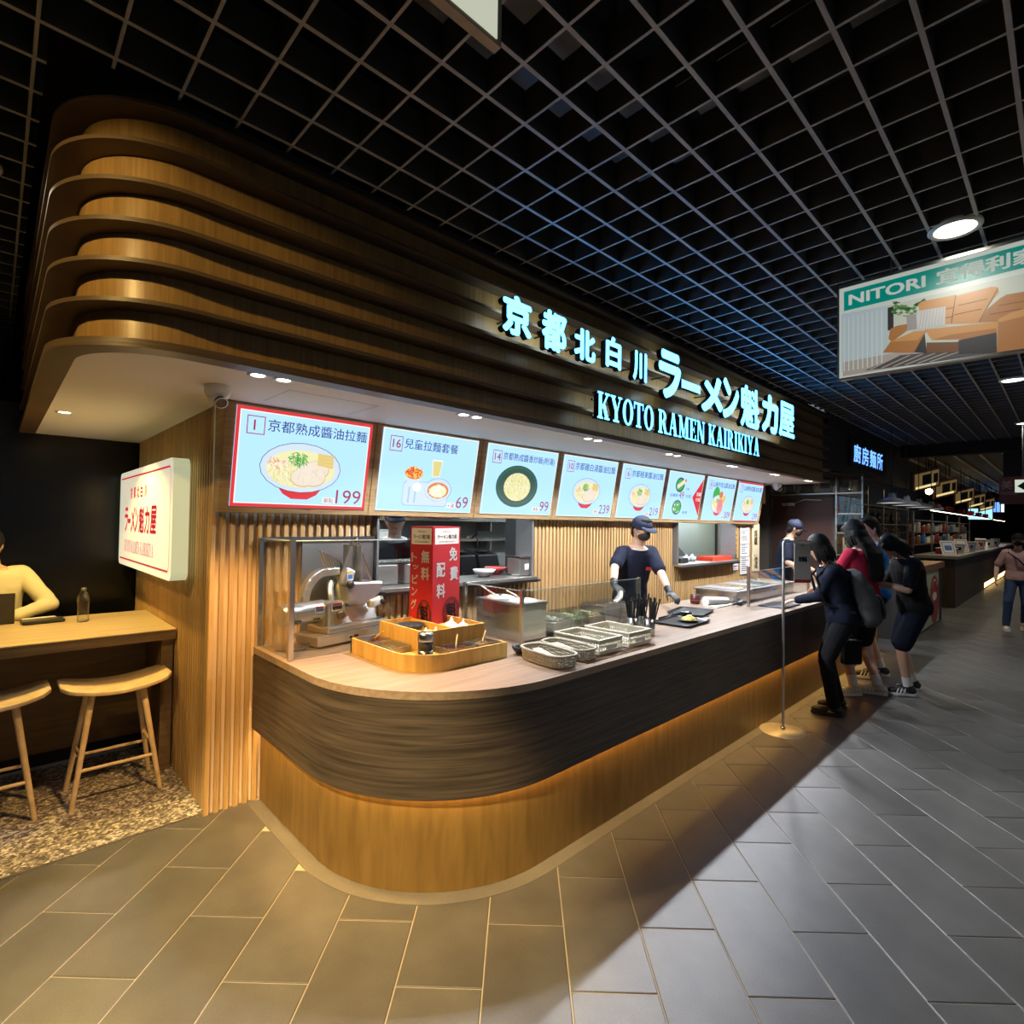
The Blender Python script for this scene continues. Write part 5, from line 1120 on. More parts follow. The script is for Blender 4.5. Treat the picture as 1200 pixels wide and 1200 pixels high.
m = MB(); KK(m, 'white'); np_.text(m, 'NITORI', .052, .452, w_=.39, h=.069, n=.0014, off=.04); m.build('latin_lettering', PM, band); m = MB(); KK(m, 'white'); np_.text(m, '宜得利家居', .49, .444, w_=.53, h=.085, n=.0014, off=.035); m.build('sign_lettering', PM, band)
m = MB(); 
pp(m, 'curtain', [(150, 640), (440, 585), (440, 905), (150, 1000)], .0006); KK(m, 'white')
for k in range(9): u, v = uz(165+30*k, 980-10*k); np_.rect(m, u, .04, .006, .34, .0008)
KK(m, 'wall'); np_.rect(m, .25, .08, .655, .315, .0006); KK(m, 'floorp'); np_.rect(m, .02, .01, .885, .09, .0007)
pp(m, 'rug', [(300, 985), (520, 890), (900, 860), (1190, 850), (1190, 865), (640, 945)], .0009)
for k in range(6): pp(m, 'floorp', [(330+70*k, 978-9*k), (500+70*k, 895-5*k), (512+70*k, 895-5*k), (345+70*k, 978-9*k)], .0011)
pp(m, 'dark', [(445, 600), (480, 590), (480, 730), (445, 740)], .001)
rng = random.Random(3)
for k in range(60):
    x, y = rng.uniform(450, 700), rng.uniform(560, 650); 
    if x > 600 and y > 610: continue
    a = rng.uniform(-1, 1); pp(m, 'plant' if k % 2 else 'plant2', [(x, y), (x+22, y-8+10*a), (x+34, y+6*a), (x+18, y+8)], .0012)
mirror_print(m, True); m.build('room_picture', PM, nt_)
m = MB()
pp(m, 'leather2', [(625, 580), (650, 562), (830, 528), (822, 700), (640, 725)], .0015); pp(m, 'leather2', [(830, 535), (1010, 488), (1038, 492), (1045, 525), (985, 610), (940, 705), (800, 705)], .0016)
pp(m, 'leather', [(1050, 560), (1080, 540), (1200, 522), (1200, 650), (1040, 700), (945, 702), (990, 620)], .0017)
for q in (((640, 640), (820, 605)), ((645, 690), (815, 660)), ((840, 595), (990, 560)), ((820, 650), (960, 620)), ((1040, 605), (1190, 580)), ((1000, 655), (1150, 630)), ((828, 530), (805, 700)), ((1040, 500), (945, 700))): KK(m, 'shade'); np_.line(m, [uz(*q[0]), uz(*q[1])], .004, .0022)
pp(m, 'leather', [(450, 790), (460, 730), (500, 710), (560, 700), (560, 740), (470, 810)], .0018); pp(m, 'leather2', [(660, 735), (1040, 700), (1035, 770), (920, 800), (700, 800)], .0019)
pp(m, 'leather', [(415, 875), (460, 810), (600, 745), (672, 740), (600, 875)], .0020); pp(m, 'leather2', [(460, 808), (600, 745), (670, 740), (620, 800)], .0021)
pp(m, 'dark', [(600, 873), (660, 760), (672, 880)], .0022); pp(m, 'shade', [(670, 815), (842, 815), (842, 876), (670, 880)], .0020); pp(m, 'dark', [(842, 805), (1032, 765), (1032, 885), (842, 885)], .0022)
pp(m, 'leather', [(1040, 700), (1200, 650), (1200, 862), (1032, 885)], .0023); pp(m, 'leather2', [(1035, 690), (1100, 650), (1200, 620), (1200, 665), (1045, 705)], .0024); pp(m, 'leather', [(700, 800), (920, 800), (1035, 770), (1030, 740), (800, 770)], .0021)
pp(m, 'cushion2', [(556, 645), (615, 638), (620, 730), (562, 740)], .0026); pp(m, 'cushion', [(612, 622), (775, 598), (772, 710), (618, 738)], .0028)
for k in range(8): KK(m, 'cushion2'); np_.line(m, [uz(630+17*k, 730-3*k), uz(645+17*k, 612-3*k)], .0018, .003)
mirror_print(m); m.build('sofa_picture', PM, nt_); base(nt_, (sx0, .05, zb_))
ts = thing('hanging_light_box', 'pale hanging light box with a green mark, cut by the top edge', 'sign')
MB().box(-.35, .896, .992, 1.018, 2.80, 3.14).build('box_frame', mat('beige_frame', (.36, .30, .24), .5), ts)
m = MB(); m.box(-.34, .880, .989, .992, 2.812, 3.13); m.build('light_panel', emi('cream_panel', (.80, .84, .66), .62, (.6, .6, .5)), ts)
m = MB(); tpn = Plane((-.35, .9885, 2.8), (1, 0, 0), (0, 0, 1)); tpn.poly(m, [(1.13, .11), (1.155, .155), (1.19, .12), (1.175, .175), (1.14, .185)]); tpn.text(m, '美食街', .25, .1, w_=.6, h=.17); m.build('green_mark', emi('green_print', (.03, .32, .06), .6), ts)
for x in (0, .7): MB().cyl((x, 1.005, 3.14), (x, 1.005, 3.3), .004, n=6).build('hanging_wire', M_alu, ts)
base(ts, (.3, 1.0, 2.8))
ds = thing('direction_sign', 'dark red hanging direction sign with white arrow plate at right edge', 'sign')
MB().box(11.0, 11.05, -.7, .76, 2.0, 2.41).build('sign_panel', mat('maroon_panel', (.10, .015, .02), .5), ds); dp = Plane((10.998, .76, 2.0), (0, -1, 0), (0, 0, 1)); m = MB(); dp.text(m, '美食廣場', .03, .20, w_=.6 if False else .145*1, h=.13) if False else None
dp.text(m, '美', .02, .22, h=.13); dp.text(m, 'FOOD', .02, .14, h=.045); m.build('grey_lettering', mat('dim_print', (.30, .24, .24), .6), ds)
m = MB(); dp.rect(m, .175, .17, .34, .19, .001); m.build('arrow_plate', emi('plate_glow', (.70, .80, .68), .8), ds); m = MB(); dp.poly(m, [(.20, .265), (.28, .33), (.28, .285), (.40, .285), (.40, .245), (.28, .245), (.28, .20)], .002); m.build('arrow', M_pb, ds)
for y in (.5, -.4): MB().cyl((11.02, y, 2.41), (11.02, y, 3.2), .008, n=6).build('hanging_rod', M_black, ds)
base(ds, (11, 0, 2.0))

# ================================================================= FAR SIDE: NEIGHBOURING STALLS
M_dw = mat('dark_stall_wall', (.022, .019, .017), .6)
tag(MB().box(9.12, 40, 4.6, 4.8, 0, 3.3).build('wall_stalls', M_dw), kind='structure')
tag(MB().box(8.41, 14.2, 2.42, 2.5, 2.45, 3.2).build('trim_4', M_dw), kind='structure')
# shelf with jars of noodles beside and above the door
sh = thing('jar_shelf', 'glass fronted shelf rack of noodle jars above the brown door', 'shelf')
for z, y0, y1 in ((2.10, 2.06, 3.30), (1.80, 2.06, 2.40), (1.52, 2.06, 2.40), (1.2, 2.06, 2.40)): MB().box(8.90, 9.0 if z > 2 else 9.3, y0, y1, z+.002, z+.022).build('shelf_board', M_steel, sh)
MB().box(8.86, 9.35, 2.03, 3.30, 2.345, 2.375).build('top_cover', M_black, sh)
for y in (2.06, 2.39): MB().box(8.885, 8.905, y-.01, y+.01, 1.0, 2.345).build('upright', M_steel, sh)
MB().box(8.875, 8.880, 2.05, 3.30, 2.13, 2.34).box(8.875, 8.880, 2.05, 2.40, 1.2, 2.1).build('glass_front', M_glass, sh); base(sh, (9, 2.5, 1.2))
M_stick = mat('noodle_sticks', (.50, .38, .24), .6, var=.3, scale=60, stretch=(6, 6, .3))
for k, (y, z, h_, lab) in enumerate(((3.15, 2.124, .19, 'glass jar of noodle sticks at the left end of the high shelf'), (2.93, 2.124, .18, 'glass jar of noodle sticks second from the left on the high shelf'), (2.66, 2.124, .19, 'glass jar of noodle sticks in the middle of the high shelf'), (2.42, 2.124, .20, 'glass jar of noodle sticks second from the right on the high shelf'), (2.17, 2.124, .20, 'glass jar of noodle sticks at the right end of the high shelf'), (2.2, 1.822, .25, 'tall glass jar on the middle shelf right of the door'), (2.28, 1.222, .28, 'pale jar on the lowest shelf right of the door'))):
    t = thing('noodle_jar', lab, 'jar', 'noodle jars on the shelf'); MB().lathe([(0, .001), (.055, .001), (.058, .01), (.058, h_-.01), (.05, h_)], (8.945, y, z), 16).build('glass_body', M_clear, t); m = MB(); rng = random.Random(k)
    for _ in range(22): a = rng.uniform(0, 6.28); r_ = rng.uniform(0, .035); m.cyl((8.945+r_*math.cos(a), y+r_*math.sin(a), z+.008), (8.945+r_*1.25*math.cos(a+.5), y+r_*1.25*math.sin(a+.5), z+h_*.88), .005, n=5)
    tag(m.build('sticks', M_stick, t), kind='stuff'); base(t, (8.945, y, z))
# blue neon characters
ns = thing('neon_sign', 'blue white neon characters over the dark neighbouring stall', 'sign'); MB().box(9.6, 11.9, 2.38, 2.415, 2.58, 3.02).build('back_plate', M_black, ns); npn = Plane((9.75, 2.378, 2.65), (1, 0, 0), (0, 0, 1))
for ch, u in (('廚', 0), ('房', .48), ('麵', .98), ('所', 1.46)): m = MB(); npn.text(m, ch, u, 0, w_=.42, h=.30, n=.004, off=.02); m.build('neon_character', emi('neon_blue', (.13, .33, 1.0), 2.0), ns)
base(ns, (10.7, 2.4, 2.6))
# green counter of the neighbour
M_gp = mat('pale_green_panel', (.42, .46, .30), .5, var=.06, scale=3); M_ct = wood('brown_counter_top', (.20, .09, .04), (.33, .16, .08), (1.2, 20, 20), .4, .1, rnd=0)
gc = thing('neighbour_counter', 'stall counter with green and red front panel behind the customers', 'counter'); MB().box(9.4, 12.25, 1.62, 2.35, 0.002, .93).build('counter_body', M_dw, gc); MB().box(9.4, 12.3, 1.58, 2.38, .93, 1.035).build('wood_top', M_ct, gc, .004)
MB().box(9.42, 11.9, 1.612, 1.62, .03, .925).build('front_panel', M_gp, gc); gpn = Plane((8.75, 1.611, .03), (1, 0, 0), (0, 0, 1)); m = MB(); gpn.disc(m, 2.72, .40, .43, .40, .001, 32); red = m.build('red_circle', mat('red_disc', (.36, .03, .03), .5), gc)
m = MB(); gpn.disc(m, 2.72, .45, .20, .07, .002, 20); gpn.line(m, [(2.5, .60), (2.62, .72), (2.82, .72), (2.95, .62)], .02, .002); m.build('pale_emblem', M_cream, red)
m = MB(); gpn.line(m, [(1.2, .1), (1.7, .35), (2.2, .42)], .02, .001); gpn.line(m, [(1.5, .26), (1.7, .55)], .015, .001); [gpn.disc(m, 1.4+.13*k, .35+.05*(k % 3), .05, .02, .0012, 8) for k in range(6)]; m.build('branch_print', M_pb, gc); base(gc, (10.5, 2, 0))
kbowl(10.1, 1.80, 1.036, .13, M_blackp, 'dark bowl of pale food on the neighbouring counter'); t = thing('food_heap', 'heap of pale yellow food inside the dark bowl', 'food'); m = MB(); rng = random.Random(8)
for _ in range(30): m.ell((10.1+rng.uniform(-.08, .08), 1.8+rng.uniform(-.08, .08), 1.10+rng.uniform(0, .04)), (.03, .03, .02), 7, 5)
tag(m.build('food_pieces', M_yel, t), kind='stuff'); base(t, (10.1, 1.8, 1.08))
t = thing('yellow_bag', 'crumpled yellow bag standing on the neighbouring counter', 'bag'); m = MB(); rings = []; rng = random.Random(2)
for z, r_ in ((0, .14), (.1, .17), (.2, .15), (.28, .09), (.33, .12)): rings.append([(11.3+r_*(1+.2*rng.uniform(-1, 1))*math.cos(6.283*k/14), 2.05+.7*r_*(1+.2*rng.uniform(-1, 1))*math.sin(6.283*k/14), 1.036+z) for k in range(14)])
m.loft(rings); m.build('bag_body', mat('mustard', (.55, .34, .04), .5), t); base(t, (11.3, 2.05, 1.036))
kbox(10.7, 1.95, 1.036, .2, .16, .12, M_whitec, 'white box beside the yellow bag on the neighbouring counter', 'box', 'box'); kbox(11.9, 2.1, 1.036, .16, .16, .26, M_clear, 'clear tall bin right of the yellow bag', 'bin', 'bin', M_whitec)
# pendants
def pendant(x, y, z, lab):
    t = thing('pendant_lamp', lab, 'lamp', 'white enamel pendants over the neighbouring counter'); MB().lathe([(.205, -.005), (.215, 0), (.19, .035), (.12, .065), (.055, .085), (.045, .15), (.035, .155), (0, .156)], (x, y, z), 28).build('shade', mat('enamel', (.55, .58, .62), .35), t)
    MB().lathe([(0, .02), (.19, .004)], (x, y, z), 20).build('inner_glow', emi('shade_glow', (.95, .95, .85), 1.2), t); MB().cyl((x, y, z+.155), (x, y, 3.3 if x > 12.8 else 4.36), .006, n=6).build('cord', M_black, t)
    s = spot(t, (x, y, z-.01), 14, WARM2, 120, .5, .05); return base(t, (x, y, z))
for x, lab in ((10.38, 'white enamel pendant lamp nearest the kiosk'), (11.5, 'second white enamel pendant lamp of the row'), (12.6, 'third white enamel pendant lamp of the row'), (13.9, 'farthest white enamel pendant lamp of the row')): pendant(x, 2.0, 2.02, lab)
# back rack with bottles
bk = thing('bottle_rack', 'dark rack with rows of bottles behind the pendant lamps', 'rack')
for z in (.9, 1.3, 1.7, 2.1): MB().box(12.0, 17.5, 3.0, 3.3, z, z+.02).build('shelf_board', M_ct, bk)
for x in (12.0, 13.4, 14.8, 16.1, 17.5): MB().box(x-.02, x+.02, 3.0, 3.04, 0.002, 2.5).build('post', M_steel2, bk)
base(bk, (14.7, 3.1, 0)); nB = 0
M_bot = [mat('dark_bottle', (.05, .04, .02), .2), mat('amber_bottle', (.30, .17, .05), .2), mat('pale_bottle', (.35, .32, .22), .3)]
b0 = None
ORD = 'first second third fourth fifth sixth seventh eighth ninth tenth eleventh twelfth thirteenth fourteenth fifteenth sixteenth'.split()
for r_, z in enumerate((1.32, 1.72)):
    for k in range(16):
        x = 12.2+.33*k
        lab = 'dark wine bottle on the back rack, %s from the left on the %s shelf' % (ORD[k], ('lower', 'upper')[r_])
        if b0 is None:
            b0 = thing('wine_bottle', lab, 'bottle', 'bottles on the back rack'); MB().lathe([(0, 0), (.04, 0), (.04, .17), (.015, .23), (.015, .30), (0, .30)], (0, 0, 0), 12).build('bottle_body', M_bot[0], b0); MB().lathe([(.017, .26), (.017, .305), (0, .306)], (0, 0, 0), 10).build('cap', M_bot[1], b0); b0.location = (x, 3.12, z+.001)
        else: dup(b0, (x, 3.12+.03*(k % 2), z+.001), label=lab)
# long far counter
fc = thing('far_counter', 'long dark counter with pale top edge running to the far end', 'counter'); MB().box(14.2, 34, 1.66, 2.3, 0.002, 1.0).build('counter_body', wood('far_front', (.035, .022, .014), (.06, .038, .022), (6, 6, 1), .5, .1, rnd=0), fc); MB().box(14.15, 34, 1.6, 2.35, 1.0, 1.06).build('counter_top', mat('grey_top', (.22, .21, .19), .35), fc)
MB().box(19.5, 27, 1.655, 1.66, .04, .16).build('glow_base', emi('warm_base', (1.0, .62, .20), 5), fc); base(fc, (24, 2, 0))
for k in range(10):
    x = 14.9+1.05*k; rng = random.Random(k); h_ = rng.uniform(.22, .34)
    t = thing('menu_stand', ['white slanted menu stand nearest on the long far counter', 'white framed notice second on the far counter', 'third slanted white stand on the far counter', 'white menu frame in the middle of the far counter', 'slanted tablet stand past the middle of the far counter', 'white stand beside the red and white boxes', 'small white frame beyond the red boxes', 'pale stand toward the end of the far counter', 'distant white frame on the far counter', 'farthest pale stand on the long counter'][k], 'stand', 'stands on the far counter')
    u = Vector((.6, -.8, 0)); v = Vector((-.25, -.2, 1)).normalized() if k % 2 else Vector((.35, .25, 1)).normalized(); pl = Plane((x, 1.95, 1.061), u, v); MB().obox(pl.p(.14, h_/2, 0), (.28, h_, .012), pl.U, pl.V, pl.N).build('board', M_whitec, t); m = MB(); pl.frame(m, .03, .03, .22, h_-.06, .012, .007); pl.rect(m, .07, h_*.3, .14, h_*.35, .007); m.build('print', [M_bl, M_pb, M_redb][k % 3], t)
    MB().obox(pl.p(.14, h_*.3, -.06), (.02, .10, .02), pl.U, pl.N, pl.V).build('prop', M_whitec, t); base(t, (x, 1.95, 1.061))
for k in range(5): kbox(15.45+2.1*k, 1.95, 1.061, .42, .35, .12+.04*(k % 2), [M_redb, M_whitec, M_redcard, M_cream, M_redb][k], ['low red box on the far counter', 'low white box on the far counter', 'red box stacked with pale lid on the far counter', 'cream box towards the end of the far counter', 'distant dark red box on the far counter'][k], 'box', 'box', M_cardpale)
# light rail over the far counter
lr = thing('light_rail', 'long warm light strip with red shades over the far counter', 'light'); MB().box(14.6, 33, 2.08, 2.14, 2.02, 2.06).build('rail_body', M_black, lr); MB().box(14.7, 33, 2.085, 2.135, 2.012, 2.019).build('light_strip', emi('far_strip', (1.0, .82, .58), 7), lr)
for k in range(9): MB().box(15+2*k, 15.5+2*k, 2.05, 2.17, 2.065, 2.17).build('red_shade', M_redb, lr); MB().cyl((15.2+2*k, 2.11, 2.17), (15.2+2*k, 2.11, 3.25), .01, n=6).build('hanging_rod', M_black, lr)
base(lr, (24, 2.1, 2.02))
for k, (x, z) in enumerate(((13.9, 2.38), (16.4, 2.34), (19.6, 2.3), (22.5, 2.28), (25.5, 2.26))):
    t = thing('hanging_menu', ['tilted lit menu frame nearest above the far stalls', 'second tilted lit menu frame above the far stalls', 'third tilted menu frame above the far stalls', 'fourth small tilted menu frame above the far stalls', 'farthest tilted menu frame above the far stalls'][k], 'menu board', 'tilted frames above the far stalls')
    u = Vector((.75, -.66, .25)).normalized(); v = Vector((-.10, -.30, 1)).normalized(); v = (v-u*v.dot(u)).normalized(); pl = Plane((x, 2.3, z), u, v); MB().obox(pl.p(.3, .2, -.02), (.62, .42, .03), pl.U, pl.V, pl.N).build('frame', M_ct, t); m = MB(); pl.rect(m, .03, .03, .54, .34, .0); m.build('lit_picture', emi('lit_frame', (.55, .36, .13), .22), t); m = MB(); pl.rect(m, .2, .1, .2, .22, .002); pl.rect(m, .45, .1, .1, .2, .002); m.build('dark_print', M_blackp, t); m = MB(); pl.rect(m, .05, .04, .45, .05, .003); m.build('lit_edge', emi('lit_edge', (1.0, .8, .35), .9), t)
    MB().cyl(pl.p(.3, .42, -.02), tuple(pl.p(.3, .42, -.02)+Vector((0, 0, 3.25-pl.p(.3, .42, -.02).z))), .008, n=6).build('hanging_rod', M_black, t); base(t, (x, 2.3, z))
for k, x in enumerate((15.9, 21.2, 24.0)):
    t = thing('globe_bulb', ['bright warm bulb between the first two hanging frames', 'warm bulb beyond the third hanging frame', 'farthest warm bulb above the far stalls'][k], 'lamp', 'bulbs above the far stalls'); MB().ell((x, 2.33, 2.5), (.07, .07, .08), 14, 10).build('bulb', emi('bulb_glow', (1.0, .75, .35), 12), t); MB().cyl((x, 2.33, 2.57), (x, 2.33, 3.25), .012, n=6).build('cord', M_black, t); base(t, (x, 2.33, 2.5))
for k, (x, z, c) in enumerate(((26, 1.9, (.3, .65, .9)), (29, 2.25, (.15, .35, 1.0)), (31, 2.3, (.7, .85, 1.0)))):
    t = thing('menu_screen', ['pale cyan screen near the end of the far counter', 'small blue screen above the far end', 'white blue screen above the farthest stall'][k], 'screen'); pl = Plane((x, 2.95, z), (.5, -.866, 0), (0, 0, 1)); MB().obox(pl.p(.7, .3, -.02), (.8, .45, .04), pl.U, pl.V, pl.N).build('casing', M_black, t); m = MB(); pl.rect(m, .33, .1, .74, .40, .003); m.build('screen_face', emi('screen_%d' % k, c, 1.6), t); MB().cyl(pl.p(.7, .6, -.02), tuple(pl.p(.7, .6, -.02)+Vector((0, 0, 3.25-z-.6))), .02, n=6).build('mount', M_black, t); base(t, (x, 2.6, z))
# passage bulkhead (upper part only)

# goods behind the far counter and two lamps added to light the far floor
gr_ = thing('goods_rack', 'long dark rack of small goods behind the far counter', 'rack')
for z in (1.15, 1.5, 1.85): MB().box(18.2, 30, 3.0, 3.3, z, z+.025).build('shelf_board', M_ct, gr_)
for x in (18.2, 21.1, 24.0, 27.0, 30.0): MB().box(x-.03, x+.03, 3.0, 3.05, 0.002, 2.1).build('post', M_steel2, gr_)
base(gr_, (24, 3.1, 0))
GC = [M_redb, M_cream, M_bot[1], M_whitec, M_bluep]; GN = ['dark red', 'cream', 'amber', 'white', 'blue']
for r_, z in enumerate((1.176, 1.526)):
    for k in range(15):
        x = 18.6+.76*k; c_ = (k*2+r_) % 5; h_ = .18+.05*((k+r_) % 3)
        t = thing('tin', GN[c_]+' tin, %s from the left on the %s shelf behind the far counter' % (ORD[k], ('lower', 'upper')[r_]), 'tin', 'tins behind the far counter')
        MB().lathe([(0, .001), (.10, .001), (.105, .01), (.105, h_-.02), (.095, h_)], (x, 3.14, z), 14).build('tin_body', GC[c_], t); MB().lathe([(.098, h_), (.10, h_+.02), (0, h_+.022)], (x, 3.14, z), 14).build('lid', M_steel, t); base(t, (x, 3.14, z))
for k, (x, y) in enumerate(((15.5, .9), (20.5, 1.0))):
    t = thing('ceiling_lamp', ['round lamp in the lower brown ceiling nearer the header beam', 'round lamp farther along the lower brown ceiling'][k], 'lamp'); MB().lathe([(.10, -.004), (.125, -.012), (.13, 0), (.10, .0)], (x, y, 3.245), 24).build('housing', M_lampring, t); MB().lathe([(0, -.008), (.10, -.004)], (x, y, 3.243), 20).build('diffuser', M_disc, t)
    spot(t, (x, y, 3.22), 190, (1.0, .88, .68), 130, 1.0, .1); base(t, (x, y, 3.245))
# ================================================================= PEOPLE
UP = Vector((0, 0, 1))
def skin_mat():
    m = mat('skin', (.62, .38, .26), .5, var=.06, scale=12); b = m.node_tree.nodes['Principled BSDF']
    b.inputs['Subsurface Weight'].default_value = .08; b.inputs['Subsurface Scale'].default_value = .01
    return m
M_skin = skin_mat()
def hairmat(): return mat('black_hair', (.008, .007, .006), .6, var=.5, scale=60, stretch=(4, 4, .4), bump=.5, spec=.25)
def cloth(name, c, var=.10, bump=.35): return mat('cloth_'+name, c, .85, var=var, scale=14, bump=bump, spec=.2)
def fuse(mb, name, m_, parent, voxel=.008, smooth=5, wrinkle=0.0):
    me = mb.mesh(name, m_); o = bpy.data.objects.new(name, me); COL.objects.link(o)
    r = o.modifiers.new('r', 'REMESH'); r.mode = 'VOXEL'; r.voxel_size = voxel; r.use_smooth_shade = True
    s = o.modifiers.new('s', 'SMOOTH'); s.factor = .5; s.iterations = smooth
    if wrinkle:
        tx = bpy.data.textures.get('folds') or bpy.data.textures.new('folds', 'CLOUDS'); tx.noise_scale = .09; tx.noise_depth = 1
        d = o.modifiers.new('d', 'DISPLACE'); d.texture = tx; d.strength = wrinkle; d.mid_level = .5; d.texture_coords = 'LOCAL'
    bpy.context.view_layer.update()
    me2 = bpy.data.meshes.new_from_object(o.evaluated_get(bpy.context.evaluated_depsgraph_get()))
    me2.name = name; me2.materials.clear(); me2.materials.append(m_)
    bpy.data.objects.remove(o); bpy.data.meshes.remove(me)
    me2.polygons.foreach_set('use_smooth', [True]*len(me2.polygons))
    o = bpy.data.objects.new(name, me2); COL.objects.link(o); o.parent = parent
    return o
def limb(mb, pts, rs, n=12):
    pts = [Vector(p) for p in pts]
    for p, r in zip(pts, rs): mb.ell(p, (r, r, r), n, 8)
    for a, b, ra, rb in zip(pts[:-1], pts[1:], rs[:-1], rs[1:]):
        if (b-a).length > 1e-4: mb.cyl(a, b, ra, rb, n)
def ering(c, a, ra, b, rb, n=20): return [c+a*(ra*math.cos(2*math.pi*k/n))+b*(rb*math.sin(2*math.pi*k/n)) for k in range(n)]
def ik(S_, W_, a, b, pole):
    d = W_-S_; L = min(d.length, (a+b)*.995); dn = d.normalized(); x = (a*a-b*b+L*L)/(2*L); h = math.sqrt(max(a*a-x*x, 0))
    pv = (pole-dn*pole.dot(dn)).normalized()
    return S_+dn*x+pv*h, S_+dn*L
def hand(mb, wr, d, pn, ts, s=1.0, curl=25, spread=.0):
    """palm and five fingers; d towards the fingertips, pn where the palm faces, ts thumb side"""
    d = d.normalized(); pn = (pn-d*pn.dot(d)).normalized(); sd = d.cross(pn).normalized(); 
    if sd.dot(ts) < 0: sd = -sd
    mb.ell(wr+d*.048*s, (.050*s, .040*s, .015*s), 14, 8, d, sd, pn); mb.ell(wr+d*.030*s+sd*.022*s+pn*.006*s, (.030*s, .018*s, .014*s), 10, 6, d, sd, pn)
    for k, (o_, L) in enumerate(((.029, .072), (.010, .080), (-.010, .074), (-.028, .058))):
        p = wr+d*(.084-.004*abs(k-1))*s+sd*o_*s; a = 0; dd = (d+sd*spread*(1.5-k)).normalized(); pts = [p-d*.02*s, p]; rs = [.0095*s, .0092*s]
        for seg, fr in enumerate((.45, .30, .25)):
            a += R(curl*(.6+.3*seg)); v = dd*math.cos(a)+pn*math.sin(a); p = p+v*L*fr*s; pts.append(p); rs.append((.0088, .0080, .0070)[seg]*s)
        limb(mb, pts, rs, 8)
    p = wr+d*.022*s+sd*.026*s; v1 = (d*.62+sd*.72+pn*.25).normalized(); v2 = (d*.85+sd*.35+pn*.4).normalized()
    limb(mb, [p, p+v1*.035*s, p+v1*.035*s+v2*.030*s, p+v1*.035*s+v2*.052*s], [.012*s, .0105*s, .0092*s, .0078*s], 8)
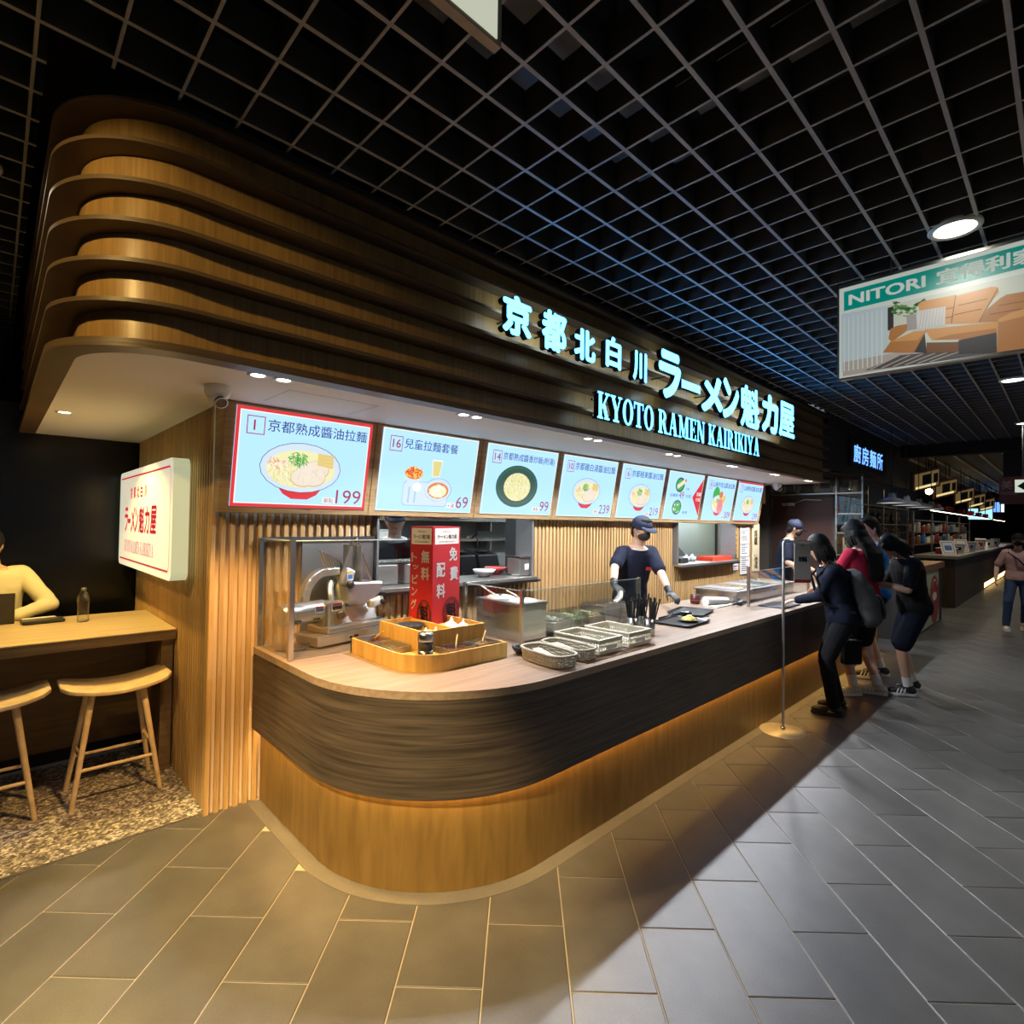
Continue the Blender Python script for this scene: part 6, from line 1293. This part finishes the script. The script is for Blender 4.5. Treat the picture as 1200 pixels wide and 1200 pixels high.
def person(label, x, y, yaw, H, lean=5, side=0, head=(0, 0), wR=None, wL=None, poleR=None, poleL=None, top=None, sleeve='short', hem=-.10, loose=1.08, bottom=None, shorts=False, legless=False,
           ankles=None, footyaw=(8, -8), shoe=None, shoe2=None, sock=None, hair='short', cap=None, mask=False, gloves=None, group=None, pelvis_z=None, sit=False, curl=(25, 25), face=True, twist=0, neck_m=None, handdir=(None, None)):
    t = thing('person', label, 'person', group); s = H/1.7; a = R(yaw); f = Vector((math.cos(a), math.sin(a), 0)); l = Vector((-math.sin(a), math.cos(a), 0))
    P = Vector((x, y, pelvis_z or .93*s)); tu = (UP*math.cos(R(lean))+f*math.sin(R(lean))+l*math.sin(R(side))).normalized(); tf = (f-tu*f.dot(tu)).normalized(); 
    tl = tu.cross(tf).normalized()
    a2 = R(twist); sf = tf*math.cos(a2)+tl*math.sin(a2); s_l = tl*math.cos(a2)-tf*math.sin(a2)
    rings = [(-.10, .13, .095), (-.04, .160, .112), (.02, .160, .112), (.12, .140, .098), (.24, .152, .108), (.36, .168, .112), (.43, .160, .098), (.475, .115, .078), (.50, .065, .06)]
    b = MB(); 
    def torso(mb, k=1.0, d0=-9, d1=9, flare=0.0):
        rr = []
        for d, rx, ry in rings:
            if d < d0-.001 or d > d1+.001: continue
            w_ = min(1, max(0, d/.4)); A = tl.lerp(s_l, w_).normalized(); B = tf.lerp(sf, w_).normalized(); fl = 1+flare*max(0, .3-d)
            rr.append(ering(P+tu*d*s, A, rx*s*k*fl, B, ry*s*k*fl))
        mb.loft(rr)
    torso(b)
    N = P+tu*.50*s; hy, hp_ = head; hu = (tu*math.cos(R(hp_))+(sf*math.cos(R(hy))+s_l*math.sin(R(hy)))*math.sin(R(hp_))).normalized() if False else None
    hf0 = (sf*math.cos(R(hy))+s_l*math.sin(R(hy))).normalized(); hf0 = (hf0-UP*hf0.dot(UP)).normalized(); hu = (UP*math.cos(R(hp_))+hf0*math.sin(R(hp_))).normalized(); hf = (hf0-hu*hf0.dot(hu)).normalized(); hl = hu.cross(hf).normalized()
    nk = (tu*.6+hu*.4).normalized(); Hc = N+nk*.055*s+hu*.105*s+hf*.012*s
    limb(b, [N-tu*.05*s, N+nk*.05*s, Hc-hu*.05*s-hf*.01*s], [.062*s, .052*s, .052*s])
    b.ell(Hc, (.093*s, .075*s, .112*s), 20, 14, hf, hl, hu); b.ell(Hc-hu*.055*s+hf*.026*s, (.060*s, .055*s, .055*s), 14, 10, hf, hl, hu); b.ell(Hc-hu*.095*s+hf*.058*s, (.022*s, .022*s, .016*s), 10, 6, hf, hl, hu)
    b.ell(Hc-hu*.022*s+hf*.092*s, (.020*s, .013*s, .018*s), 10, 6, hf, hl, hu); b.ell(Hc+hu*.0*s+hf*.085*s, (.014*s, .009*s, .03*s), 8, 6, hf, hl, hu)
    for q in (-1, 1): b.ell(Hc+hl*q*.077*s-hu*.008*s-hf*.005*s, (.016*s, .008*s, .030*s), 10, 6, hf, hl, hu)
    sh = {}; SR = {}
    for q, W_, pole, key in ((-1, wR, poleR, 0), (1, wL, poleL, 1)):
        S_ = P+tu*.435*s+s_l*q*.165*s; UA, FA = .285*s, .245*s
        W_ = Vector(W_) if W_ is not None else S_-UP*.50*s+f*.05*s+l*q*.05*s
        pole = Vector(pole) if pole is not None else (-f*.8+l*q*.5-UP*.2)
        E_, W_ = ik(S_, W_, UA, FA, pole); SR[q] = (S_, E_, W_)
        limb(b, [S_-s_l*q*.03*s, S_, S_.lerp(E_, .5), E_], [.055*s, .052*s, .045*s, .037*s]); limb(b, [E_, E_.lerp(W_, .35), W_], [.037*s, .038*s, .025*s])
        hd = Vector(handdir[key]) if handdir[key] is not None else (W_-E_)
        pn = (-UP if abs(hd.normalized().dot(UP)) < .75 else -s_l*q)
        tgt = MB() if gloves else b
        hand(tgt, W_, hd, pn, (-s_l*q if abs(hd.normalized().dot(UP)) < .75 else f), s, curl[key])
        if gloves:
            limb(tgt, [W_-(W_-E_).normalized()*.05*s, W_+hd.normalized()*.01], [.034*s, .028*s]); fuse(tgt, 'glove', gloves, t, .0055, 3)
    legs = []
    if not legless:
        for q in (-1, 1):
            hip = P-tu*.03*s+l*q*.085*s; k = 0 if q == -1 else 1
            if ankles: A_ = Vector(ankles[k])
            else: A_ = Vector((x, y, 0))+l*q*.10*s+UP*.085*s
            K_, A_ = ik(hip, A_, .42*s, .42*s if not ankles else .43*s, f+l*q*.1)
            limb(b, [hip, hip.lerp(K_, .5), K_], [.085*s, .070*s, .052*s]); limb(b, [K_, K_.lerp(A_, .35), A_], [.052*s, .054*s, .034*s]); legs.append((hip, K_, A_, q))
            fa = R(footyaw[k]); ff = f*math.cos(fa)+l*math.sin(fa); ff = (ff-UP*ff.z).normalized()
            b.ell(A_-UP*.045*s+ff*.06*s, (.115*s, .04*s, .032*s), 12, 8, ff, UP.cross(ff), UP)
    fuse(b, 'body', M_skin, t, .0075, 4)
    # face
    if face:
        e = MB()
        for q in (-1, 1): e.ell(Hc+hf*.084*s+hl*q*.031*s+hu*.012*s, (.007*s, .014*s, .0075*s), 10, 6, hf, hl, hu)
        e.build('eyes', M_whitec, t); e = MB()
        for q in (-1, 1): e.ell(Hc+hf*.0885*s+hl*q*.031*s+hu*.012*s, (.0045*s, .006*s, .006*s), 8, 6, hf, hl, hu)
        e.build('irises', M_pb, t); e = MB()
        for q in (-1, 1): e.tube([Hc+hf*.085*s+hl*q*.048*s+hu*.032*s, Hc+hf*.094*s+hl*q*.032*s+hu*.037*s, Hc+hf*.094*s+hl*q*.016*s+hu*.033*s], .003*s, 6)
        e.build('eyebrows', hairmat(), t)
        if not mask: MB().ell(Hc+hf*.084*s-hu*.058*s, (.008*s, .022*s, .006*s), 10, 6, hf, hl, hu).build('lips', mat('lips', (.48, .20, .17), .5), t)
    # shirt
    if top:
        m = MB(); torso(m, loose, hem, .475, .18 if loose > 1.12 else .03)
        for q in (-1, 1):
            S_, E_, W_ = SR[q]; kz = min(loose, 1.16)
            if sleeve == 'short': M_ = S_.lerp(E_, .78); limb(m, [S_-s_l*q*.05*s, S_, M_], [.054*s*kz, .055*s*kz, .054*s*kz]); 
            else: limb(m, [S_-s_l*q*.05*s, S_, E_, E_.lerp(W_, .92)], [.054*s*kz, .054*s*kz, .046*s*kz, .036*s*kz])
        sh_o = fuse(m, 'shirt', top, t, .009, 4, .012)
        # neckline rib
        m = MB(); rg = ering(P+tu*.478*s+sf*.012*s, s_l, .085*s, sf, .078*s, 24); m.tube(rg+[rg[0]], .007*s, 6, False); m.build('collar', neck_m or top, t)
    if bottom and not legless:
        m = MB(); torso(m, 1.10, -.10, .12)
        for hip, K_, A_, q in legs:
            if shorts: E2 = hip.lerp(K_, .92); limb(m, [hip, hip.lerp(K_, .5), E2], [.100*s, .098*s, .092*s])
            else: limb(m, [hip, K_, K_.lerp(A_, .5), K_.lerp(A_, .97)], [.096*s, .070*s, .062*s, .055*s])
        fuse(m, 'shorts' if shorts else 'trousers', bottom, t, .009, 4, .008)
    if shoe and not legless:
        for (hip, K_, A_, q), fy in zip(legs, footyaw):
            fa = R(fy); ff = f*math.cos(fa)+l*math.sin(fa); ff = (ff-UP*ff.z).normalized(); sl_ = UP.cross(ff); G = Vector((A_.x, A_.y, .0))
            m = MB(); m.ell(G+ff*.005*s+UP*.065*s, (.055*s, .042*s, .045*s), 12, 8, ff, sl_, UP); m.ell(G+ff*.095*s+UP*.045*s, (.095*s, .045*s, .036*s), 14, 8, ff, sl_, UP); m.ell(G-ff*.03*s+UP*.055*s, (.045*s, .036*s, .04*s), 10, 8, ff, sl_, UP); m.cyl(G+UP*.05*s, A_+UP*.02*s, .046*s, .044*s, 14)
            so = fuse(m, 'shoe', shoe, t, .006, 3)
            m = MB(); pts = [(.19, 0), (.165, .038), (.10, .048), (.03, .038), (-.04, .036), (-.072, .02), (-.072, -.02), (-.04, -.036), (.03, -.038), (.10, -.048), (.165, -.038)]; vs = [G+ff*p[0]*s+sl_*p[1]*s+UP*z for z in (.002, .030*s) for p in pts]; n = len(pts)
            m.add(vs, [(i, (i+1) % n, n+(i+1) % n, n+i) for i in range(n)]+[tuple(range(n-1, -1, -1)), tuple(range(n, 2*n))], False); m.build('sole', shoe2 or shoe, so, .004)
            if shoe2:
                m = MB()
                for k in range(3):
                    c = G+ff*(.045+.03*k)*s
                    for w_ in (-1, 1): m.add([c+sl_*w_*.050*s+UP*.030*s, c+ff*.014*s+sl_*w_*.050*s+UP*.030*s, c+ff*(-.006)*s+sl_*w_*.036*s+UP*.078*s, c-ff*.020*s+sl_*w_*.036*s+UP*.078*s], [(0, 1, 2, 3)])
                m.build('side_stripes', shoe2, so)
            if sock: m = MB(); limb(m, [A_-UP*.01, A_+(K_-A_).normalized()*.10*s], [.040*s, .043*s], 14); m.build('sock', sock, t)
    hm = hairmat()
    if hair:
        m = MB(); m.ell(Hc+hu*.022*s-hf*.016*s, (.090*s, .086*s, .106*s), 20, 14, hf, hl, hu); m.ell(Hc-hu*.03*s-hf*.045*s, (.055*s, .072*s, .075*s), 16, 10, hf, hl, hu)
        if hair == 'short': m.ell(Hc+hu*.085*s+hf*.03*s, (.06*s, .065*s, .035*s), 14, 8, hf, hl, hu)
        if hair in ('bob', 'long'):
            m.ell(Hc+hu*.03*s-hf*.012*s, (.100*s, .096*s, .108*s), 20, 14, hf, hl, hu); m.ell(Hc-hu*.05*s-hf*.045*s, (.068*s, .100*s, .105*s), 16, 12, hf, hl, hu)
            for q in (-1, 1): m.ell(Hc-hu*.045*s+hl*q*.074*s-hf*.0*s, (.05*s, .030*s, .10*s), 12, 8, hf, hl, hu); m.ell(Hc+hu*.06*s+hl*q*.045*s+hf*.05*s, (.04*s, .035*s, .04*s), 10, 8, hf, hl, hu)
        if hair == 'long':
            c0_ = Hc-hu*.05*s-hf*.055*s; c1_ = P+tu*.44*s-sf*.13*s; c2_ = P+tu*.22*s-sf*.145*s
            m.loft([ering(c0_, hl, .09*s, hf, .05*s), ering(c0_.lerp(c1_, .5), hl, .098*s, hf, .045*s), ering(c1_, hl, .10*s, sf, .036*s), ering(c2_, hl, .085*s, sf, .028*s), ering(c2_-tu*.05*s, hl, .06*s, sf, .015*s)])
        fuse(m, 'hair', hm, t, .0065, 3, .010)
        if hair in ('bob', 'long'):
            m = MB(); rng = random.Random(int(x*100))
            for k in range(60):
                an = R(rng.uniform(60, 300)); rr_ = .098*s; p0 = Hc+hu*.06*s+(hf*math.cos(an)*.075+hl*math.sin(an)*.07)*s; p1 = Hc-hu*.03*s+(hf*math.cos(an)+hl*math.sin(an))*rr_; p2 = Hc-hu*(.15+rng.uniform(-.01, .02))*s+(hf*math.cos(an)*.9+hl*math.sin(an))*rr_*1.02; m.tube([p0, p1, p1.lerp(p2, .5)+(hf*math.cos(an)+hl*math.sin(an))*.01, p2], [.006, .007, .006, .003], 5)
            m.build('hair_strands', hm, t)
    if cap:
        m = MB(); m.ell(Hc+hu*.042*s-hf*.004*s, (.102*s, .090*s, .086*s), 22, 14, hf, hl, hu); c_ = fuse(m, 'cap', cap, t, .006, 2)
        m = MB(); n = 14; pts = []
        for k in range(n+1): an = R(-78+156*k/n); pts.append((math.cos(an), math.sin(an)))
        vi = [Hc+hf*(.070+.012*c)*s+hl*(.082*sn)*s+hu*(.036)*s for c, sn in pts]; vo = [Hc+hf*(.075+.095*c)*s+hl*(.080*sn)*s+hu*(.030-.020*c)*s for c, sn in pts]; q_ = n+1
        vs = vi+vo+[v-hu*.006 for v in vi]+[v-hu*.006 for v in vo]
        m.add(vs, [(i, i+1, q_+i+1, q_+i) for i in range(n)]+[(2*q_+i+1, 2*q_+i, 3*q_+i, 3*q_+i+1) for i in range(n)]+[(q_+i, q_+i+1, 3*q_+i+1, 3*q_+i) for i in range(n)], True); m.build('cap_brim', cap, c_)
        MB().ell(Hc+hu*.128*s, (.008, .008, .005), 8, 5).build('cap_button', cap, c_)
    if mask:
        m = MB(); m.ell(Hc-hu*.048*s+hf*.040*s, (.068*s, .062*s, .052*s), 16, 12, hf, hl, hu); m.ell(Hc-hu*.03*s+hf*.092*s, (.024*s, .022*s, .026*s), 12, 8, hf, hl, hu); k_ = fuse(m, 'face_mask', M_blackp if mask is True else mask, t, .005, 3)
        m = MB()
        for q in (-1, 1):
            for dz_ in (-.018, -.07): m.tube([Hc+hf*.05*s+hl*q*.062*s+hu*dz_*s, Hc+hf*.02*s+hl*q*.077*s+hu*(dz_*.7)*s, Hc-hf*.005*s+hl*q*.083*s-hu*.008*s], .002, 5)
        m.build('ear_loop', M_blackp if mask is True else mask, k_)
    t['_f'] = 0; del t['_f']
    info = dict(P=P, tu=tu, tf=sf, tl=s_l, Hc=Hc, hf=hf, hl=hl, hu=hu, s=s, SR=SR, f=f, l=l, N=N)
    return t, info
M_navy = cloth('navy', (.010, .013, .028)); M_navycap = mat('navy_cap', (.012, .018, .045), .8, scale=80, bump=.2); M_maskm = mat('black_mask', (.012, .012, .013), .75); M_glove = mat('black_glove', (.012, .012, .014), .5, var=.3, scale=50, bump=.4)
M_blk = cloth('black', (.010, .010, .012)); M_red = cloth('red', (.40, .018, .05)); M_blue = cloth('blue', (.03, .22, .62)); M_pinkt = cloth('dusty_pink', (.52, .30, .27)); M_jean = cloth('denim', (.04, .07, .14)); M_shirt = cloth('cream_shirt', (.66, .60, .42)); M_wh = cloth('white', (.72, .72, .70))
M_sneak = mat('cream_sneaker', (.62, .56, .44), .6); M_blackshoe = mat('black_shoe', (.012, .012, .013), .5)
def chest_logo(info, t, u=.07, v=.33, w_=.085, h=.030, k=.13):
    O = info['P']+info['tu']*v*info['s']+info['tl']*(u-w_/2)*info['s']+info['tf']*k*info['s']; pl = Plane(O, info['tl'], info['tu'])
    m = MB(); pl.rect(m, 0, 0, w_, h, 0); pl.rect(m, 0, 0, w_, h, -.001); o = m.build('red_badge', mat('badge_red', (.55, .02, .03), .6), t); m = MB(); pl.text(m, 'ラーメン魁力屋', .006, .007, w_=w_-.012, h=h-.014, n=.0012); m.build('badge_lettering', mat('badge_pink', (.7, .3, .3), .6), o)
# the worker behind the counter
t, i = person('worker in navy cap, black mask and navy T-shirt reaching over the counter', 4.40, 2.93, -112, 1.70, lean=14, head=(8, 14), wL=(4.24, 2.40, .985), wR=(3.66, 2.62, 1.02), poleL=(.9, .3, -.3), poleR=(-.8, .9, .1), top=M_navy, sleeve='short', hem=-.10, loose=1.12, bottom=M_blk, shoe=M_blackshoe,
    hair='short', cap=M_navycap, mask=M_maskm, gloves=M_glove, neck_m=M_wh, curl=(30, 22), handdir=((-.3, -.9, -.45), (-.35, -.85, -.35)))
chest_logo(i, t, .075, .30, .085, .032, .137); base(t, (4.40, 2.93, 0))
t, i = person('worker in navy cap and black mask near the tall sign stand', 8.12, 2.88, -75, 1.73, lean=12, head=(10, 20), wL=(8.30, 2.50, 1.0), wR=(7.95, 2.50, 1.0), top=M_navy, loose=1.12, bottom=M_blk, shoe=M_blackshoe, hair='short', cap=M_navycap, mask=M_maskm); base(t, (8.12, 2.88, 0))
t, i = person('kitchen worker in black shirt seen through the wide hatch', 2.46, 3.98, -120, 1.74, lean=4, head=(0, 10), top=M_blk, loose=1.12, bottom=M_blk, shoe=M_blackshoe, hair='short', cap=M_navycap, neck_m=M_wh); chest_logo(i, t, .05, .22, .09, .03, .128)
m = MB(); rg = ering(i['N']-i['tu']*.01, i['tl'], .085, i['tf'], .085, 20); m.tube(rg+[rg[0]], .022, 8, False); m.build('neck_towel', M_wh, t); base(t, (2.46, 3.98, 0))
# customers
t, i = person('customer in dark hooded top and black trousers with grey backpack and bob hair', 5.30, 1.38, 118, 1.56, lean=14, head=(-14, 24), wL=(5.22, 1.72, .95), wR=(5.60, 1.36, .76), poleL=(-.3, -.8, -.6), top=M_navy, sleeve='long', hem=-.10, loose=1.14, bottom=M_blk, shoe=M_blackshoe, hair='bob', face=False, ankles=((5.46, 1.45, .08), (5.22, 1.42, .08)), curl=(60, 30), handdir=((0, 0, -1), (-.5, .8, -.2)))
m = MB(); n_, q_ = i['P'], i['s']; bk_ = -i['tf']
m.loft([[n_+i['tu']*d*q_+i['tl']*cx*q_+bk_*(off)*q_+i['tl']*(rx*math.copysign(abs(math.cos(2*math.pi*k/20))**.7, math.cos(2*math.pi*k/20)))*q_+bk_*(ry*math.copysign(abs(math.sin(2*math.pi*k/20))**.7, math.sin(2*math.pi*k/20)))*q_ for k in range(20)] for d, rx, ry, off, cx in ((-.14, .12, .05, .20, 0), (-.10, .155, .085, .21, 0), (.05, .17, .10, .215, 0), (.22, .16, .09, .21, 0), (.36, .12, .06, .19, 0), (.40, .07, .035, .17, 0))])
bp_t = thing('backpack', 'grey fabric backpack on the back of the customer with bob hair', 'backpack'); M_bag = cloth('grey_bag', (.085, .088, .088), .3, .6); fuse(m, 'bag_body', M_bag, bp_t, .009, 4, .02)
m = MB(); m.ell(n_+bk_*.32*q_+i['tu']*.02*q_, (.12, .03, .11), 14, 8, i['tl'], bk_, i['tu']); fuse(m, 'front_pocket', M_bag, bp_t, .008, 3, .01)
for q in (-1, 1): MB().tube([n_+i['tu']*.36*q_+i['tl']*q*.07+bk_*.16*q_, n_+i['tu']*.50*q_+i['tl']*q*.09-bk_*.0, n_+i['tu']*.40*q_+i['tl']*q*.11-bk_*.145*q_, n_+i['tu']*.15*q_+i['tl']*q*.13-bk_*.14*q_, n_+i['tu']*.02*q_+i['tl']*q*.15+bk_*.08*q_], .013, 8).build('shoulder_strap', M_blk, bp_t)
base(bp_t, tuple(n_+bk_*.2-UP*.14)); base(t, (5.30, 1.38, 0))
t = thing('handbag', 'small black tote bag hanging beside the grey backpack', 'bag'); c = i['SR'][-1][2]+Vector((0.02, 0, -.09)); m = MB(); m.obox(c+Vector((0, 0, -.24)), (.17, .07, .22), (.8, -.6, 0), (.6, .8, 0)); m.build('bag_body', M_blk, t, .015)
for q in (-1, 1): MB().tube([c+Vector((.05*.8, -.05*.6, -.14))+Vector((.02*q, .02*q, 0)), c+Vector((.01, 0, -.02)), c+Vector((-.05*.8, .05*.6, -.14))+Vector((.02*q, .02*q, 0))], .006, 6).build('handle', M_blk, t)
base(t, tuple(c-UP*.35))
t, i = person('woman with long black hair, red T-shirt, black shorts and cream sneakers', 6.08, 1.40, 72, 1.68, lean=4, head=(-12, 22), top=M_red, loose=1.15, hem=-.04, bottom=M_blk, shorts=True, shoe=M_sneak, shoe2=M_wh, sock=M_wh, hair='long', face=False, wL=(6.05, 1.80, 1.0), wR=(6.35, 1.72, 1.0), ankles=((6.20, 1.30, .085), (6.00, 1.46, .085)), footyaw=(30, 65)); base(t, (6.08, 1.40, 0))
t, i = person('man in bright blue T-shirt and black shorts standing behind the long haired woman', 6.86, 1.46, 112, 1.73, lean=3, head=(25, 15), top=M_blue, loose=1.14, hem=-.10, bottom=M_blk, shorts=True, shoe=M_blackshoe, shoe2=M_wh, sock=M_wh, hair='short', ankles=((7.0, 1.44, .085), (6.80, 1.48, .085)), wL=(6.5, 1.72, 1.05), wR=(6.78, 1.90, 1.05)); base(t, (6.86, 1.46, 0))
t, i = person('customer in loose black T-shirt bending over a phone, black striped sneakers', 6.44, 1.06, 124, 1.60, lean=10, head=(0, 52), top=M_blk, loose=1.22, hem=-.10, bottom=M_navy, shorts=True, shoe=M_blackshoe, shoe2=M_wh, sock=M_wh, hair='bob', face=False, ankles=((6.64, 1.10, .085), (6.38, 1.10, .085)), wL=(6.17, 1.29, 1.08), wR=(6.26, 1.38, 1.08), curl=(45, 45)); 
ph = thing('phone', 'dark smartphone held by the customer in the loose black T-shirt', 'phone'); c = (i['SR'][-1][2]+i['SR'][1][2])/2+i['f']*.10+UP*.02
MB().obox(c, (.075, .008, .15), i['l'], i['f']*.6+UP*.8, UP*.6-i['f']*.8).build('phone_body', M_blackp, ph, .004); MB().obox(c-(i['f']*.6+UP*.8)*-.005, (.066, .002, .135), i['l'], i['f']*.6+UP*.8, UP*.6-i['f']*.8).build('phone_screen', mat('phone_glass', (.05, .06, .08), .1), ph); base(ph, tuple(c)); base(t, (6.44, 1.06, 0))
t, i = person('woman in dusty pink T-shirt, jeans and black cap walking towards the viewer at right edge', 11.9, .60, 184, 1.55, lean=2, head=(0, 5), top=M_pinkt, loose=1.14, hem=-.06, bottom=M_jean, shoe=M_sneak, shoe2=M_wh, hair='short', cap=M_blk, mask=M_maskm, ankles=((11.75, .74, .085), (12.1, .54, .12)), wR=(11.75, .86, .82)); 
sb = thing('shoulder_bag', 'dark shoulder bag strap worn by the woman in dusty pink', 'bag'); MB().tube([i['N']+i['l']*-.12-UP*.05+i['tf']*.05, i['P']+i['tu']*.30+i['tf']*.155, i['P']+i['l']*.20+UP*.02+i['f']*.05], .010, 6).build('strap', M_blk, sb); m = MB(); m.obox(i['P']+i['l']*.24-UP*.05, (.08, .22, .20), i['l'], i['f']); m.build('bag_body', M_blk, sb, .02); base(sb, tuple(i['P']+i['l']*.24-UP*.15)); base(t, (11.9, .60, 0))
# seated man at the bar
t, i = person('seated man in cream shirt working at a laptop, cut by the left edge', -.00, 5.17, -88, 1.70, lean=3, head=(-20, 22), pelvis_z=.765, top=M_shirt, sleeve='long', loose=1.14, hem=-.10, bottom=M_blk, shoe=M_blackshoe, hair='short', wL=(.12, 4.90, .935), wR=(-.20, 4.90, .935), poleL=(1.0, .2, -.3), ankles=((-.1, 4.93, .30), (.12, 4.93, .30)), curl=(35, 35)); base(t, (0, 5.17, 0))
t = thing('bar_chair', 'high stool under the seated man behind the bar table', 'stool'); MB().lathe([(0, .60), (.17, .60), (.175, .62), (.16, .655), (0, .66)], (0, 5.19, .0), 20).build('seat', M_ash, t)
for q in ((-.14, -.14), (.14, -.14), (-.14, .14), (.14, .14)): MB().cyl((.0+q[0]*1.2, 5.19+q[1]*1.2, .005), (.0+q[0]*.8, 5.19+q[1]*.8, .61), .012, .015, 10).build('leg', M_ash, t)
MB().tube([(.0+.155*math.cos(R(a)), 5.19+.155*math.sin(R(a)), .26) for a in range(0, 361, 30)], .009, 6, False).build('foot_ring', M_alu, t); base(t, (0, 5.19, .004))
